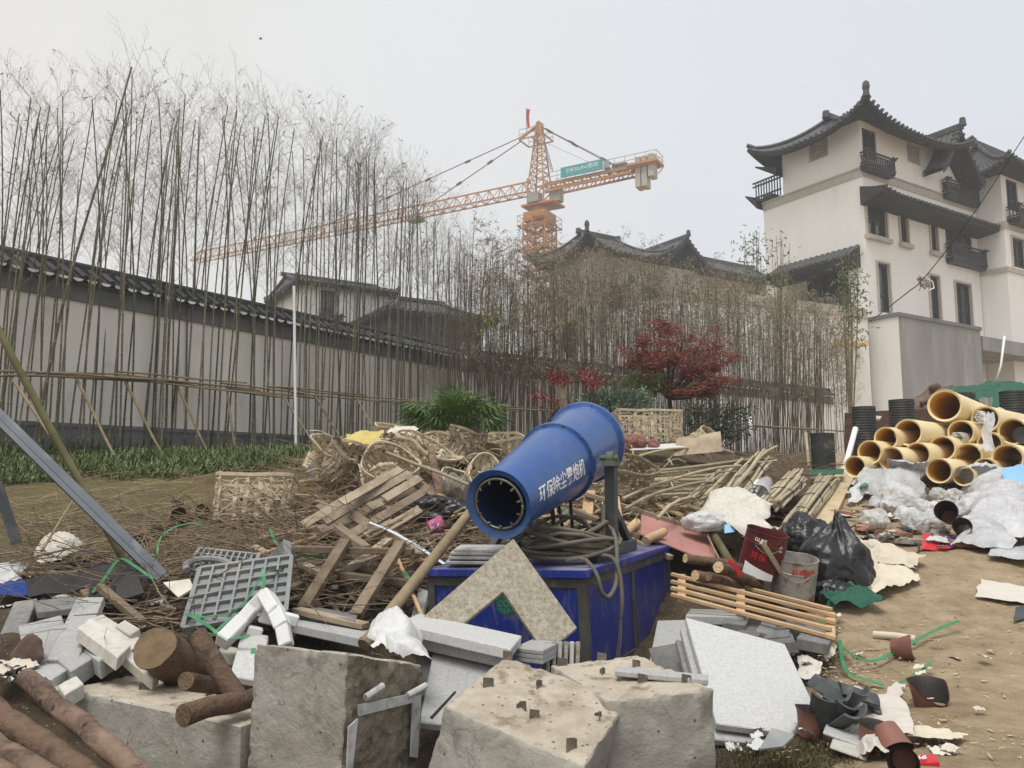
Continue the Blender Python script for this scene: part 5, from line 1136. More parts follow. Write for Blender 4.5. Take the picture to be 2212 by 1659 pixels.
M['bucketred'] = pm('maroon_tin', (.075, .012, .014), (.12, .02, .022), 4, bump=.06, rough=.4, rnd=0, stain=((.3, .2, .17), 7, .6, .72, .5))
M['bucketgrey'] = pm('scuffed_tin', (.33, .31, .28), (.46, .44, .40), 7, bump=.12, rough=.5, rnd=0, metal=.2, stain=((.28, .05, .04), 8, .58, .64, .8), stain2=((.17, .14, .11), 9, .50, .64, .8), stretch=(1, 1, 1))
M['black_and_shade'] = pm('dark_goods_and_shade', (.02, .02, .02), (.045, .043, .04), 6, bump=.4, rnd=.2)  # dark rubber, cable and scraps; also the sheet that paints the hollow's shade

# ------------------------------------------------------------------ concrete blocks
def stub(par_, q, s=.05, rot=0):
    s *= rng.uniform(.6, .9)
    m = MB(); c, s_ = math.cos(rot), math.sin(rot); x = Vector((c, s_, 0)); y = Vector((-s_, c, 0)); h = s * .9
    P_ = [q - x * s * .5 - UP * .015, q + x * s * .5 - UP * .015, q + x * s * .55 + UP * h * .75 + y * .008, q - x * s * .45 + UP * h]
    m.slab(P_, .004, up=-y); P2 = [q + x * s * .5 - UP * .015, q + x * s * .5 + y * s * .7 - UP * .015, q + x * s * .45 + y * s * .7 + UP * h * .5, q + x * s * .55 + UP * h * .75]; m.slab(P2, .004, up=x)
    return m.build('metal_stub', M['rustbit'], par_)
def block(label, p0, p1, p3, D, mats, sd, rough_face=None, D2=None):
    p2 = p1 + p3 - p0; tp = [p0, p1, p2, p3]; cen = sum(tp, Vector()) / 4
    if (p1 - p0).cross(p3 - p0).z < 0: tp = [p0, p3, p2, p1]
    m = MB(); m.hexa([q + D for q in tp] + tp); m.mi[-5] = 1
    if rough_face is not None: m.mi[rough_face] = 2
    t = thing('concrete_block', label, 'concrete block', tuple(cen + D)); m.build('block_body', mats, t, smooth=True, auto=40, rough=(5, .0065, 6.5, sd), bevel=.005); return t, tp
def onpar(p0, p1, p3, u, v): return p0 + (p1 - p0) * u + (p3 - p0) * v
CM = [M['concrete'], M['concrete_top'], M['concrete_rough']]
a0, a1, a3 = V(142, 1489, 3.3), V(519, 1568, 2.85), V(300, 1457, 3.62); t, _ = block('low grey concrete block half buried under the short logs', a0, a1, a3, Vector((0, 0, -.62)), CM, 1)
for u, v, r in ((.25, .5, .3), (.55, .75, 1.2)): stub(t, onpar(a0, a1, a3, u, v), .05, r)
b0, b1, b3 = V(750, 1412, 2.6), V(549, 1389, 2.86), V(914, 1437, 2.98); Db = V(733, 1720, 2.58) - b0; Db.y = 0
tB, tpB = block('tall concrete block with one broken gravelly face and strips of pale tape', b0, b1, b3, Db, CM, 2, rough_face=-4)
def onface(p0, p1, D, u, v, k=.016):
    n = (p1 - p0).cross(D).normalized(); n = n if n.dot(CAM - p0) > 0 else -n; return p0 + (p1 - p0) * u + D * v + n * k
for c in ([(.10, .36), (.78, .24), (.80, .31), (.11, .44)], [(.80, .26), (.92, .24), (.9, .75), (.80, .74)], [(.0, .52), (.1, .46), (.05, .95), (.0, .95)]):
    m = MB(); m.slab([onface(b0, b3, Db, u, v, .022) for u, v in c], .006, up=CAM - b0); m.build('tape', M['tape'], tB)
for c in ((.18, .30, .36, .2), (.72, .26, .95, .16)): m = MB(); m.tube([onface(b0, b3, Db, c[0], c[1], .02), onface(b0, b3, Db, c[2], c[3], .03)], .012, 8); m.build('plastic_stub', M['tape'], tB)
c0, c1, c3 = V(961, 1526, 2.75), V(1090, 1417, 3.2), V(1262, 1657, 2.42); Dc = V(905, 1720, 2.75) - c0
tC, _ = block('tilted concrete block with a dusty top and torn metal stubs, between two other blocks', c0, c1, c3, Dc, CM, 3)
for u, v, r in ((.97, .04, .1), (.45, .12, .5), (.72, .42, 1.0), (.3, .55, .2), (.6, .92, 1.3), (.12, .88, .7), (.36, .45, 2)): stub(tC, onpar(c0, c1, c3, u, v), .052, r)
d0, d1, d3 = V(1312, 1516, 2.78), V(1541, 1489, 2.86), V(1190, 1437, 3.35)
tD, _ = block('upright concrete block beside the big white slab', d0, d1, d3, Vector((0, 0, -.66)), CM, 4)
for u, v, r in ((.1, .95, .3), (.55, .98, 0), (.35, .62, 1.1), (.55, .32, .2), (.9, .2, .1), (.75, .7, .4)): stub(tD, onpar(d0, d1, d3, u, v), .048, r)

# ------------------------------------------------------------------ logs and slabs, near
def log(label, a, b, r0, r1=None, mat='bark', end='endgrain', name='log', cat='log', group=None, seg=14, wob=.14, bendy=.01):
    a, b = Vector(a), Vector(b); r1 = r1 or r0; n = max(6, int((b - a).length / .05)); sd = rng.uniform(0, 99)
    t = thing(name, label, cat, tuple((a + b) / 2 - UP * r0), group=group)
    pts = [lerp(a, b, i / n) + Vector((nz(i * .3, sd), nz(i * .3, sd + 5), nz(i * .3, sd + 11))) * bendy for i in range(n + 1)]
    m = MB(); m.tube(pts, [lerp(r0, r1, i / n) * (1 + .05 * nz(i * .7, sd + 20)) for i in range(n + 1)], seg, wob=wob, seed=sd, cap=False); v = m.v[:]; m.build('bark', M[mat], t, smooth=True)
    d = (a - b).normalized() * .002; k = len(v)
    for ring, dd in ((v[:seg], d), (v[-seg:], -d)):
        m = MB(); cc = sum((Vector(q) for q in ring), Vector()) / seg; rings = [[Vector(q).lerp(cc, f) + dd * (1 + 2 * nz(j, f * 9, sd)) for j, q in enumerate(ring)] for f in (0, .3, .6, .9)]
        bb = m.add([q for r_ in rings for q in r_], [(i * seg + j, i * seg + (j + 1) % seg, (i + 1) * seg + (j + 1) % seg, (i + 1) * seg + j) for i in range(3) for j in range(seg)]); m.add(rings[-1], [tuple(range(seg))]); m.build('cut_end', M[end], t)
    return t
rng.seed(12)
log('thick brown stump log with a wide cut face, standing among grey kerb stones', V(334, 1398, 3.25), V(455, 1490, 3.75), .088, .08, wob=.18, seg=20)
log('short dark pole propped upright on the low concrete block', V(425, 1373, 3.08), V(520, 1520, 2.95), .038, .036)
log('small dark log lying behind the propped pole', V(402, 1471, 3.02), V(545, 1495, 3.5), .034, .03)
log('short brown log resting against the tall concrete block, cut face toward the open', V(397, 1545, 2.72), V(545, 1505, 3.0), .037, .034)
log('reddish peeled log, uppermost of the pile at the bottom corner', V(55, 1465, 2.75), V(360, 1720, 2.2), .031, .033, 'bark_red')
log('thick flaky barked log under the uppermost peeled log', V(-60, 1505, 2.7), V(270, 1740, 2.25), .042, .04, 'bark')
log('reddish log with dark knots, third from the top of the corner pile', V(-80, 1560, 2.55), V(250, 1780, 2.1), .034, .034, 'bark_red')
log('smooth reddish log at the very bottom of the corner pile', V(-80, 1615, 2.45), V(170, 1775, 2.1), .036, .036, 'bark_red')
log('dark log beneath the corner pile', V(-80, 1680, 2.4), V(120, 1790, 2.1), .036, .036, 'bark')
def slab(label, p0, p1, p3, th, mat='granite', name='stone_slab', cat='slab', group=None, bevel=.004, poly=None, up=None, rough=None):
    m = MB()
    if poly: m.slab(poly, th, up=up)
    else: m.par(p0, p1, p3, th, up=up)
    return single(m, name, M[mat], label, cat, group, bevel=bevel, rough=rough)
S_ = lambda *a: V(*a)
slab('dark stone slab lying on top of the leaning grey pavers', S_(72, 1298, 4.1), S_(166, 1288, 4.15), S_(80, 1322, 3.9), .035, 'stone_dark')
slab('tall light grey paver leaning behind the kerb stones', S_(166, 1290, 4.05), S_(224, 1289, 4.0), S_(100, 1425, 3.5), .04)
slab('dull grey paver leaning at the far end beside the tall light one', S_(38, 1352, 3.85), S_(132, 1328, 3.9), S_(58, 1440, 3.5), .04, 'granite')
slab('dark paver standing behind the dull grey paver', S_(30, 1300, 4.15), S_(80, 1292, 4.15), S_(-10, 1390, 3.8), .04, 'stone_dark')
slab('long pale kerb stone sloping down to the stump log', S_(168, 1355, 3.55), S_(198, 1333, 3.7), S_(255, 1420, 3.3), .06, 'stone_light', 'kerb_stone', 'kerb stone')
slab('long pale kerb stone behind the sloping one', S_(188, 1338, 3.75), S_(222, 1326, 3.85), S_(285, 1402, 3.5), .07, 'stone_light', 'kerb_stone', 'kerb stone')
slab('short pale kerb stone touching the stump log', S_(248, 1352, 3.7), S_(270, 1338, 3.75), S_(280, 1372, 3.6), .06, 'stone_light', 'kerb_stone', 'kerb stone')
slab('long pale kerb stone lying lowest, ends under the stump log', S_(252, 1405, 3.45), S_(268, 1392, 3.5), S_(330, 1470, 3.3), .05, 'stone_light', 'kerb_stone', 'kerb stone')
slab('light topped stone block, outermost of three by the low concrete block', S_(60, 1446, 3.45), S_(113, 1416, 3.65), S_(100, 1474, 3.2), .07, 'granite', 'stone_block', 'stone block')
slab('light topped stone block, middle of three by the low concrete block', S_(121, 1421, 3.5), S_(182, 1386, 3.7), S_(153, 1450, 3.3), .08, 'granite', 'stone_block', 'stone block')
slab('grey stone block, nearest the stump log of three by the low concrete block', S_(172, 1398, 3.6), S_(205, 1378, 3.72), S_(213, 1428, 3.35), .08, 'granite', 'stone_block', 'stone block')
slab('small stone block wedged under the outermost light topped block', S_(125, 1480, 3.2), S_(165, 1458, 3.35), S_(140, 1500, 3.05), .06, 'stone_light', 'stone_block', 'stone block')
# the L-shaped slab leaning on the cabinet
Lp = [V(1109, 1163, 4.18), V(1247, 1356, 3.9), V(1178, 1412, 3.66)]; o = Lp[0]; e1 = (Lp[1] - o); e2 = (V(921, 1325, 3.86) - o); e2 = e2 * 1.12
n_ = e1.cross(e2).normalized()
def onpl(vx, vy): d = ray(vx, vy); return CAM + d * ((o - CAM).dot(n_) / d.dot(n_))
LP = [onpl(*q) for q in ((1109, 1163), (1247, 1356), (1178, 1412), (1087, 1278), (955, 1385), (893, 1350))]
m = MB(); k = len(LP); nb = n_ if n_.dot(CAM - o) > 0 else -n_; pts = LP if True else LP
lo_ = [p - nb * .03 for p in pts]
m.add(pts + lo_, [(0, 1, 2, 3), (0, 3, 4, 5), (9, 8, 7, 6), (11, 10, 9, 6)] + [(i, i + 6, (i + 1) % 6 + 6, (i + 1) % 6) for i in range(6)])
single(m, 'stone_slab', M['granite_tan'], 'large weathered tan slab with an L shaped cut, leaning on the blue cabinet', 'slab', bevel=.003)
slab('bright flat slab, upper of two lying before the blue cabinet', S_(857, 1346, 3.55), S_(1104, 1402, 3.3), S_(904, 1325, 3.95), .045, 'granite_white')
slab('grey flat slab, under the bright slab before the blue cabinet', S_(872, 1372, 3.58), S_(1096, 1421, 3.36), S_(915, 1340, 4.0), .045, 'granite')
slab('grey slab leaning in the gap between concrete blocks', S_(935, 1412, 3.55), S_(1085, 1424, 3.5), S_(905, 1560, 3.05), .03, 'granite')
slab('dusty slab tipped behind the leaning grey slab', S_(905, 1398, 3.7), S_(1000, 1405, 3.65), S_(880, 1500, 3.35), .03, 'stone_dark')
for i in range(6): slab('upright thin slab in the row at the foot of the cabinet', S_(1168 + i * 13, 1388 + i * .5, 3.95), S_(1180 + i * 13, 1385, 3.7 + .02 * i), S_(1166 + i * 13, 1450, 3.9), .02, 'granite_tan' if i % 2 else 'granite', group='upright slabs at the foot of the cabinet')
for i in range(3): slab('grey slab of the short stack between the bright slab and upright slabs', S_(1110, 1398 + i * 10, 3.62), S_(1172, 1405 + i * 10, 3.5), S_(1150, 1380 + i * 10, 3.9), .022, 'granite', group='short stack of grey slabs')
for i, (x0, x1, y) in enumerate(((962, 1085, 1212), (968, 1090, 1202), (972, 1095, 1193), (980, 1092, 1186))): slab(('lowest', 'second lowest', 'second highest', 'topmost')[i] + ' thin slab of the stack on the blue cabinet', S_(x0, y, 4.72), S_(x1, y + 1, 4.6), S_(x0 + 14, y - 10, 5.0), .019, 'granite')
slab('thin pale slab strip on top of the upright concrete block', S_(1328, 1448, 3.05), S_(1530, 1468, 2.95), S_(1334, 1438, 3.15), .022, 'granite')
big = (S_(1481, 1333, 3.95), S_(1696, 1391, 3.85), S_(1545, 1561, 3.2)); nn = (big[1] - big[0]).cross(big[2] - big[0]).normalized()
def onp(vx, vy): d = ray(vx, vy); return CAM + d * ((big[0] - CAM).dot(nn) / d.dot(nn))
slab('big white granite slab, uppermost of the leaning stack', None, None, None, .03, 'granite_white', poly=[onp(*q) for q in ((1481, 1333), (1696, 1391), (1782, 1572), (1715, 1585), (1548, 1563))])
off = nn * (.045 if nn.dot(CAM - big[0]) < 0 else -.045)
slab('second white slab just under the big white one', None, None, None, .03, 'granite', poly=[onp(*q) + off for q in ((1474, 1340), (1690, 1400), (1765, 1580), (1700, 1590), (1540, 1575))])
slab('third slab under the big white one', None, None, None, .03, 'stone_dark', poly=[onp(*q) + off * 2 for q in ((1468, 1345), (1690, 1410), (1755, 1580), (1535, 1585))])
slab('grey slab leaning beside the cabinet, behind the big white slab', S_(1420, 1340, 4.6), S_(1492, 1338, 4.5), S_(1400, 1440, 4.1), .03, 'granite')
slab('dark grey slab leaning low between the cabinet and the big white slab', S_(1400, 1400, 4.3), S_(1480, 1385, 4.2), S_(1420, 1460, 3.9), .03, 'stone_dark')
slab('flat light slab at the back of the grey block pile', S_(1480, 1330, 4.7), S_(1607, 1332, 4.6), S_(1490, 1315, 5.0), .05, 'granite')
for q in ((1560, 1345, 1610, 1350, 1575, 1325, 4.5), (1590, 1368, 1640, 1372, 1600, 1348, 4.35), (1632, 1362, 1668, 1372, 1648, 1338, 4.4), (1650, 1378, 1706, 1372, 1652, 1358, 4.3), (1655, 1392, 1718, 1385, 1652, 1374, 4.15), (1720, 1378, 1790, 1392, 1745, 1348, 4.3), (1690, 1352, 1740, 1360, 1700, 1338, 4.6)):
    slab('dark grey paving block in the pile behind the big white slab', S_(q[0], q[1], q[6]), S_(q[2], q[3], q[6] - .05), S_(q[4], q[5], q[6] + .3), .06, 'stone_dark', 'paving_block', 'paving block', 'dark paving blocks behind the big white slab')
slab('white speckled slab standing against the tall concrete block', S_(522, 1364, 3.6), S_(580, 1372, 3.55), S_(496, 1460, 3.2), .03, 'granite_white')
slab('upper dark flat slab in front of the broken wooden frame', S_(636, 1318, 4.4), S_(768, 1340, 4.2), S_(650, 1306, 4.7), .04, 'stone_dark')
slab('long wet looking slab below the upper dark flat slab', S_(618, 1345, 4.2), S_(795, 1382, 3.9), S_(640, 1330, 4.5), .045, 'granite')
slab('pale slab half hidden next to the white foam', S_(470, 1405, 3.6), S_(535, 1420, 3.5), S_(480, 1392, 3.8), .05, 'stone_light')
slab('grey slab peeking out behind the long wooden pole', S_(905, 1270, 5.1), S_(925, 1275, 5.0), S_(880, 1360, 4.7), .03, 'granite')
# ------------------------------------------------------------------ timber, pallets, plastic trays
def board(par_, a, b, w, th, mat='wood', name='board', up=(0, 0, 1), label=None, cat='board', group=None, jag=True):
    m = MB(); a, b = Vector(a), Vector(b); m.bar(a, b, w, th, up=up)
    if par_ is not None: return m.build(name, M[mat], par_, bevel=.003)
    return single(m, name, M[mat], label, cat, group, bevel=.003)
def vb(x0, y0, Y0, x1, y1, Y1): return V(x0, y0, Y0), V(x1, y1, Y1)
upP = Vector((.25, -.75, .6))
t = thing('pallet', 'broken pale wooden pallet lying tilted on the twig heap', 'pallet', tuple(V(820, 1150, 6.1)))
for q in ((737, 1086, 5.85, 866, 1013, 6.7), (700, 1127, 5.8, 886, 1022, 6.65), (655, 1135, 5.8, 765, 1068, 6.3), (797, 1096, 6.0, 896, 1056, 6.5), (830, 1078, 6.1, 908, 1032, 6.5), (757, 1156, 5.7, 936, 1050, 6.55), (834, 1142, 5.7, 958, 1070, 6.4), (690, 1146, 5.75, 800, 1100, 6.1), (790, 1160, 5.6, 850, 1128, 5.9)): board(t, *vb(*q), .072, .018, 'wood', 'board', upP)
for q in ((880, 1030, 6.6, 1000, 1108, 6.25), (742, 1100, 6.05, 845, 1170, 5.7), (690, 1090, 6.1, 770, 1150, 5.9)): board(t, *vb(*q), .085, .035, 'wood_dark', 'bearer', upP)
t = thing('timber_trestle', 'dark broken timber frame standing in the twigs before the pale pallet', 'trestle', tuple(V(760, 1320, 4.7)))
for q in ((747, 1168, 5.0, 655, 1315, 4.55), (866, 1172, 4.95, 768, 1330, 4.45), (636, 1186, 5.05, 893, 1192, 4.95), (700, 1238, 4.95, 905, 1262, 4.8), (790, 1185, 5.1, 730, 1140, 5.3)): board(t, *vb(*q), .075, .04, 'wood_dark', 'rail')
for q, lab in (((680, 1258, 4.9, 845, 1190, 5.2), 'rough split board crossing inside the dark timber frame'), ((740, 1240, 5.0, 840, 1166, 5.5), 'orange split wood piece beside the dark timber frame'), ((640, 1318, 4.4, 790, 1352, 4.2), 'brown board at the foot of the dark timber frame'), ((655, 1220, 4.9, 720, 1250, 4.8), 'short brown board end at the frame corner'), ((585, 1290, 4.6, 650, 1260, 4.9), 'grey board end beside the grey plastic tray'), ((845, 1150, 5.6, 905, 1200, 5.3), 'short grey board under the paper cup')):
    board(None, *vb(*q), .07, .03, 'wood', 'board', label=lab)
log('brown peeled pole standing on the baskets', V(930, 970, 6.9), V(950, 1062, 6.4), .034, .032, 'bark_red', 'endgrain_pale')
pole('bamboo_stick', V(828, 975, 7.2), V(1012, 1046, 6.0), .014, .014, 'cane', 'long straight tan stick crossing the baskets toward the cannon', 'stick')
pole('wooden_pole', V(1014, 1108, 4.72), V(786, 1395, 3.75), .03, .033, 'pole', 'long thick brown pole slanting down past the cabinet to the white bag', 'pole', seg=3, n=12)
pole('wooden_pole', V(860, 1210, 5.2), V(912, 1330, 4.6), .013, .013, 'wood_new', 'thin peeled pole standing by the cabinet corner', 'pole', seg=3)
# timber behind the cannon
for q, w, mat, lab in (((1262, 1066, 6.6, 1490, 1138, 6.4), .095, 'wood', 'long squared beam passing behind the cannon fork'), ((1232, 1100, 6.2, 1385, 1160, 6.0), .09, 'wood_dark', 'rough beam lower behind the cannon fork'), ((1275, 1062, 6.7, 1262, 1165, 6.2), .09, 'wood_new', 'pale upright board behind the cannon fork'), ((1150, 1150, 6.2, 1290, 1118, 6.5), .04, 'wood_new', 'pale split batten under the cannon barrel'), ((1330, 1075, 6.5, 1345, 1180, 6.1), .06, 'wood_new', 'pale board standing behind the fork post'), ((1350, 1160, 6.0, 1450, 1205, 5.7), .05, 'wood', 'flat board behind the cabinet lid'), ((1345, 1130, 6.2, 1420, 1160, 6.0), .07, 'wood', 'brown board next to the pink board'), ((1180, 1165, 6.1, 1260, 1130, 6.4), .05, 'wood_dark', 'dark board under the cannon barrel'), ((1520, 1210, 5.6, 1630, 1240, 5.4), .06, 'wood_dark', 'dark board beneath the red banded logs')):
    board(None, *vb(*q), w, .035, mat, 'beam' if 'beam' in lab else 'board', label=lab)
for q, r, lab in (((1340, 1158, 5.9, 1378, 1130, 6.1), .034, 'short pale log stub by the fork post'), ((1370, 1148, 6.1, 1432, 1172, 5.9), .026, 'thin pale log behind the stub'), ((1396, 1170, 5.75, 1432, 1148, 5.9), .034, 'short pale log stub by the pink board')):
    log(lab, V(*q[:3]), V(*q[3:]), r, r, 'wood_new', 'endgrain_pale')
slab('faded pink board lying behind the cabinet', S_(1386, 1100, 6.6), S_(1535, 1158, 6.3), S_(1384, 1152, 5.9), .015, 'pinkboard', 'board', 'board')
# logs by the tins
log('long brown log with a pale cut end, over the batten rack', V(1480, 1205, 5.1), V(1665, 1235, 5.35), .03, .03, 'bark', 'endgrain_pale')
log('short log with a pale cut face, lowest beside the batten rack', V(1502, 1243, 4.95), V(1600, 1262, 5.2), .034, .032, 'bark', 'endgrain_pale')
log('short log with a pale cut face and a red band, beside the scuffed tin', V(1551, 1225, 4.9), V(1640, 1262, 5.25), .036, .034, 'bark', 'endgrain_pale')
log('dark log tucked below the red banded log', V(1530, 1245, 4.95), V(1600, 1270, 5.2), .03, .03, 'bark', 'endgrain')
single((lambda m: (m.ribbon([V(1573, 1210, 4.86), V(1588, 1222, 4.9), V(1600, 1245, 4.95)], .03, (0, -1, .3), .004), m)[1])(MB()), 'tape_band', M['red'], 'red band wrapped on the short pale ended log', 'tape')
pole('wooden_pole', V(1500, 1085, 6.8), V(1585, 1225, 5.5), .03, .03, 'pole_green', 'mossy pole lying behind the maroon tin', 'pole', seg=2)
pole('wooden_pole', V(1490, 1095, 6.6), V(1600, 1135, 6.2), .025, .025, 'pole', 'grey pole behind the woven white sack', 'pole', seg=2)
t = thing('batten_rack', 'rack of sawn pine battens lying before the scuffed tin', 'batten rack', tuple(V(1640, 1330, 4.8)))
BT = [(1568, 1259, 5.3, 1797, 1317, 4.75), (1450, 1240, 5.15, 1806, 1331, 4.6), (1450, 1256, 5.05, 1806, 1346, 4.5), (1450, 1270, 4.95, 1796, 1359, 4.42), (1450, 1284, 4.85, 1806, 1379, 4.32)]
for q in BT: board(t, *vb(*q), .03, .022, 'wood_new', 'batten')
for f in (.07, .45, .97): a = lerp(V(*BT[1][:3]), V(*BT[1][3:]), f) - UP * .022; b = lerp(V(*BT[4][:3]), V(*BT[4][3:]), f) - UP * .022; board(t, a + (a - b) * .25, b, .05, .022, 'wood_new', 'cross_piece')
# plank ramp
slab('long beige plank running up the dirt between bamboo bundles and rubbish bags', G(1735, 1158, .10), G(1792, 1163, .10), G(1818, 1026, .08), .05, 'plank', 'plank', 'plank', poly=[G(1735, 1157, .09), G(1792, 1166, .09), G(1856, 1024, .08), G(1817, 1020, .08)])
# grey plastic trays
def tray(label, p0, p1, p3, nx, ny, th=.022, mat='plasticgrey'):
    n = (p1 - p0).cross(p3 - p0).normalized(); n = n if n.dot(CAM - p0) > 0 else -n
    t = thing('plastic_tray', label, 'plastic tray', tuple(p3)); m = MB(); m.par(p0, p1, p3, .006); m.build('tray_base', M[mat], t)
    m = MB(); P_ = lambda u, v: p0 + (p1 - p0) * u + (p3 - p0) * v + n * (th / 2)
    for i in range(nx + 1): m.bar(P_(i / nx, 0), P_(i / nx, 1), .012 if 0 < i < nx else .022, th, up=n)
    for j in range(ny + 1): m.bar(P_(0, j / ny), P_(1, j / ny), .011 if 0 < j < ny else .021, th * .97, up=n)
    m.build('tray_rib', M[mat], t); return t
tray('large grey plastic tray with square ribs, tilted behind the white foam', V(432, 1232, 4.35), V(630, 1205, 4.55), V(394, 1362, 3.9), 7, 6)
tray('smaller grey plastic tray lying behind the large ribbed tray', V(432, 1192, 5.1), V(560, 1206, 4.9), V(404, 1238, 4.7), 10, 4, .03)
single((lambda m: (m.slab([V(612, 1165, 4.75), V(628, 1170, 4.7), V(628, 1225, 4.6), V(614, 1222, 4.62)], .01), m.slab([V(585, 1196, 5.0), V(613, 1165, 4.76), V(614, 1222, 4.62), V(600, 1212, 4.8)], .008), m)[2])(MB()), 'plastic_bracket', M['plasticgrey'], 'grey angled plastic bracket standing at the tray corner', 'bracket')
single((lambda m: (m.tube([V(415 + 50 * math.cos(a) + 35, 1225 - 18 * math.sin(a), 4.62 + .12 * math.sin(a)) for a in [i * .35 - .3 for i in range(12)]], .02, 8), m)[1])(MB()), 'plastic_hoop', M['plasticgrey'], 'curved grey plastic rim between the two grey trays', 'plastic rim')
# white foam corner piece
fo = [V(478, 1388, 3.45), V(518, 1348, 3.55), V(545, 1316, 3.6), V(575, 1285, 3.6), V(596, 1320, 3.5), V(610, 1352, 3.45), V(618, 1392, 3.4)]
m = MB()
for i, (a, b) in enumerate(zip(fo, fo[1:])): m.bar(a, b + (b - a) * .12, .062 - .006 * (i % 2), .075 - .012 * (i % 3), up=(0, -1, .2))
for q in (1, 2, 4): m.bar(fo[q] - UP * .03 + Vector((.03, .01, 0)), fo[q] + Vector((.09, .03, -.05)), .05, .05)
single(m, 'foam_packing', M['foam'], 'white foam packing corner shaped like an upturned V', 'foam packing', bevel=.006)
# steel channel and short channel
def channel(label, a, b, w=.07, h=.045, mat='channel'):
    a, b = Vector(a), Vector(b); d = (b - a).normalized(); s = d.cross(Vector((.3, -1, .5))).normalized(); n = s.cross(d); n = n if n.dot(CAM - a) > 0 else -n; m = MB()
    m.bar(a, b, w, .006, up=n); 
    for k in (-1, 1): m.bar(a + s * k * (w / 2 - .002) - n * h / 2, b + s * k * (w / 2 - .002) - n * h / 2, .005, h, up=n)
    m.bar(a + n * .004, b + n * .004, w * .2, .006, up=n)
    return single(m, 'steel_channel', M[mat], label, 'steel channel', bevel=.0015)
channel('long grey steel channel slanting down into the debris', V(-40, 862, 4.6) + (V(-40, 862, 4.6) - V(350, 1245, 4.5)) * .5, V(350, 1245, 4.5), .075)
channel('short pale steel channel end beside the mossy ground', V(-8, 1045, 4.4), V(36, 1175, 4.5), .05)
# ------------------------------------------------------------------ woven baskets
def strip(mb, pts, nrm, w, th=.004):
    k = len(pts); vs = []
    for i, p in enumerate(pts):
        d = (pts[min(i + 1, k - 1)] - pts[max(i - 1, 0)]).normalized(); n = nrm[i]; x = d.cross(n).normalized()
        vs += [p + x * w / 2 + n * th / 2, p - x * w / 2 + n * th / 2, p - x * w / 2 - n * th / 2, p + x * w / 2 - n * th / 2]
    mb.add(vs, [(i * 4 + j, i * 4 + (j + 1) % 4, i * 4 + 4 + (j + 1) % 4, i * 4 + 4 + j) for i in range(k - 1) for j in range(4)] + [(3, 2, 1, 0), tuple(range(4 * k - 4, 4 * k))])
def basket(label, base, size, rot=(0, 0, 0), mat='basket', square=True, crush=.03, nv=22, nd=30, flare=1.12, bottom=True, seed=0):
    Mx = Euler(rot).to_matrix(); base = Vector(base); w, d, h = size
    def P_(u, v, k=0.0):
        a = 2 * math.pi * u; c, s = math.cos(a), math.sin(a); e = max(abs(c), abs(s)) ** (.86 if square else 0)
        f = lerp(1, flare, v); q = Vector((c / e * w / 2 * f, s / e * d / 2 * f, v * h))
        q += Vector((nz(q.x * 3 + seed, q.y * 3, v * 2), nz(q.x * 3, q.y * 3 + seed, v * 2 + 9), nz(q.x * 2.5, q.y * 2.5, seed + 4))) * crush
        n = Vector((c, s, 0)).normalized(); return base + Mx @ (q + n * k), Mx @ n
    t = thing('woven_basket', label, 'basket', tuple(base)); m = MB()
    for i in range(nv):
        u = i / nv + rng.uniform(-.004, .004); top = 1 + rng.uniform(-.02, .10) * (rng.random() < .5); L_ = [P_(u, v / 6 * top, .006 * (1 if (i + v) % 2 else -1)) for v in range(7)]; strip(m, [p for p, n in L_], [n for p, n in L_], .037)
    m.build('upright_slat', M[mat], t)
    m = MB()
    for s_ in (1, -1):
        for i in range(int(nd * .5)):
            u0 = i / int(nd * .5); L_ = [P_(u0 + s_ * v / 12 * .16, v / 12, .004 * (1 if (i + v) % 2 else -1)) for v in range(13)]; strip(m, [p for p, n in L_], [n for p, n in L_], .009, .003)
    for j in range(6):
        v0 = (j + .6) / 6.4; L_ = [P_(u / 90, v0 + .028 * math.sin(u * nv * math.pi / 90 + j * math.pi), .008 * math.sin(u * nv * math.pi / 90 + j * math.pi)) for u in range(91)]; strip(m, [p for p, n in L_], [n for p, n in L_], .009, .003)
    m.build('weave', M[mat], t)
    m = MB()
    for k in (.985, 1.015): L_ = [P_(u / 60, k + .01 * nz(u * .3, seed), .004) for u in range(61)]; strip(m, [p for p, n in L_], [n for p, n in L_], .018, .012)
    m.build('rim', M[mat], t)
    if bottom:
        m = MB()
        for i in range(9):
            f = lerp(-.9, .9, i / 8)
            for ax2 in (0, 1):
                L_ = []
                for q in range(9):
                    g = lerp(-1, 1, q / 8); xy = (f, g) if ax2 else (g, f); L_.append(base + Mx @ Vector((xy[0] * w / 2, xy[1] * d / 2, .004 * ((i + q) % 2) + crush * nz(xy[0], xy[1], seed))))
                strip(m, L_, [Mx @ UP] * 9, .03)
        m.build('basket_base', M[mat], t)
    return t
rng.seed(41)
basket('square woven bamboo basket standing alone on the mossy ground', G(548, 1128, -.02), (.60, .46, .38), (-.22, .03, .2), 'basket', True, .02, 22, 26, 1.1, seed=1)
basket('crushed woven basket under the yellow cloth', V(765, 1040, 8.0), (.46, .42, .36), (.3, .25, .5), 'basket', False, .15, 20, 30, 1.15, seed=2)
basket('upturned round basket on the heap beside the yellow cloth', V(905, 1003, 7.9), (.46, .42, .26), (2.7, -.3, .2), 'basket', False, .12, 20, 34, 1.2, seed=3)
basket('flattened wide woven basket sloping to the peeled pole', V(915, 990, 7.6), (.6, .42, .14), (.35, .35, .1), 'basket', False, .12, 24, 36, 1.1, seed=4)
basket('open basket ring on the crest of the heap', V(848, 945, 8.6), (.36, .30, .12), (.2, .0, .3), 'basket', True, .05, 18, 22, 1.05, seed=5)
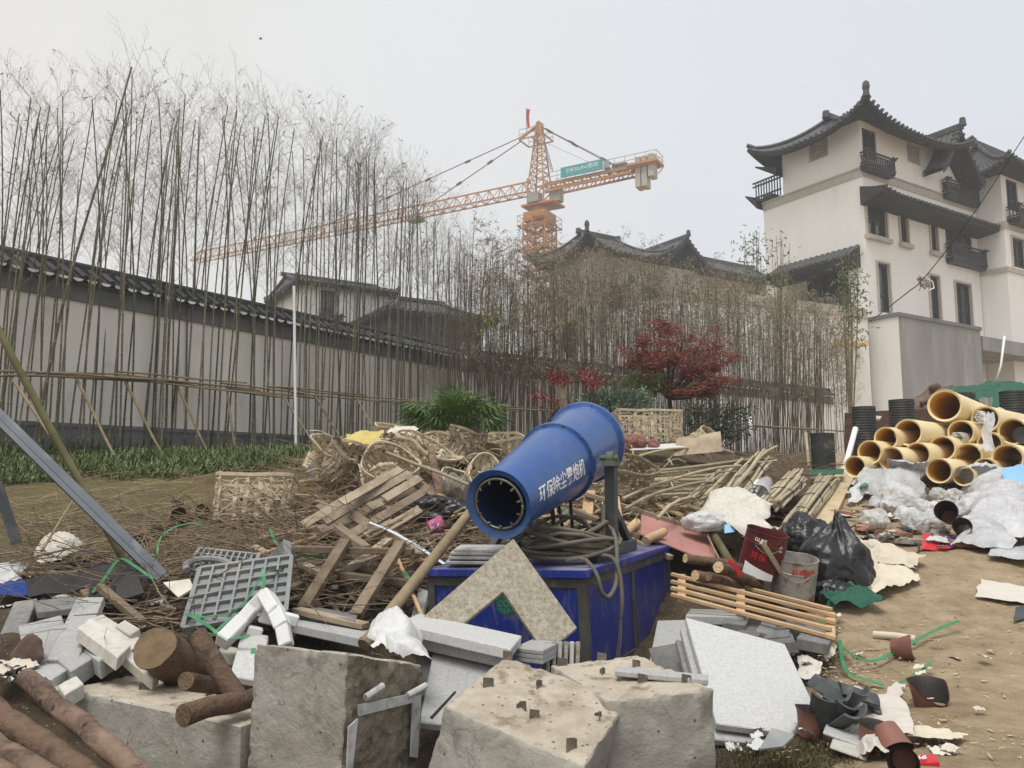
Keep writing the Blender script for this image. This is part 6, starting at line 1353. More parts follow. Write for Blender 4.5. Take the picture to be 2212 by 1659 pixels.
basket('brown sagging basket below the lady palm', V(998, 1002, 8.4), (.36, .36, .34), (.1, .2, .4), 'basket_old', False, .08, 20, 26, 1.2, seed=6)
basket('pale woven basket between the palm and the cannon', V(1086, 1008, 8.8), (.50, .42, .34), (.1, -.15, .3), 'basket', True, .06, 20, 26, 1.1, seed=7)
basket('dark torn basket deep in the heap below the yellow cloth', V(726, 1052, 7.6), (.4, .4, .36), (.2, .5, .2), 'basket_old', False, .1, 22, 28, 1.2, seed=8)
basket('torn basket scrap near the barrel mouth', V(1030, 1050, 7.2), (.30, .28, .2), (.8, .3, .3), 'basket', False, .08, 16, 20, 1.2, seed=9)
basket('large square bamboo basket behind the cannon and before the evergreen shrub', V(1396, 960, 9.9), (.80, .6, .40), (-.06, 0, .12), 'basket', True, .03, 24, 30, 1.06, seed=10)
basket('small conical basket leaning behind the bamboo canes', V(1505, 965, 9.8), (.36, .34, .26), (.7, .3, .3), 'basket', False, .06, 18, 22, .5, seed=11)
basket('half crushed basket below the yellow cloth near the pallet', V(838, 1030, 7.2), (.5, .36, .2), (.9, -.1, .3), 'basket', False, .1, 24, 30, 1.1, seed=12)
basket('old brown basket behind the fork post', V(1350, 1060, 7.0), (.4, .35, .25), (.5, .2, .2), 'basket_old', False, .08, 18, 24, 1.1, seed=13)

# ------------------------------------------------------------------ sheets, bags, cloths
def crease(p, f):
    d, _ = noise.voronoi(p * f); return (d[1] - d[0])
def bag(label, c, rad, mat, seed=0, amp=.22, neck=None, name='rubbish_bag', cat='bag', f=2.4, rot=0, sub=5, group=None):
    bm = bmesh.new(); bmesh.ops.create_icosphere(bm, subdivisions=sub, radius=1); c = Vector(c); cr_, sr_ = math.cos(rot), math.sin(rot); m = MB()
    vs = []
    for v in bm.verts:
        d = v.co.normalized(); q = d * 1.0 + Vector((seed * 3.7, seed * 1.3, seed * 2.1)); stz = Vector((q.x, q.y, q.z * .55))
        k = 1 + amp * (.8 * noise.noise(q * 1.3) - .75 * (crease(stz, f * .8) - .3) - .38 * (crease(q + Vector((.2 * noise.noise(q * 4), 0, 0)), f * 2.1) - .3) - .14 * (crease(q, f * 5) - .3))
        ang = math.atan2(d.y, d.x); pl = max(0, d.z + .1) * (1 if neck else .45); k += pl * .10 * math.sin(ang * 9 + 4 * noise.noise(q * 1.7) + seed) * abs(noise.noise(q * 2.2) + .4)
        if neck: k *= 1 + neck * max(0, d.z - .55) ** 1.5 * 2.2; 
        x, y, z = d.x * k, d.y * k, d.z * k
        if neck and d.z > .5: s = 1 - min(.85, (d.z - .5) * 1.9); x *= s; y *= s
        z = max(z, -.55 + .12 * nz(x * 3, y * 3, seed))
        vs.append(c + Vector((x * rad[0] * cr_ - y * rad[1] * sr_, x * rad[0] * sr_ + y * rad[1] * cr_, (z + .5) * rad[2])))
    m.add(vs, [tuple(q.index for q in f_.verts) for f_ in bm.faces]); bm.free()
    return single(m, name, M[mat], label, cat, group, smooth=True)
def sheet(label, quad, mat, amp=.04, seed=0, nu=34, name='plastic_sheet', cat='sheet', hump=0.0, f=5.0, edge=.12, group=None, lift=.012, fold=0.0):
    q = [Vector(p) for p in quad]; m = MB(); L_ = ((q[1] - q[0]).length + (q[3] - q[0]).length) / 2
    def fn(u, v):
        uu = u + edge * nz(v * 3.1, seed * 2.3, u) * (1 if u > .5 else -1) * abs(2 * u - 1); vv = v + edge * nz(u * 3.1, seed * 4.1, v + 5) * abs(2 * v - 1)
        p = lerp(lerp(q[0], q[1], uu), lerp(q[3], q[2], uu), vv); s = Vector((p.x * f + seed * 5, p.y * f, seed * 3.3))
        e = 4 * u * (1 - u) * 4 * v * (1 - v)
        wv = s + Vector((noise.noise(s * .7), noise.noise(s * .7 + Vector((7, 0, 0))), 0)) * .5
        z = amp * (1.0 * abs(noise.noise(s * .6)) + .85 * (.7 - crease(wv, .8)) + .46 * (.6 - crease(wv, 2.0)) + .26 * (.5 - crease(wv, 4.6)) + .12 * (.5 - crease(s, 9))) + hump * e ** .7 + lift + fold * math.sin((u + .3 * v) * 11 + 2 * nz(u * 2, v * 2, seed))
        return p + UP * z + Vector((noise.noise(s * 1.3 + Vector((9, 0, 0))), noise.noise(s * 1.3 + Vector((0, 9, 0))), 0)) * amp * .8
    m.grid(fn, nu, nu); return single(m, name, M[mat], label, cat, group, smooth=True)
Q = lambda *p: [G(*a) for a in p]
sheet('crumpled white plastic bag tucked behind the tall concrete block', [V(795, 1425, 3.1), V(925, 1452, 3.1), V(900, 1385, 3.5), V(815, 1378, 3.5)], 'bag_white', .045, 1, name='plastic_bag', cat='bag', f=8, hump=.10, nu=64, fold=.006)
sheet('yellow cloth spread over the crushed basket', [V(748, 975, 7.7), V(812, 970, 7.7), V(835, 942, 8.1), V(752, 948, 8.1)], 'yellow', .05, 1, name='cloth', cat='cloth', f=7)
sheet('pale green rag over the basket beside the yellow cloth', [V(835, 945, 8.0), V(895, 950, 8.0), V(900, 935, 8.3), V(850, 930, 8.3)], 'paper', .04, 2, name='rag', cat='rag', f=7)
bag('large black rubbish bag with gathered neck, beside the scuffed tin', G(1812, 1268, -.03), (.235, .22, .30), 'bag_black', 3, .34, neck=.5, f=2.2)
bag('black rubbish bag behind the large one, next to the maroon tin', G(1742, 1205, -.03), (.20, .19, .24), 'bag_black', 4, .32, f=2.2)
bag('small flat black bag in front of the large black bag', G(1802, 1298, -.05), (.13, .09, .12), 'bag_black', 5, .4, f=2.8)
sheet('green netting crumpled below the small black bag', Q((1775, 1345), (1885, 1335), (1888, 1298), (1790, 1300)), 'greennet', .09, 3, name='netting', cat='netting', f=7)
sheet('cream plastic sheet trailing behind the black bags', Q((1810, 1220), (1985, 1252), (2000, 1225), (1830, 1180)), 'cream', .06, 4, f=5, hump=.05, nu=64)
sheet('cream cloth trailing on the dirt beside the large black bag', Q((1870, 1312), (1925, 1300), (1990, 1262), (1880, 1235)), 'cream', .05, 5, name='cloth', cat='cloth', f=5, hump=.03, nu=64)
sheet('flat dirty paper sheet alone on the dirt', Q((2108, 1300), (2240, 1316), (2240, 1282), (2118, 1262)), 'paper', .012, 6, name='paper_sheet', cat='paper', f=4, edge=.05)
sheet('large woven white sack draped behind the maroon tin', [V(1500, 1150, 6.2), V(1660, 1180, 5.8), V(1665, 1110, 6.5), V(1545, 1075, 6.9)], 'wovenwhite', .07, 7, name='woven_sack', cat='sack', f=4, hump=.12, nu=64)
bag('white plastic bundle with a blue label, beside the pink board', V(1525, 1145, 6.1), (.17, .1, .1), 'bag_white', 6, .35, name='plastic_bundle', cat='bundle', f=3)
slab('light blue label card on the white plastic bundle', S_(1565, 1133, 6.0), S_(1588, 1130, 6.0), S_(1565, 1152, 5.95), .004, 'sheetblue', 'label_card', 'card')
sheet('white plastic sheet spread before the cream pipes', [*Q((1840, 1085), (1985, 1090)), V(2000, 1020, 8.2), V(1860, 1028, 8.2)], 'bag_clear', .06, 8, f=4, hump=.06, nu=72)
sheet('cloudy plastic film lying on the white sheet, nearest the cream pipes', [G(1900, 1068, .06), G(1990, 1072, .06), V(2010, 1022, 8.0), V(1925, 1015, 8.2)], 'bag_silver', .08, 9, f=5, hump=.05, nu=64)
sheet('white and green printed sack beside the plank', Q((1830, 1095), (1890, 1085), (1900, 1046), (1850, 1058)), 'bag_white', .07, 10, name='printed_sack', cat='sack', f=5, hump=.08)
sheet('bright green printed sack beside the white sack near the plank', [G(1850, 1094, .10), G(1885, 1080, .12), G(1922, 1040, .12), G(1893, 1044, .14)], 'greenstrap', .05, 11, name='printed_sack', cat='sack', f=5, hump=.04)
BG = [(1940, 1105, .22, .15, 'bag_clear', 'bulging cloudy bag behind the brown filled one'), (1915, 1062, .16, .13, 'bag_clear', 'upper cloudy bag behind the green printed sack'), (1888, 1138, .13, .10, 'bag_clear', 'small cloudy bag of reddish scraps next to the plank'), (1995, 1150, .16, .12, 'bag_clear', 'cloudy bag of reddish scraps beside the clay pot'), (1935, 1085, .12, .12, 'bag_white', 'white knotted bag among the cloudy bags'), (2092, 1118, .12, .12, 'bag_clear', 'bluish cloudy bag behind the clay pot'), (1990, 1112, .12, .10, 'bag_clear', 'slumped cloudy bag above the scraps bag'), (1975, 1080, .13, .11, 'bag_white', 'white plastic bag near the straw heap'), (2030, 1085, .12, .09, 'bag_clear', 'flattened cloudy bag at the straw heap edge')]
for i, (x, y, r, h, mt, lab) in enumerate(BG): bag(lab, G(x, y, -.03), (r, r * .8, h * 1.15), mt, 20 + i, .36, f=2.6, rot=i)
for x, y in ((1880, 1136), (1895, 1140), (1985, 1146), (2003, 1150)): pass
sheet('big silver grey plastic sheet heaped at the edge of the rubbish', Q((2075, 1170), (2230, 1190), (2260, 1085), (2120, 1080)), 'bag_silver', .10, 12, f=3.4, hump=.22, nu=100)
sheet('second silver sheet trailing below the big heap', Q((2060, 1195), (2180, 1205), (2215, 1160), (2090, 1150)), 'bag_silver', .07, 13, f=4, hump=.10, nu=80)
sheet('grey cloudy film behind the big silver heap', [*Q((2080, 1105), (2230, 1120)), V(2240, 1045, 8.0), V(2110, 1040, 8.2)], 'bag_silver', .08, 14, f=3.6, hump=.15, nu=80)
sheet('white film heaped along the pipes', [G(2055, 1070, .05), G(2165, 1085, .05), V(2180, 1030, 8.0), V(2070, 1035, 8.1)], 'bag_silver', .07, 15, f=4, hump=.1, nu=64)
sheet('silver film scrap on the dirt at the frame edge', Q((2140, 1215), (2240, 1235), (2240, 1195), (2150, 1190)), 'bag_silver', .04, 16, f=5)
sheet('light blue plastic bag on top of the silver heap', [V(2160, 1062, 7.4), V(2225, 1066, 7.3), V(2225, 1012, 7.8), V(2172, 1022, 7.8)], 'sheetblue', .05, 17, name='plastic_bag', cat='bag', f=4)
sheet('red printed plastic bag lying before the clay pot', Q((1988, 1196), (2062, 1196), (2050, 1172), (1990, 1160)), 'red', .025, 18, name='printed_bag', cat='bag', f=5)
sheet('blue and white printed scrap next to the red bag', Q((2030, 1192), (2082, 1190), (2078, 1170), (2040, 1172)), 'bluetarp', .03, 19, name='printed_scrap', cat='plastic scrap', f=5)
sheet('white edge of the printed bag', Q((2000, 1190), (2050, 1191), (2046, 1178), (2010, 1176)), 'bag_white', .03, 20, name='printed_scrap', cat='plastic scrap', f=5, lift=.03)
# far end, corner rags
sheet('white crumpled rag on the twigs below the mossy slope', Q((62, 1240), (135, 1248), (180, 1200), (100, 1192)), 'paper', .09, 21, name='rag', cat='rag', f=5, hump=.06)
sheet('white paper sheet behind the rubber mat', Q((-20, 1285), (50, 1290), (52, 1250), (-20, 1240)), 'bag_white', .05, 22, name='paper_sheet', cat='paper', f=5, hump=.04)
sheet('dark blue tarp scrap under the rubber mat', Q((-20, 1320), (80, 1305), (150, 1278), (-20, 1285)), 'bluetarp', .05, 23, name='tarp', cat='tarp', f=5)
sheet('small dark blue tarp scrap beside the white rag', Q((150, 1232), (205, 1235), (210, 1212), (165, 1215)), 'bluetarp', .05, 24, name='tarp', cat='tarp', f=6)
m = MB(); m.ribbon([V(58, 1272, 4.35), V(100, 1262, 4.4), V(150, 1262, 4.4), V(180, 1250, 4.45), V(230, 1238, 4.5), V(262, 1240, 4.45), V(275, 1260, 4.3), V(285, 1290, 4.1)], .12, (.2, -.7, .6), .008); single(m, 'rubber_mat', M['black_and_shade'], 'dark grey rubber mat strip draped over the debris', 'mat')
sheet('dark sheet standing in for the shade of the hollow beneath the steel channel end', [V(190, 1350, 4.0), V(300, 1335, 4.1), V(310, 1240, 4.7), V(200, 1240, 4.7)], 'black_and_shade', .06, 25, name='shade_sheet', cat='shade_sheet', f=5)  # shade of a deep hollow, painted as a dark sheet; no cloth here
m = MB(); m.ribbon([V(0, 1455, 3.3), V(25, 1440, 3.35), V(70, 1432, 3.4)], .10, (.1, -.6, .8), .006, twist=.6); single(m, 'dry_husk', M['cream'], 'dry curled husk at the edge below the pavers', 'husk')
m = MB(); m.slab([V(352, 1258, 4.3), V(410, 1250, 4.3), V(418, 1270, 4.2), V(385, 1290, 4.15)], .012); single(m, 'board_scrap', M['paper'], 'white board scrap beside the large ribbed tray', 'board scrap')
m = MB(); m.bar(V(216, 1268, 4.2), V(308, 1345, 3.9), .04, .03); single(m, 'board', M['wood_dark'], 'short weathered stick pointing down at the stump log', 'board')
# beige film and small scraps at the near corner of the dirt
sheet('translucent beige plastic film on the dirt behind the brown pots', Q((1850, 1610), (1990, 1625), (1940, 1500), (1880, 1530)), 'paper', .025, 26, f=4, hump=.01, nu=64)
sheet('beige film scrap curled beside the black tiles', Q((1762, 1450), (1815, 1440), (1805, 1415), (1765, 1420)), 'cream', .05, 27, f=6, hump=.04)
sheet('pale film scrap lying between big slab and black tiles', Q((1722, 1480), (1772, 1500), (1768, 1450), (1725, 1440)), 'paper', .04, 28, f=6)
sheet('white and blue plastic wrapper at the foot of the big white slab', Q((1560, 1620), (1622, 1612), (1600, 1558), (1562, 1560)), 'bag_white', .06, 29, name='wrapper', cat='wrapper', f=7)
sheet('blue wrapper scrap at the foot of the big white slab', Q((1572, 1596), (1605, 1592), (1598, 1570), (1576, 1574)), 'bluetarp', .03, 30, name='wrapper', cat='wrapper', f=8, lift=.07)
sheet('flat beige paper scrap on the dirt near the frame bottom', Q((1965, 1612), (2060, 1625), (2090, 1602), (1985, 1590)), 'cream', .02, 31, name='paper_sheet', cat='paper', f=5)
sheet('crumpled white rag under the upturned pot', Q((1850, 1668), (1930, 1668), (1935, 1612), (1860, 1622)), 'wovenwhite', .05, 32, name='rag', cat='rag', f=6, hump=.03)
slab('grey flat board scrap behind the brown pots', S_(1778, 1580, 2.95), S_(1868, 1612, 2.85), S_(1785, 1562, 3.1), .012, 'granite', 'board_scrap', 'board scrap')
slab('beige flat board scrap before the grey one', S_(1792, 1612, 2.85), S_(1872, 1640, 2.75), S_(1800, 1590, 2.95), .01, 'stone_light', 'board_scrap', 'board scrap')
m = MB(); m.slab([V(1640, 1618, 2.85), V(1662, 1580, 2.9), V(1712, 1592, 2.85), V(1690, 1612, 2.8)], .006); m.slab([V(1662, 1580, 2.9), V(1668, 1572, 2.92), V(1715, 1586, 2.86), V(1712, 1592, 2.85)], .004); single(m, 'metal_sheet', M['plasticgrey'], 'folded grey metal sheet at the foot of the big white slab', 'metal sheet')
M['brickdark'] = pm('dark_brick', (.07, .035, .025), (.13, .07, .05), 6, bump=.5, bscale=20, rnd=0)
# ------------------------------------------------------------------ pipes
PD = Vector((.72, .69, .0)).normalized()
def big_pipe(label, vx, vy, r, Y, L_=2.2, d=PD, ribbed=False, dz=0.0):
    c = V(vx, vy, Y); d = Vector((d.x, d.y, dz)).normalized(); x = d.cross(UP).normalized(); y = x.cross(d); Mx = Matrix((x, y, d)).transposed().to_4x4(); Mx.translation = c; R_ = r * Y / F
    t = thing('drain_pipe', label, 'pipe', tuple(c - UP * R_), group='cream drain pipes in the stack'); m = MB()
    prof = [(R_ * .86, .01), (R_ * .985, 0), (R_, .006), (R_, L_), (R_ * .86, L_)]
    if ribbed: prof = [(R_ * .86, .01), (R_, 0)] + [(R_ * (.93 if i % 2 else 1), .03 + i * .02) for i in range(int(L_ / .02) - 2)]
    m.lathe(prof, 40, Mx); m.build('pipe_wall', M['pipe'], t, smooth=True, auto=35)
    m = MB(); m.lathe([(R_ * .855, L_ - .01), (R_ * .855, .012)], 40, Mx); m.build('lining', M['pipein'], t, smooth=True)
    m = MB(); m.lathe([(R_ * .87, L_), (0, L_)], 24, Mx); m.build('end_plug', M['black_and_shade'], t) if rng.random() < .0 else None
    return t
PL = [(2040, 876, 35, 8.9, 'topmost cream pipe of the stack, resting over the others'), (2128, 905, 28, 8.9, 'upper cream pipe holding a bundle of thin white conduits'), (1961, 934, 29, 8.5, 'long cream pipe jutting out at the middle of the stack'), (2075, 934, 27, 8.8, 'cream pipe with a wrapped bundle in its mouth'), (2187, 932, 29, 8.6, 'cream pipe with a black pipe inside, high at the outer end'), (1913, 947, 25, 8.5, 'cream pipe at the shoulder of the stack, left of the jutting one'.replace('left of', 'next to')), (1878, 977, 26, 8.4, 'cream pipe at the low corner of the stack'), (1925, 992, 27, 8.3, 'low cream pipe under the shoulder pipe'), (1981, 982, 27, 8.4, 'cream pipe directly below the jutting pipe'), (2035, 968, 27, 8.5, 'cream pipe under the wrapped bundle'), (2091, 985, 28, 8.4, 'dark mouthed cream pipe in the middle row'), (2176, 990, 31, 8.1, 'ribbed cream pipe at the low outer end'), (1846, 1008, 23, 8.3, 'smallest cream pipe lying at the foot of the stack by the plank'), (2028, 1017, 27, 8.2, 'half buried dark mouthed pipe behind the plastic sheets'), (2128, 1014, 25, 8.2, 'half buried cream pipe with a ribbed one poking out'), (2081, 1028, 22, 8.1, 'lowest half buried pipe in the middle'), (2137, 958, 25, 8.7, 'shadowed cream pipe behind the hanging plastic bag'), (2225, 965, 28, 8.6, 'cream pipe cut by the edge of the view'), (2232, 1010, 28, 8.2, 'low cream pipe cut by the edge of the view')]
rng.seed(51)
for i, (x, y, r, Y, lab) in enumerate(PL): big_pipe(lab, x, y, r, Y, 1.5 if i > 6 else 2.0, Vector((.72 + rng.uniform(-.05, .05), .69, 0)), ribbed=('ribbed cream' in lab), dz=-.06 if i == 0 else 0)
def corr(label, vx, y0, y1, wpx, Y):
    a = V(vx, y1, Y); b = V(vx, y0, Y); r = wpx / 2 * Y / F; m = MB(); L_ = (b - a).length; n = int(L_ / .018); prof = [(r * .9, -.4)]
    for i in range(n): prof.append((r * (1 if i % 2 else .955), i * L_ / n))
    prof += [(r * .98, L_), (r * .86, L_), (r * .86, L_ - .5)]
    Mx = Matrix.Identity(4); Mx.translation = a; m.lathe(prof, 28, Mx); return single(m, 'corrugated_pipe', M['corr'], label, 'pipe', smooth=True, auto=40)
corr('black corrugated pipe standing upright before the bamboo', 1780, 936, 1020, 50, 9.6)
corr('tall muddy black corrugated pipe standing beside the pipe stack', 1870, 879, 975, 49, 10.6)
corr('muddy black corrugated pipe standing behind the jutting cream pipe', 1952, 864, 960, 52, 11.0)
corr('black corrugated pipe standing at the green netting', 2195, 846, 960, 52, 10.6)
corr('black corrugated pipe half hidden behind the topmost cream pipe', 2090, 849, 930, 40, 11.2)
m = MB(); c = V(2208, 940, 8.35); x = PD.cross(UP).normalized(); m.tube([c, c + PD * 1.2], .09, 20); single(m, 'corrugated_pipe', M['corr'], 'black pipe end lying inside the high outer cream pipe', 'pipe', smooth=True, auto=40)
# conduits and wrapped bundle in pipe mouths
def conduits(label, vx, vy, Y, n, r, L_, d, wrap=None, hang_=None):
    c = V(vx, vy, Y); d = Vector(d).normalized(); x = d.cross(UP).normalized(); y = x.cross(d); t = thing('conduit_bundle', label, 'pipe bundle', tuple(c)); k = 0
    for i in range(-2, 3):
        for j in range(-2, 3):
            o_ = x * (i + .5 * (j % 2)) * r * 2.05 + y * j * r * 1.8
            if o_.length > r * 4.2 or k >= n: continue
            m = MB(); m.tube([c + o_, c + o_ + d * L_], r, 10, cap=False); m.tube([c + o_ + d * .01, c + o_ + d * .02], r * .8, 8); m.build('conduit', [M['white']], t, smooth=True, auto=40); k += 1
    if wrap: m = MB(); m.tube([c + d * wrap * .15, c + d * wrap * .3, c + d * wrap, c + d * L_], [r * 4.0, r * 4.6, r * 4.8, r * 4.8], 14, cap=False, wob=.15, seed=3); m.build('plastic_wrap', M['bag_clear'], t, smooth=True)
    return t
conduits('thin white conduits bundled in the upper cream pipe', 2120, 900, 8.75, 8, .016, .8, PD)
conduits('wrapped bundle of thin grey tubes in the pipe mouth', 2066, 946, 8.65, 9, .014, .7, PD, wrap=.12)
sheet('clear printed plastic bag hanging from the conduits over the pipe stack', [V(2118, 985, 8.25), V(2152, 988, 8.25), V(2148, 910, 8.6), V(2124, 905, 8.6)], 'bag_clear', .05, 41, name='plastic_bag', cat='bag', f=5, edge=.2)
m = MB(); vs, fs, lo, hi = text_mesh('安全', .01); k = .12 / (hi - lo); o_ = V(2128, 975, 8.16); m.add([o_ + Vector(((v.x - lo) * k * .9, 0, v.y * k)) for v in vs], fs)
# ------------------------------------------------------------------ rubble mound, netting, brick base
def rock(label, c, r, mat, sd, name='rock', cat='rock', group=None):
    bm = bmesh.new(); bmesh.ops.create_icosphere(bm, subdivisions=3, radius=1); m = MB(); sc_ = (r * rng.uniform(.8, 1.3), r * rng.uniform(.8, 1.2), r * rng.uniform(.6, .95)); rr = Euler((rng.uniform(0, 3), rng.uniform(0, 3), rng.uniform(0, 3))).to_matrix()
    vs = [Vector(c) + rr @ Vector((v.co.x * sc_[0], v.co.y * sc_[1], v.co.z * sc_[2])) * (1 + .25 * noise.noise(v.co * 1.4 + Vector((sd, 0, 0))) + .30 * (crease(v.co + Vector((sd, sd, 0)), 1.3) - .4)) for v in bm.verts]
    m.add(vs, [tuple(q.index for q in f.verts) for f in bm.faces]); bm.free(); return single(m, name, M[mat], label, cat, group, smooth=True, auto=30)
m = MB(); a, b = V(1990, 985, 12.6), V(2330, 985, 12.6)
def mound(u, v):
    p = lerp(a, b, u); p.y += 2.2 * v; e = math.sin(math.pi * min(1, u * 1.15 + .03)) ** .6; z = 1.8 + (1.15 * e) * math.sin(math.pi * min(1, v * .9 + .02)) + .14 * noise.fractal(Vector((p.x * 3, p.y * 3, 1)), 1, 2, 4); return Vector((p.x, p.y, z))
m.grid(mound, 50, 24); single(m, 'soil_mound', M['soilrock'], 'reddish brown rubble mound behind the cream pipes', 'mound', smooth=True)
rng.seed(61)
for i in range(46):
    u, v = rng.random(), rng.uniform(0, .5); rock('reddish rubble stone on the mound behind the cream pipes', mound(u, v) - Vector((0, .03, -.02)), rng.uniform(.04, .10), 'soilrock', i, 'rubble_stone', 'stone', 'rubble stones on the mound')
sheet('green netting draped over the rubble mound', [V(2050, 878, 12.3), V(2290, 872, 12.2), V(2290, 836, 13.0), V(2046, 838, 13.2)], 'greennet', .08, 42, name='netting', cat='netting', f=3.2, hump=.02, nu=44, edge=.25)
sheet('green netting strip hanging down beside the black pipe', [V(2135, 905, 11.9), V(2172, 905, 11.9), V(2212, 860, 12.2), V(2150, 860, 12.2)], 'greennet', .1, 43, name='netting', cat='netting', f=2.5, edge=.2)
bag('white bag scrap on the rubble behind the upper pipes', V(2150, 905, 10.5), (.14, .1, .1), 'bag_white', 44, .4, f=3)
m = MB(); m.hexa([V(x, 985, Y) for x, Y in ((1825, 13), (2050, 12.6), (2050, 13.4), (1825, 14))] + [V(x, y, Y) for x, y, Y in ((1825, 893, 13), (2050, 880, 12.6), (2050, 880, 13.4), (1825, 893, 14))]); single(m, 'brick_wall', M['brickdark'], 'low dark red brick footing behind the standing black pipes', 'wall', rough=(3, .02, 4, 2))
m = MB(); m.slab([V(1845, 900, 12.2), V(1900, 905, 12.2), V(1905, 899, 12.5), V(1850, 894, 12.5)], .03); single(m, 'stone_slab', M['stone_light'], 'pale slab on the brick footing', 'slab')
m = MB(); m.tube([V(1848, 926, 10.2), V(1822, 1022, 9.6)], .035, 14); single(m, 'plastic_pipe', M['white'], 'thick white pipe leaning beside the smallest cream pipe', 'pipe', smooth=True, auto=40)
m = MB(); m.tube([V(2170, 726, 12.9), V(2162, 790, 12.9), V(2152, 822, 12.9)], .018, 8); single(m, 'plastic_pipe', M['white'], 'thin white rod standing on the rubble mound', 'pipe', smooth=True)
m = MB(); m.tube([V(1620, 900, 13), V(1624, 975, 13)], .03, 8); single(m, 'plastic_pipe', M['white'], 'short grey white post between maple and brown bamboos', 'pipe', smooth=True)
pole('bamboo_stick', V(1740, 935, 10), V(1748, 1008, 9.8), .02, .02, 'cane', 'short bare stick standing beside the black corrugated pipe', 'stick')
slab('teal plastic board lying flat near the black corrugated pipe', S_(1745, 1026, 8.8), S_(1822, 1022, 8.8), S_(1750, 1016, 9.2), .01, 'greennet', 'board', 'board')
# ------------------------------------------------------------------ bamboo cane bundles
rng.seed(71)
def bundle(label, A0, A1, n, r, spread, mat='cane', ties=2, fan=.5, sag=.0):
    A0, A1 = Vector(A0), Vector(A1); d = (A1 - A0).normalized(); x = d.cross(UP).normalized(); y = x.cross(d); t = thing('cane_bundle', label, 'bamboo bundle', tuple((A0 + A1) / 2 - UP * spread[1]))
    for i in range(n):
        a = rng.uniform(0, 6.28); k = rng.random() ** .5; o0 = x * math.cos(a) * k * spread[0] + y * math.sin(a) * k * spread[1]; o1 = o0 * (1 + fan * rng.uniform(-.3, 1)) + rv(.03)
        s0 = d * rng.uniform(-.12, .12); s1 = d * rng.uniform(-.3, .2); rr = r * rng.uniform(.75, 1.2)
        pole('cane', A0 + o0 + s0, A1 + o1 + s1, rr, rr * .85, mat, parent=t, seg=.24, n=7, sag=sag * rng.random())
    for q in range(ties):
        f = (q + 1) / (ties + 1); c = lerp(A0, A1, f); m = MB(); pts = [c + x * math.cos(i * .39) * spread[0] * 1.12 + y * math.sin(i * .39) * spread[1] * 1.15 for i in range(17)]; m.tube(pts, .005, 5); m.build('tie', M['black_and_shade'], t)
    return t
bundle('wide pile of long bamboo canes behind the cannon, cut ends toward the barrel', V(1385, 1045, 7.9), V(1640, 1020, 9.0), 44, .019, (.16, .15), ties=0, fan=.3)
bundle('lower bamboo canes spilling below the wide pile', V(1370, 1062, 7.3), V(1580, 1050, 8.2), 16, .017, (.10, .10), ties=0, fan=.6)
bundle('thick tied bundle of bamboo canes, cut ends showing between the wide pile and wrapped conduits', V(1512, 1098, 7.0), V(1600, 1020, 8.6), 30, .019, (.17, .10), fan=.2)
bundle('tied bamboo bundle with a yellow split cane on top', V(1572, 1085, 7.0), V(1648, 995, 8.9), 18, .018, (.10, .09), 'cane', fan=.3)
bundle('grey bundle of bamboo canes beside the wrapped conduits', V(1665, 1090, 7.0), V(1722, 1030, 8.2), 20, .017, (.11, .06), 'cane', fan=.1)
bundle('long dark tied bamboo bundle next to the plank', V(1702, 1148, 6.3), V(1790, 1032, 8.7), 16, .018, (.09, .06), 'cane', fan=.2, ties=3)
conduits('white conduits wrapped in plastic between the bamboo bundles', 1640, 1068, 7.2, 9, .021, 1.3, (.35, .94, .05), wrap=.2)
for q, lab in (((1345, 1078, 6.6, 1600, 1005, 8.0), 'long pale cane lying crosswise over the wide pile'), ((1350, 1100, 6.3, 1540, 1040, 7.6), 'long cane with a bent tip below the wide pile'), ((1615, 1020, 8.2, 1680, 965, 8.8), 'upward curving cane tip beyond the wide pile'), ((1380, 985, 8.6, 1520, 972, 9.4), 'thin cane lying behind the wide pile'), ((1420, 1120, 6.0, 1500, 1075, 6.8), 'thin bent cane in front of the wide pile')):
    pole('cane', V(*q[:3]), V(*q[3:]), .016, .013, 'cane', lab, 'cane', sag=-.05)
m = MB(); m.grid(lambda u, v: lerp(lerp(V(1455, 985, 9.2), V(1560, 975, 9.0), u), lerp(V(1470, 955, 9.6), V(1555, 940, 9.4), u), v) + UP * (.12 * math.sin(v * 3)), 12, 8); single(m, 'bamboo_sheath', M['wood'], 'grey curved bark sheet lying on the bamboo pile', 'bark sheet', smooth=True)
slab('white roofing strip lying behind the wide cane pile', S_(1360, 972, 9.2), S_(1480, 966, 9.2), S_(1362, 962, 9.4), .01, 'bag_white', 'board', 'board')
for x, y in ((1358, 958), (1372, 952), (1383, 956), (1350, 966), (1412, 964)): bag('crushed brown plastic pot beside the large square basket', V(x, y + 8, 9.3), (.07, .06, .08), 'pot', x, .4, name='plant_pot', cat='pot', f=2, sub=4, group='crushed pots beside the large square basket')
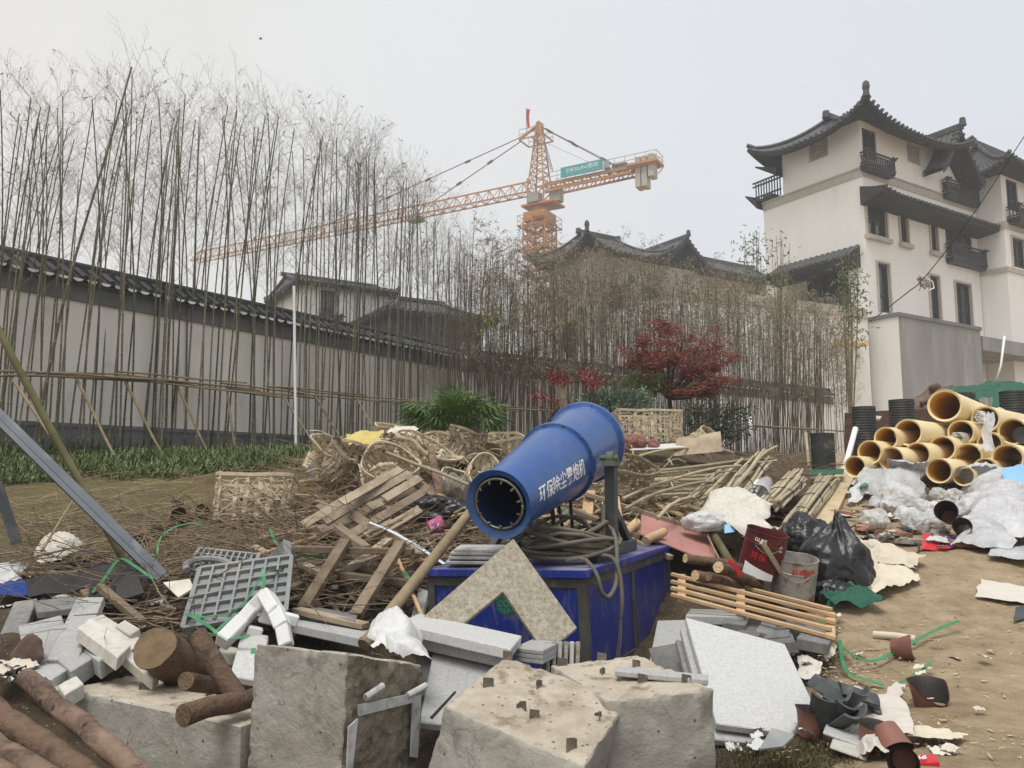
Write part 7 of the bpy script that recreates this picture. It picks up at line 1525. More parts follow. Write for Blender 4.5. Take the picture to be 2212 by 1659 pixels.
# ------------------------------------------------------------------ tins, pots, bricks
def tin(label, base, r, h, rot, mat, seed=0, words=(), handle=True, wordmat='white'):
    Mx = Euler(rot).to_matrix().to_4x4(); Mx.translation = Vector(base); t = thing('paint_tin', label, 'bucket', tuple(base)); m = MB()
    prof = [(0, .004), (r * .96, 0), (r * .97, .01), (r * .985, h * .3), (r, h * .72), (r * 1.02, h * .73), (r * 1.02, h * .75), (r, h * .76), (r * 1.0, h * .985), (r * 1.03, h), (r * 1.03, h * 1.012), (r * .985, h * 1.012), (r * .965, h * .97), (r * .94, h * .25), (0, h * .24)]
    m.lathe(prof, 40, Mx)
    m.v = [tuple(Vector(v) + (Vector(v) - Vector(base)).normalized() * .012 * nz(v[0] * 9 + seed, v[1] * 9, v[2] * 7)) for v in m.v]
    body = m.build('tin_body', M[mat], t, smooth=True, auto=30)
    for body_, a0, zz, hh, wm in words:
        vs, fs, lo, hi = text_mesh(body_, .015); mb = MB(); k = hh
        mb.add([Mx @ Vector(((r * 1.012) * math.cos(a0 + (v.x - lo) * k / r), (r * 1.012) * math.sin(a0 + (v.x - lo) * k / r), zz + v.y * k)) for v in vs], fs); mb.build('lettering', M[wm], body)
    if handle:
        m = MB(); m.tube([Mx @ Vector((r * 1.06 * math.cos(-2.4 + i * .16), r * 1.06 * math.sin(-2.4 + i * .16), h * (.72 - .12 * math.sin(i * .45)))) for i in range(8)], .003, 5); m.build('handle', M['steel'], t)
    return t, Mx
tb, mxb = tin('scuffed grey paint tin with faded red print and a stick inside', G(1712, 1300, .0), .142, .30, (.2, .04, 0), 'bucketgrey', 1, [('品质涂料', -2.05, .225, .045, 'red'), ('1M', -1.1, .11, .035, 'red'), ('HUA GUAN', -2.5, .232, .03, 'red')][0:2])
tr, mxr = tin('maroon paint tin with white print, leaning behind the scuffed tin', V(1636, 1238, 5.3), .135, .29, (.22, .2, .1), 'bucketred', 2, [('GLUE', -2.5, .235, .033, 'white'), ('创石', -1.25, .20, .045, 'white'), ('环保', -2.5, .12, .05, 'red')])
m = MB()
for i in range(12):
    a0, a1 = -2.7 + i * .12, -2.58 + i * .12; m.add([mxr @ Vector((.1445 * math.cos(a), .1445 * math.sin(a), z)) for a, z in ((a0, .0), (a1, .0), (a1, .085 - .004 * i), (a0, .088 - .004 * i))], [(0, 1, 2, 3)])
m.build('label_band', M['white'], tr)
m = MB(); m.bar(V(1645, 1170, 5.0), V(1702, 1262, 5.3), .035, .018, up=(0, -1, .3)); single(m, 'wooden_stick', M['cane'], 'flat stirring stick standing in the scuffed tin', 'stick', bevel=.002)
def pot(label, base, r, h, rot, mat='pot', seed=0, torn=0.0, crush=.15, holes=False, name='plant_pot', cat='pot', up=False):
    Mx = Euler(rot).to_matrix().to_4x4(); Mx.translation = Vector(base); t = thing(name, label, cat, tuple(base)); n = 36; m = MB()
    def fn(u, v, k=1.0):
        a = 2 * math.pi * u; hh = h * v; rr = lerp(r * .72, r, v) * k * (1 + .04 * (v > .9))
        if torn: hh *= 1 - torn * max(0, math.sin(a + seed)) ** 1.5
        q = Vector((rr * math.cos(a), rr * math.sin(a), hh)); q += Vector((nz(q.x * 9 + seed, q.y * 9, q.z * 9), nz(q.x * 9, q.y * 9 + seed, q.z * 9 + 4), 0)) * r * crush * v; return Mx @ q
    m.grid(lambda u, v: fn(u, v), n, 8); body = m.build('pot_wall', M[mat], t, smooth=True)
    m = MB(); m.grid(lambda u, v: fn(u, v, .965), n, 8, flip=True); m.build('pot_inside', M['potdark'], t, smooth=True)
    m = MB(); m.add([Mx @ Vector((r * .72 * math.cos(i * .1745), r * .72 * math.sin(i * .1745), .004)) for i in range(36)], [tuple(range(36))]); m.build('pot_base', M[mat], t)
    if holes:
        m = MB()
        for i in range(11):
            a, k = i * 2.4, .06 + .6 * (i / 11) ** .6; c = Vector((r * k * math.cos(a), r * k * math.sin(a), -.002)); m.add([Mx @ (c + Vector((.009 * math.cos(j), .009 * math.sin(j), 0))) for j in (0, 1.05, 2.1, 3.14, 4.2, 5.25)], [(0, 1, 2, 3, 4, 5)])
        m.build('drain_hole', M['potdark'], t)
    return t
pot('torn brown plant pot with a dark inside, alone on the dirt', G(2008, 1528), .082, .11, (.0, .0, .4), seed=3.4, torn=.75)
pot('split brown plant pot lying on its side by the green strap', G(1928, 1418, .04), .06, .11, (1.45, .2, .9), seed=1.2, torn=.5, crush=.5)
pot('crushed reddish pot at the foot of the big white slab', G(1748, 1604, .01), .058, .10, (.1, .2, .3), seed=3, crush=.75)
pot('brown pot standing behind the upturned pot', G(1888, 1618, .0), .066, .085, (.15, .1, .3), seed=4, crush=.2)
pot('upturned terracotta coloured pot showing its drain holes', G(1915, 1640, .10), .052, .085, (math.pi - .75, .25, .4), seed=5, crush=.3, holes=True)
pot('dark mouthed pot lying at the bottom edge beside the red packet', G(1955, 1672, .04), .05, .09, (1.35, .1, -.5), seed=6, crush=.15)
pot('big clay pot lying on its side among the cloudy bags', V(2052, 1118, 6.7), .088, .24, (1.3, .0, -.62), seed=7, crush=.02, mat='pot')
pot('second clay pot half hidden below the big clay pot', V(2078, 1148, 6.5), .07, .2, (1.3, .0, -.5), seed=8, crush=.02, mat='pot')
pot('stacked reddish pots lying below the mossy slope', G(305, 1178, .06), .075, .13, (1.9, .2, .4), seed=9)
pot('reddish pot beside the stacked pots, tipped over', G(372, 1145, .06), .075, .12, (1.3, .3, .8), seed=10)
pot('reddish pot near the square basket', G(408, 1142, .06), .075, .11, (1.2, -.3, -.4), seed=11)
pot('pinkish small pot close to the lone square basket corner', G(440, 1122, .05), .06, .1, (1.5, .2, .2), seed=12)
pot('flattened reddish pot piece between the tipped pots', G(345, 1168, .03), .08, .05, (.3, .2, 0), seed=13, crush=.6)
pot('small round pierced pot bottom near the tray bracket', G(598, 1182, .05), .05, .06, (2.2, .1, .2), seed=14, holes=True)
t = pot('pink and white paper cup lying in the twigs', V(925, 1140, 5.5), .06, .10, (1.35, .0, 1.9), mat='cup' if 'cup' in M else 'bag_white', seed=15, crush=.1, name='paper_cup', cat='cup')
M['cup'] = pm('pink_print', (.30, .02, .14), (.5, .12, .26), 25, bump=0, rough=.5, rnd=0, stain=((.75, .7, .66), 20, .55, .6, .9)); M['cupin'] = pm('cup_inside', (.62, .57, .46), (.68, .63, .52), 5, bump=0, rnd=0)
for c in t.children: c.data.materials[0] = M['cupin' if 'inside' in c.name else 'cup']
def brick(label, q, rz, mat='brick', size=(.24, .115, .053), tilt=0, group=None):
    m = MB(); m.box(q, size, Euler((tilt, .08, rz)).to_matrix()); return single(m, 'brick', M[mat], label, 'brick', group, bevel=.006, rough=(2, .008, 12, rz))
for x, y, rz, mt, lab in ((1812, 1117, .3, 'brick', 'red brick beside the plank'), (1880, 1152, -.35, 'brick', 'large red brick before the small cloudy bag'), (1925, 1165, .2, 'brick', 'broken red brick piece next to the large one'), (1950, 1168, .9, 'brick', 'red brick standing beside the broken piece'), (1968, 1180, .1, 'brickgrey', 'grey block beside the red printed bag'), (2088, 1188, .0, 'brick', 'red brick at the edge of the silver sheets'), (1905, 1128, .5, 'brick', 'red brick tucked under the cloudy bag'), (1690, 1110, .2, 'pot', 'reddish brick scrap near the tied bamboo bundle')): brick(lab, G(x, y, .03), rz, mt)
# curved black roof tiles, stacked
rng.seed(81)
for i, (x, y, Y, rz, rx) in enumerate(((1790, 1492, 3.35, .9, .5), (1806, 1500, 3.3, 1.0, .5), (1822, 1496, 3.32, 1.2, .4), (1798, 1528, 3.15, .2, 2.3), (1812, 1540, 3.1, .3, 2.4), (1828, 1552, 3.05, .45, 2.5), (1842, 1520, 3.2, .7, 2.2), (1785, 1540, 3.1, -.4, 2.0), (1850, 1500, 3.3, 1.5, .3))):
    Mx = Euler((rx, rng.uniform(-.3, .3), rz)).to_matrix(); c = V(x, y, Y); m = MB(); th = .009; n = 12
    f = lambda u, v, r: c + Mx @ Vector((r * math.cos(lerp(.55, 2.6, u)), lerp(-.075, .075, v), r * math.sin(lerp(.55, 2.6, u)) - .045))
    m.grid(lambda u, v: f(u, v, .072), n, 2); m.grid(lambda u, v: f(u, v, .072 - th), n, 2, flip=True)
    for v in (0, 1): m.add([f(u / n, v, r) for r in (.072, .072 - th) for u in range(n + 1)], [(k, k + 1, k + n + 2, k + n + 1) for k in range(n)])
    for u in (0, 1): m.add([f(u, v, r) for r, v in ((.072, 0), (.072, 1), (.072 - th, 1), (.072 - th, 0))], [(0, 1, 2, 3)])
    single(m, 'roof_tile', M['tile'], 'curved black roof tile in the small pile by the big white slab', 'roof tile', 'curved black roof tiles in a pile', smooth=True, auto=40)
slab('dark flat tile piece beside the curved tiles', S_(1862, 1490, 3.5), S_(1898, 1510, 3.4), S_(1868, 1520, 3.3), .012, 'tile', 'tile_piece', 'tile')
for x, y, lab in ((1740, 1430, 'brown timber chunk beside the big white slab corner'), (1755, 1440, 'grey brick chunk near the beige film scrap')): rock(lab, G(x, y, .04), .05, 'wood_dark', x, 'rubble_chunk', 'chunk')
# red and white packet, white roll, scraps
slab('red packet with white print at the bottom edge', S_(1960, 1632, 2.72), S_(2022, 1628, 2.72), S_(1966, 1648, 2.66), .05, 'red', 'packet', 'packet')
m = MB(); vs, fs, lo, hi = text_mesh('166', .02); o_, px_, py_ = V(1970, 1645, 2.655), V(2010, 1642, 2.655) - V(1970, 1645, 2.655), V(1972, 1633, 2.70) - V(1970, 1645, 2.655); k = .8 / (hi - lo); m.add([o_ + px_ * ((v.x - lo) * k) + py_ * (v.y * .9) + UP * .006 for v in vs], fs); bpy.data.objects['packet']; m.build('lettering', M['white'], bpy.data.objects['packet'])
m = MB(); a_, b_ = G(1888, 1388, .025), G(1978, 1392, .025); m.tube([a_, lerp(a_, b_, .5) + UP * .005, b_], .022, 10); single(m, 'paper_roll', M['cream'], 'cream cardboard tube behind the split pot', 'tube', smooth=True, auto=40)
slab('dark blue grey plastic scrap at the edge of the dirt', *[G(x, y, .02) for x, y in ((2190, 1350), (2230, 1345), (2195, 1320))], .008, 'tile', 'plastic_scrap', 'plastic scrap', up=UP)
# ------------------------------------------------------------------ straps, cords, wires
def strap(label, pts, w=.016, mat='greenstrap', up=(0, -.4, 1), twist=0, name='strap'):
    P_ = [cat(pts, s / 30 * (len(pts) - 1)) for s in range(31)]; m = MB(); m.ribbon(P_, w, up, .0012, twist=twist); return single(m, name, M[mat], label, 'strap')
strap('long green strap bending in a V on the dirt', [G(1770, 1350, .03), G(1795, 1395, .03), G(1850, 1432, .03), G(1892, 1440, .02), G(1960, 1410, .03), G(2020, 1385, .05), G(2074, 1370, .06)], .02)
strap('green strap curling from the V shaped one down past the black tiles', [G(1815, 1400, .03), G(1822, 1450, .04), G(1840, 1475, .03), G(1880, 1490, .03), G(1910, 1496, .02)], .02)
strap('short green strap touching the torn pot', [G(1925, 1494, .02), G(1965, 1480, .03), G(2015, 1453, .05)], .014)
strap('green strap arching over the steel channel end', [V(200, 1280, 4.2), V(225, 1250, 4.3), V(258, 1208, 4.45), V(290, 1222, 4.4), V(330, 1250, 4.3)], .018)
strap('green strap arching above the reddish pots', [V(338, 1215, 5.1), V(345, 1165, 5.3), V(375, 1140, 5.5), V(415, 1130, 5.6), V(438, 1135, 5.6)], .014)
strap('green strap crossing the large ribbed tray', [V(402, 1325, 3.95), V(450, 1332, 3.95), V(520, 1310, 4.05), V(570, 1240, 4.25), V(605, 1230, 4.4), V(640, 1200, 4.7), V(700, 1205, 4.9)], .02, twist=1.2)
strap('green strap looping below the white foam', [V(402, 1325, 3.93), V(440, 1345, 3.7), V(490, 1378, 3.45), V(540, 1372, 3.4)], .018)
strap('green strap hanging between tray and white foam', [V(568, 1228, 4.25), V(570, 1262, 4.15), V(555, 1300, 3.85), V(500, 1335, 3.75), V(455, 1375, 3.6)], .018)
strap('green strap standing beside the speckled white slab', [V(516, 1455, 3.3), V(540, 1430, 3.35), V(548, 1400, 3.4)], .02, up=(0, -1, 0))
strap('thin green strap by the tray bracket', [V(582, 1140, 5.6), V(592, 1165, 5.4), V(600, 1178, 5.3)], .015)
strap('pale blue and white strip crossing the pallet toward the cabinet', [V(798, 1128, 5.6), V(850, 1150, 5.5), V(905, 1182, 5.2), V(960, 1218, 4.8)], .022, 'stripwhite', name='plastic_strip')
strap('pale green strip trailing at the cabinet corner', [V(845, 1238, 5.0), V(872, 1235, 4.9), V(888, 1255, 4.8)], .014, name='plastic_strip')
strap('pale green tape behind the fork frame', [V(1206, 1092, 6.0), V(1245, 1130, 5.9), V(1262, 1165, 5.8)], .012, name='plastic_strip')
m = MB(); m.tube([cat([G(1790, 1165, .03), G(1838, 1155, .06), G(1858, 1140, .03), G(1880, 1158, .03), G(1940, 1172, .02), G(1985, 1188, .03), G(1975, 1215, .02)], s / 30 * 6) for s in range(31)], .007, 6); single(m, 'cable', M['black_and_shade'], 'dark cable snaking over the dirt behind the cream sheets', 'cable', smooth=True)
m = MB(); m.slab([V(930, 1548, 2.92), V(983, 1492, 3.02), V(986, 1496, 3.02), V(936, 1552, 2.92)], .01); single(m, 'rubber_strip', M['black_and_shade'], 'thin black rubber strip beside the tilted concrete block', 'strip')
WP = [V(1886, 690, 20), V(1960, 632, 15), V(1993, 604, 13.5), V(2090, 480, 11), V(2240, 252, 8.5)]
m = MB(); m.tube([cat(WP, s / 40 * 4) for s in range(41)], [lerp(.012, .005, s / 40) for s in range(41)], 6); rng.seed(6)
single(m, 'overhead_cable', M['black_and_shade'], 'dark overhead cable sloping up across the villa', 'cable', smooth=True)
m = MB()
for k in range(5): c = V(1993, 606, 13.4); m.tube([c + Vector((math.cos(a * 1.1 + k) * rng.uniform(.04, .13), rng.uniform(-.03, .03), math.sin(a * .9 + k) * rng.uniform(.05, .13) - .03)) for a in range(8)], .006, 4)
m.tube([V(1990, 610, 13.4), V(1988, 622, 13.4), V(1986, 628, 13.4)], .008, 4); single(m, 'wire_tangle', M['bark_red'], 'tangled reddish wire hanging on the overhead cable', 'wire')
m = MB(); m.tube([V(2003, 602, 13.4), V(2014, 608, 13.4), V(2018, 622, 13.4), V(2004, 628, 13.4)], .012, 5); single(m, 'wire_end', M['white'], 'white curled wire end beside the tangle', 'wire')
# ------------------------------------------------------------------ rocks in the heap
for q, r, mt, lab in (((985, 1060, 6.9), .16, 'rock', 'big muddy rock between the pallet and the barrel mouth'), ((955, 1005, 7.6), .15, 'rock', 'grey weathered stump at the end of the flattened basket'), ((1235, 1120, 6.5), .10, 'rock', 'rock under the cannon drum'), ((690, 1025, 8.2), .15, 'rock', 'dark rock against the crushed basket'), ((1200, 1130, 6.4), .07, 'rock', 'smaller rock behind the hydraulic hoses'), ((60, 1420, 3.5), .10, 'soilrock', 'brown clod of earth under the pavers')): rock(lab, V(*q), r, mt, q[0])
bag('black torn bag under the pale pallet', V(950, 1120, 6.2), (.22, .14, .12), 'bag_black', 9, .4)
# ------------------------------------------------------------------ small bird
b = V(563, 84, 22); t = thing('bird', 'small blurred bird flying in the pale sky', 'bird', tuple(b)); m = MB(); m.tube([b - Vector((.05, 0, 0)), b, b + Vector((.05, 0, .01))], [.01, .022, .008], 6); m.build('body', M['tile'], t)
m = MB(); m.add([b, b + Vector((-.04, 0, .07)), b + Vector((.02, .02, .05)), b + Vector((.05, 0, .06)), b + Vector((.02, 0, -.03))], [(0, 1, 2), (0, 2, 3), (0, 3, 4)]); m.build('wing', M['tile'], t)
# ------------------------------------------------------------------ litter
rng.seed(91)
def scatter(n, xr, yr, fn):
    k = 0; tries = 0
    while k < n and tries < n * 6:
        tries += 1; vx, vy = rng.uniform(*xr), rng.uniform(*yr)
        if fn(vx, vy): k += 1
m = MB()
def tw1(vx, vy):
    p = G(vx, vy, rng.uniform(.02, .14)); a = rng.uniform(0, 6.28); d = Vector((math.cos(a), math.sin(a), rng.uniform(-.1, .35))).normalized(); L_ = rng.uniform(.25, .9); r = rng.uniform(.0025, .006); pts = [p]; q = p
    for i in range(4): d = (d + rv(.16)).normalized(); q = q + d * L_ / 4; q.z = max(q.z, gz(q.x, q.y) + .01); pts.append(q.copy())
    m.tube(pts, [r, r * .9, r * .75, r * .6, r * .35], 4, cap=False)
    for i in range(rng.randint(0, 3)): s = pts[rng.randint(1, 3)]; m.tube([s, s + (d + rv(.9)).normalized() * L_ * .3], [r * .5, r * .25], 3, cap=False)
    return True
scatter(980, (560, 1020), (1070, 1340), tw1); scatter(420, (60, 640), (1120, 1300), tw1); scatter(170, (1150, 1480), (1060, 1190), tw1); scatter(120, (640, 1000), (960, 1080), tw1); scatter(60, (180, 420), (1290, 1400), tw1)
scatter(90, (1590, 1780), (985, 1040), tw1)
single(m, 'dead_twigs', M['twigdead'], 'tangled dead brown twigs over the debris heap', 'twigs')['kind'] = 'stuff'
m = MB()
def st1(vx, vy):
    p = G(vx, vy, rng.uniform(.01, .05)); a = rng.uniform(0, 6.28); d = Vector((math.cos(a), math.sin(a), rng.uniform(-.05, .25))).normalized(); L_ = rng.uniform(.15, .7); m.tube([p, p + d * L_ * .5 + rv(.03), p + d * L_], [.003, .0025, .0015], 3, cap=False); return True
scatter(520, (0, 660), (1010, 1210), st1); scatter(120, (640, 760), (960, 1100), st1); scatter(200, (1960, 2110), (1040, 1085), lambda x, y: (st1(x, y)))
single(m, 'dry_stalks', M['straw'], 'thin dry straw stalks strewn on the mossy slope', 'stalks')['kind'] = 'stuff'
m = MB()
def chip(vx, vy):
    p = G(vx, vy, .006); a = rng.uniform(0, 6.28); L_, w_ = rng.uniform(.006, .04), rng.uniform(.004, .012); d = Vector((math.cos(a), math.sin(a), rng.uniform(-.1, .3))); s = Vector((-d.y, d.x, rng.uniform(-.3, .3))) ; m.add([p - d * L_ / 2 - s * w_ / 2, p + d * L_ / 2 - s * w_ * .3, p + d * L_ / 2 + s * w_ / 2, p - d * L_ * .3 + s * w_ / 2], [(0, 1, 2, 3)]); return True
scatter(520, (1780, 2230), (1150, 1650), chip); scatter(160, (1750, 1900), (1380, 1500), chip); scatter(120, (1550, 1800), (1560, 1650), chip)
single(m, 'wood_chips', M['plank'], 'pale wood chips and litter strewn on the dirt', 'litter')['kind'] = 'stuff'
m = MB()
def moss1(vx, vy):
    p = G(vx, vy, .0)
    for _ in range(10): q = p + Vector((rng.gauss(0, .03), rng.gauss(0, .03), 0)); d = (UP + rv(.8)).normalized(); m.tube([q, q + d * rng.uniform(.01, .03)], [.002, .001], 3, cap=False)
    return True
scatter(260, (1575, 1850), (1618, 1690), moss1)
M['moss'] = pm('dark_moss', (.05, .045, .02), (.11, .10, .045), 9, bump=0, rnd=0); single(m, 'moss_clump', M['moss'], 'dark mossy turf clump at the foot of the big white slab', 'moss')['kind'] = 'stuff'
# loose scraps of wood
sw = [('wood', 'splintered weathered board scrap in the twig heap', 'board scraps in the twig heap', (560, 1020), (1075, 1330), 95), ('wood_new', 'fresh split wood piece in the heap around the cannon', 'split wood around the cannon', (1150, 1500), (1050, 1190), 40), ('wood_dark', 'dark wet board scrap in the debris by the trays', 'board scraps by the trays', (120, 640), (1180, 1340), 26)]
for mt, lab, gr, xr, yr, n in sw:
    for _ in range(n):
        p = G(rng.uniform(*xr), rng.uniform(*yr), rng.uniform(.03, .12)); a = rng.uniform(0, 6.28); d = Vector((math.cos(a), math.sin(a), rng.uniform(-.15, .35))).normalized(); L_ = rng.uniform(.15, .7); m = MB(); m.bar(p - d * L_ / 2, p + d * L_ / 2, rng.uniform(.025, .07), rng.uniform(.012, .025), up=(UP + rv(.5)).normalized()); single(m, 'wood_scrap', M[mt], lab, 'wood scrap', gr, bevel=.002)
# ------------------------------------------------------------------ more loose rubbish
rng.seed(101)
def scrap(label, vx, vy, w, mat, group, dz=.02, cup=.4):
    p = G(vx, vy, dz); a = rng.uniform(0, 6.28); x = Vector((math.cos(a), math.sin(a), rng.uniform(-.25, .45))) * w * rng.uniform(.7, 1.4); y = Vector((-math.sin(a), math.cos(a), rng.uniform(-.2, .5))) * w * rng.uniform(.5, 1.0); sd = rng.uniform(0, 99); m = MB()
    def fn(u, v):
        s = Vector((u * 3 + sd, v * 3, sd)); return p + x * (u - .5) * (1 + .3 * nz(v * 3, sd)) + y * (v - .5) * (1 + .3 * nz(u * 3, sd + 4)) + UP * w * (cup * .6 * (.6 - crease(s, 1.0)) + .12 * noise.noise(s * 2)) 
    m.grid(fn, 12, 12); return single(m, 'litter_scrap', M[mat], label, 'scrap', group, smooth=True)
for mt, lab, gr, xr, yr, n, w in (
  ('bag_white', 'small white plastic scrap among the rubbish bags', 'white scraps among the rubbish bags', (1830, 2150), (1040, 1180), 34, .11),
  ('bag_clear', 'small cloudy film scrap among the rubbish bags', 'film scraps among the rubbish bags', (1840, 2180), (1045, 1190), 26, .16),
  ('paper', 'small dirty paper scrap on the dirt', 'paper scraps on the dirt', (1760, 2150), (1330, 1640), 22, .05),
  ('paper', 'pale scrap caught in the debris by the pavers and trays', 'pale scraps by the pavers', (10, 420), (1195, 1330), 18, .10),
  ('bag_white', 'white plastic scrap at the foot of the big white slab', 'white scraps below the big white slab', (1550, 1850), (1560, 1650), 14, .06),
  ('cream', 'torn cream film scrap between cane bundles and tins', 'cream scraps near the cane bundles', (1480, 1740), (1090, 1200), 16, .12),
  ('pot', 'torn reddish pot piece lying among the rubbish', 'torn pot pieces among the rubbish', (1560, 2040), (1060, 1200), 16, .09),
  ('black_and_shade', 'black scrap among the rubbish bags', 'black scraps among the rubbish bags', (1830, 2180), (1050, 1200), 20, .10),
  ('bluetarp', 'small blue plastic scrap among the rubbish bags', 'blue scraps among the rubbish bags', (1850, 2190), (1050, 1190), 9, .07),
  ('red', 'small red wrapper among the rubbish bags', 'red wrappers among the rubbish bags', (1850, 2190), (1060, 1200), 7, .06),
  ('brickgrey', 'dusty rubble piece on the near debris', 'rubble pieces on the near debris', (40, 900), (1280, 1420), 30, .07),
  ('cane', 'pale split board piece on the twig heap', 'pale split boards on the twig heap', (560, 1010), (1080, 1320), 40, .10),
  ('black_and_shade', 'black plastic scrap in the debris heap', 'black scraps in the debris heap', (380, 1000), (1080, 1330), 12, .12),
  ('wood', 'broken slat of woven basket on the heap', 'broken basket slats on the heap', (660, 1100), (960, 1090), 30, .12),
  ('stone_dark', 'small grey stone chip between the slabs', 'stone chips between the slabs', (20, 900), (1330, 1460), 26, .06),
  ('plasticgrey', 'grey scrap on the ground by the paving blocks', 'grey scraps by the paving blocks', (1450, 1780), (1380, 1560), 16, .08)):
    for _ in range(n): scrap(lab, rng.uniform(*xr), rng.uniform(*yr), w, mt, gr, rng.uniform(.0, .05), .4 if mt not in ('stone_dark', 'wood') else .1)
for x, y, w, mt, lab in ((70, 1520, .12, 'bag_white', 'white plastic scrap between the corner log pile and the low block'), (110, 1545, .10, 'bag_clear', 'cloudy film scrap beside the corner log pile'), (20, 1490, .12, 'black_and_shade', 'black scrap behind the corner log pile'), (40, 1470, .10, 'paper', 'crumpled paper scrap behind the uppermost peeled log'), (5, 1510, .12, 'bag_white', 'white scrap at the far end of the corner log pile')):
    scrap(lab, x, y, w, mt, None, .05)
for x, y, w, mt in ((600, 1360, .1, 'paper'), (645, 1395, .08, 'bag_white'), (905, 1480, .09, 'bag_clear'), (925, 1560, .09, 'moss'), (1130, 1415, .05, 'paper'), (1450, 1440, .08, 'paper')): scrap('small scrap caught between blocks and slabs', x, y, w, mt, 'scraps between blocks and slabs', .05)
rng.seed(131)
for i in range(56):
    vx, vy = (rng.uniform(640, 1010), rng.uniform(1000, 1320)) if i < 34 else (rng.uniform(1160, 1500), rng.uniform(1050, 1185))
    p = G(vx, vy, rng.uniform(.05, .16)); a = rng.uniform(0, 6.28); d = Vector((math.cos(a), math.sin(a), rng.uniform(-.1, .4))).normalized(); L_ = rng.uniform(.5, 1.3); r = rng.uniform(.007, .016)
    pole('stick', p - d * L_ / 2, p + d * L_ / 2, r, r * .7, rng.choice(['pole', 'cane', 'bark_red', 'wood_new']), 'loose bare stick lying across the debris heap', 'stick', 'loose sticks on the debris heap', seg=.4, n=6)
for i, (x, y, Y, sz, ro, mt, lab) in enumerate(((700, 985, 8.3, (.4, .34, .22), (.5, .3, .2), 'basket', 'torn basket at the near edge of the crushed basket heap'), (800, 1000, 7.9, (.42, .36, .16), (.7, -.4, .5), 'basket', 'crushed basket directly under the yellow cloth edge'), (870, 1020, 7.5, (.46, .4, .14), (.3, .5, .9), 'basket', 'flattened basket between pallet and upturned basket'), (960, 960, 8.6, (.4, .34, .2), (.3, .2, .1), 'basket', 'pale basket piece in front of the lady palm'), (1045, 985, 8.4, (.36, .3, .2), (.6, .1, .7), 'basket_old', 'dark basket between the palm and the pale basket'), (985, 1040, 7.1, (.36, .3, .12), (.9, .2, .3), 'basket', 'basket scrap lying on the big muddy rock'))):
    basket(lab, V(x, y + 16, Y), sz, ro, mt, False, .11, 18, 24, 1.12, seed=30 + i)
# split bamboo strips fallen from the baskets
m = MB()
def split(vx, vy):
    p = G(vx, vy, rng.uniform(.03, .2)); a = rng.uniform(0, 6.28); d = Vector((math.cos(a), math.sin(a), rng.uniform(-.2, .5))).normalized(); L_ = rng.uniform(.15, .5); pts = [p + d * L_ * i / 5 + UP * .06 * math.sin(i * .7) for i in range(6)]; m.ribbon(pts, rng.uniform(.006, .02), rv().normalized(), .002); return True
scatter(230, (690, 1120), (955, 1075), split); scatter(60, (1330, 1560), (980, 1110), split); scatter(70, (1180, 1420), (1070, 1170), split)
single(m, 'bamboo_strips', M['basket'], 'loose split bamboo strips strewn over the heap', 'strips')['kind'] = 'stuff'
for x, y, r, h, mt, lab in ((1870, 1070, .12, .10, 'bag_clear', 'cloudy bag behind the white and green sack'), (1960, 1128, .10, .09, 'bag_white', 'white bag squeezed between the cloudy bags'), (2015, 1118, .10, .09, 'bag_white', 'white bag next to the clay pot mouth'), (2062, 1092, .13, .10, 'bag_clear', 'cloudy bag below the straw heap'), (2100, 1078, .12, .10, 'bag_white', 'white bag at the silver heap corner'), (1910, 1100, .10, .08, 'bag_clear', 'flat cloudy bag in front of the green sack')):
    bag(lab, G(x, y, -.02), (r, r * .8, h * 1.15), mt, x * .37, .36, f=2.6, rot=x)
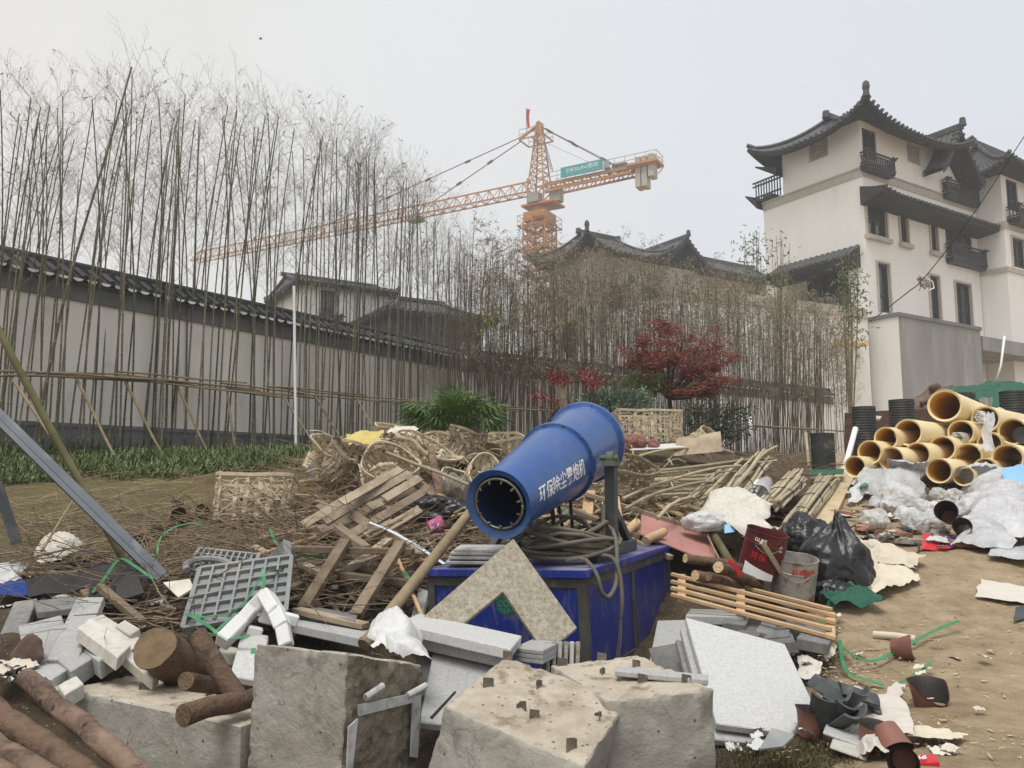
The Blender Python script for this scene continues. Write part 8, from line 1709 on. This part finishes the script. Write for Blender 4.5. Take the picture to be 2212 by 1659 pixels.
for q in ((1600, 1085, 6.9, 1680, 1200, 5.6, 'green brown bamboo stick behind the tins'), (1520, 1140, 6.2, 1570, 1240, 5.3, 'brown stick leaning beside the pink board'), (1215, 1140, 6.2, 1330, 1090, 6.6, 'thin stick behind the cannon fork'), (690, 1195, 5.3, 830, 1160, 5.6, 'thin stick across the dark trestle'), (560, 1165, 5.6, 720, 1130, 5.9, 'thin stick between tray and pallet'), (20, 1215, 4.9, 240, 1165, 5.4, 'bare brown branch over the mossy ground'), (90, 1190, 5.0, 160, 1080, 5.6, 'upright bare twig by the steel channel'), (1000, 1190, 5.4, 1140, 1165, 5.9, 'brown stick at the rear edge of the cabinet')):
    pole('stick', V(*q[:3]), V(*q[3:6]), .009, .006, 'pole', q[6], 'stick', seg=.5)
m = MB()
def peb(vx, vy):
    p = G(vx, vy, .0); r = rng.uniform(.002, .006) * (2.4 if rng.random() < .06 else 1); a = rng.uniform(0, 6); q = [p + Vector((math.cos(a + k * 2.1) * r, math.sin(a + k * 2.1) * r, -.002)) for k in range(3)]; t_ = p + Vector((rng.uniform(-.3, .3) * r, rng.uniform(-.3, .3) * r, r)); m.add(q + [t_], [(0, 1, 3), (1, 2, 3), (2, 0, 3)]); return True
scatter(1500, (1700, 2230), (1150, 1655), peb); scatter(300, (1740, 1960), (1340, 1520), peb)
M['grit'] = pm('grit', (.27, .215, .15), (.44, .37, .28), 40, bump=0, rnd=0); single(m, 'gravel', M['grit'], 'small grit and pebbles on the dirt', 'gravel')['kind'] = 'stuff'
# ------------------------------------------------------------------ haze
m = MB(); m.box((0, 10, 20), (420, 420, 60)); hz = m.build('haze', [], origin=(0, 0, 0)); hz['kind'] = 'stuff'
hm = bpy.data.materials.new('haze'); hm.use_nodes = True; n_ = hm.node_tree; n_.nodes.clear(); out = n_.nodes.new('ShaderNodeOutputMaterial'); pv = n_.nodes.new('ShaderNodeVolumePrincipled'); pv.inputs['Color'].default_value = (.95, .96, .98, 1); pv.inputs['Density'].default_value = .0021; pv.inputs['Anisotropy'].default_value = .2
n_.links.new(pv.outputs[0], out.inputs['Volume']); hz.data.materials.append(hm)
for o in bpy.data.objects:
    if o.parent is None and o.get('label') and not o.get('kind'): o['kind'] = 'thing'
sc.view_settings.exposure = .34
sc.cycles.volume_bounces = 1
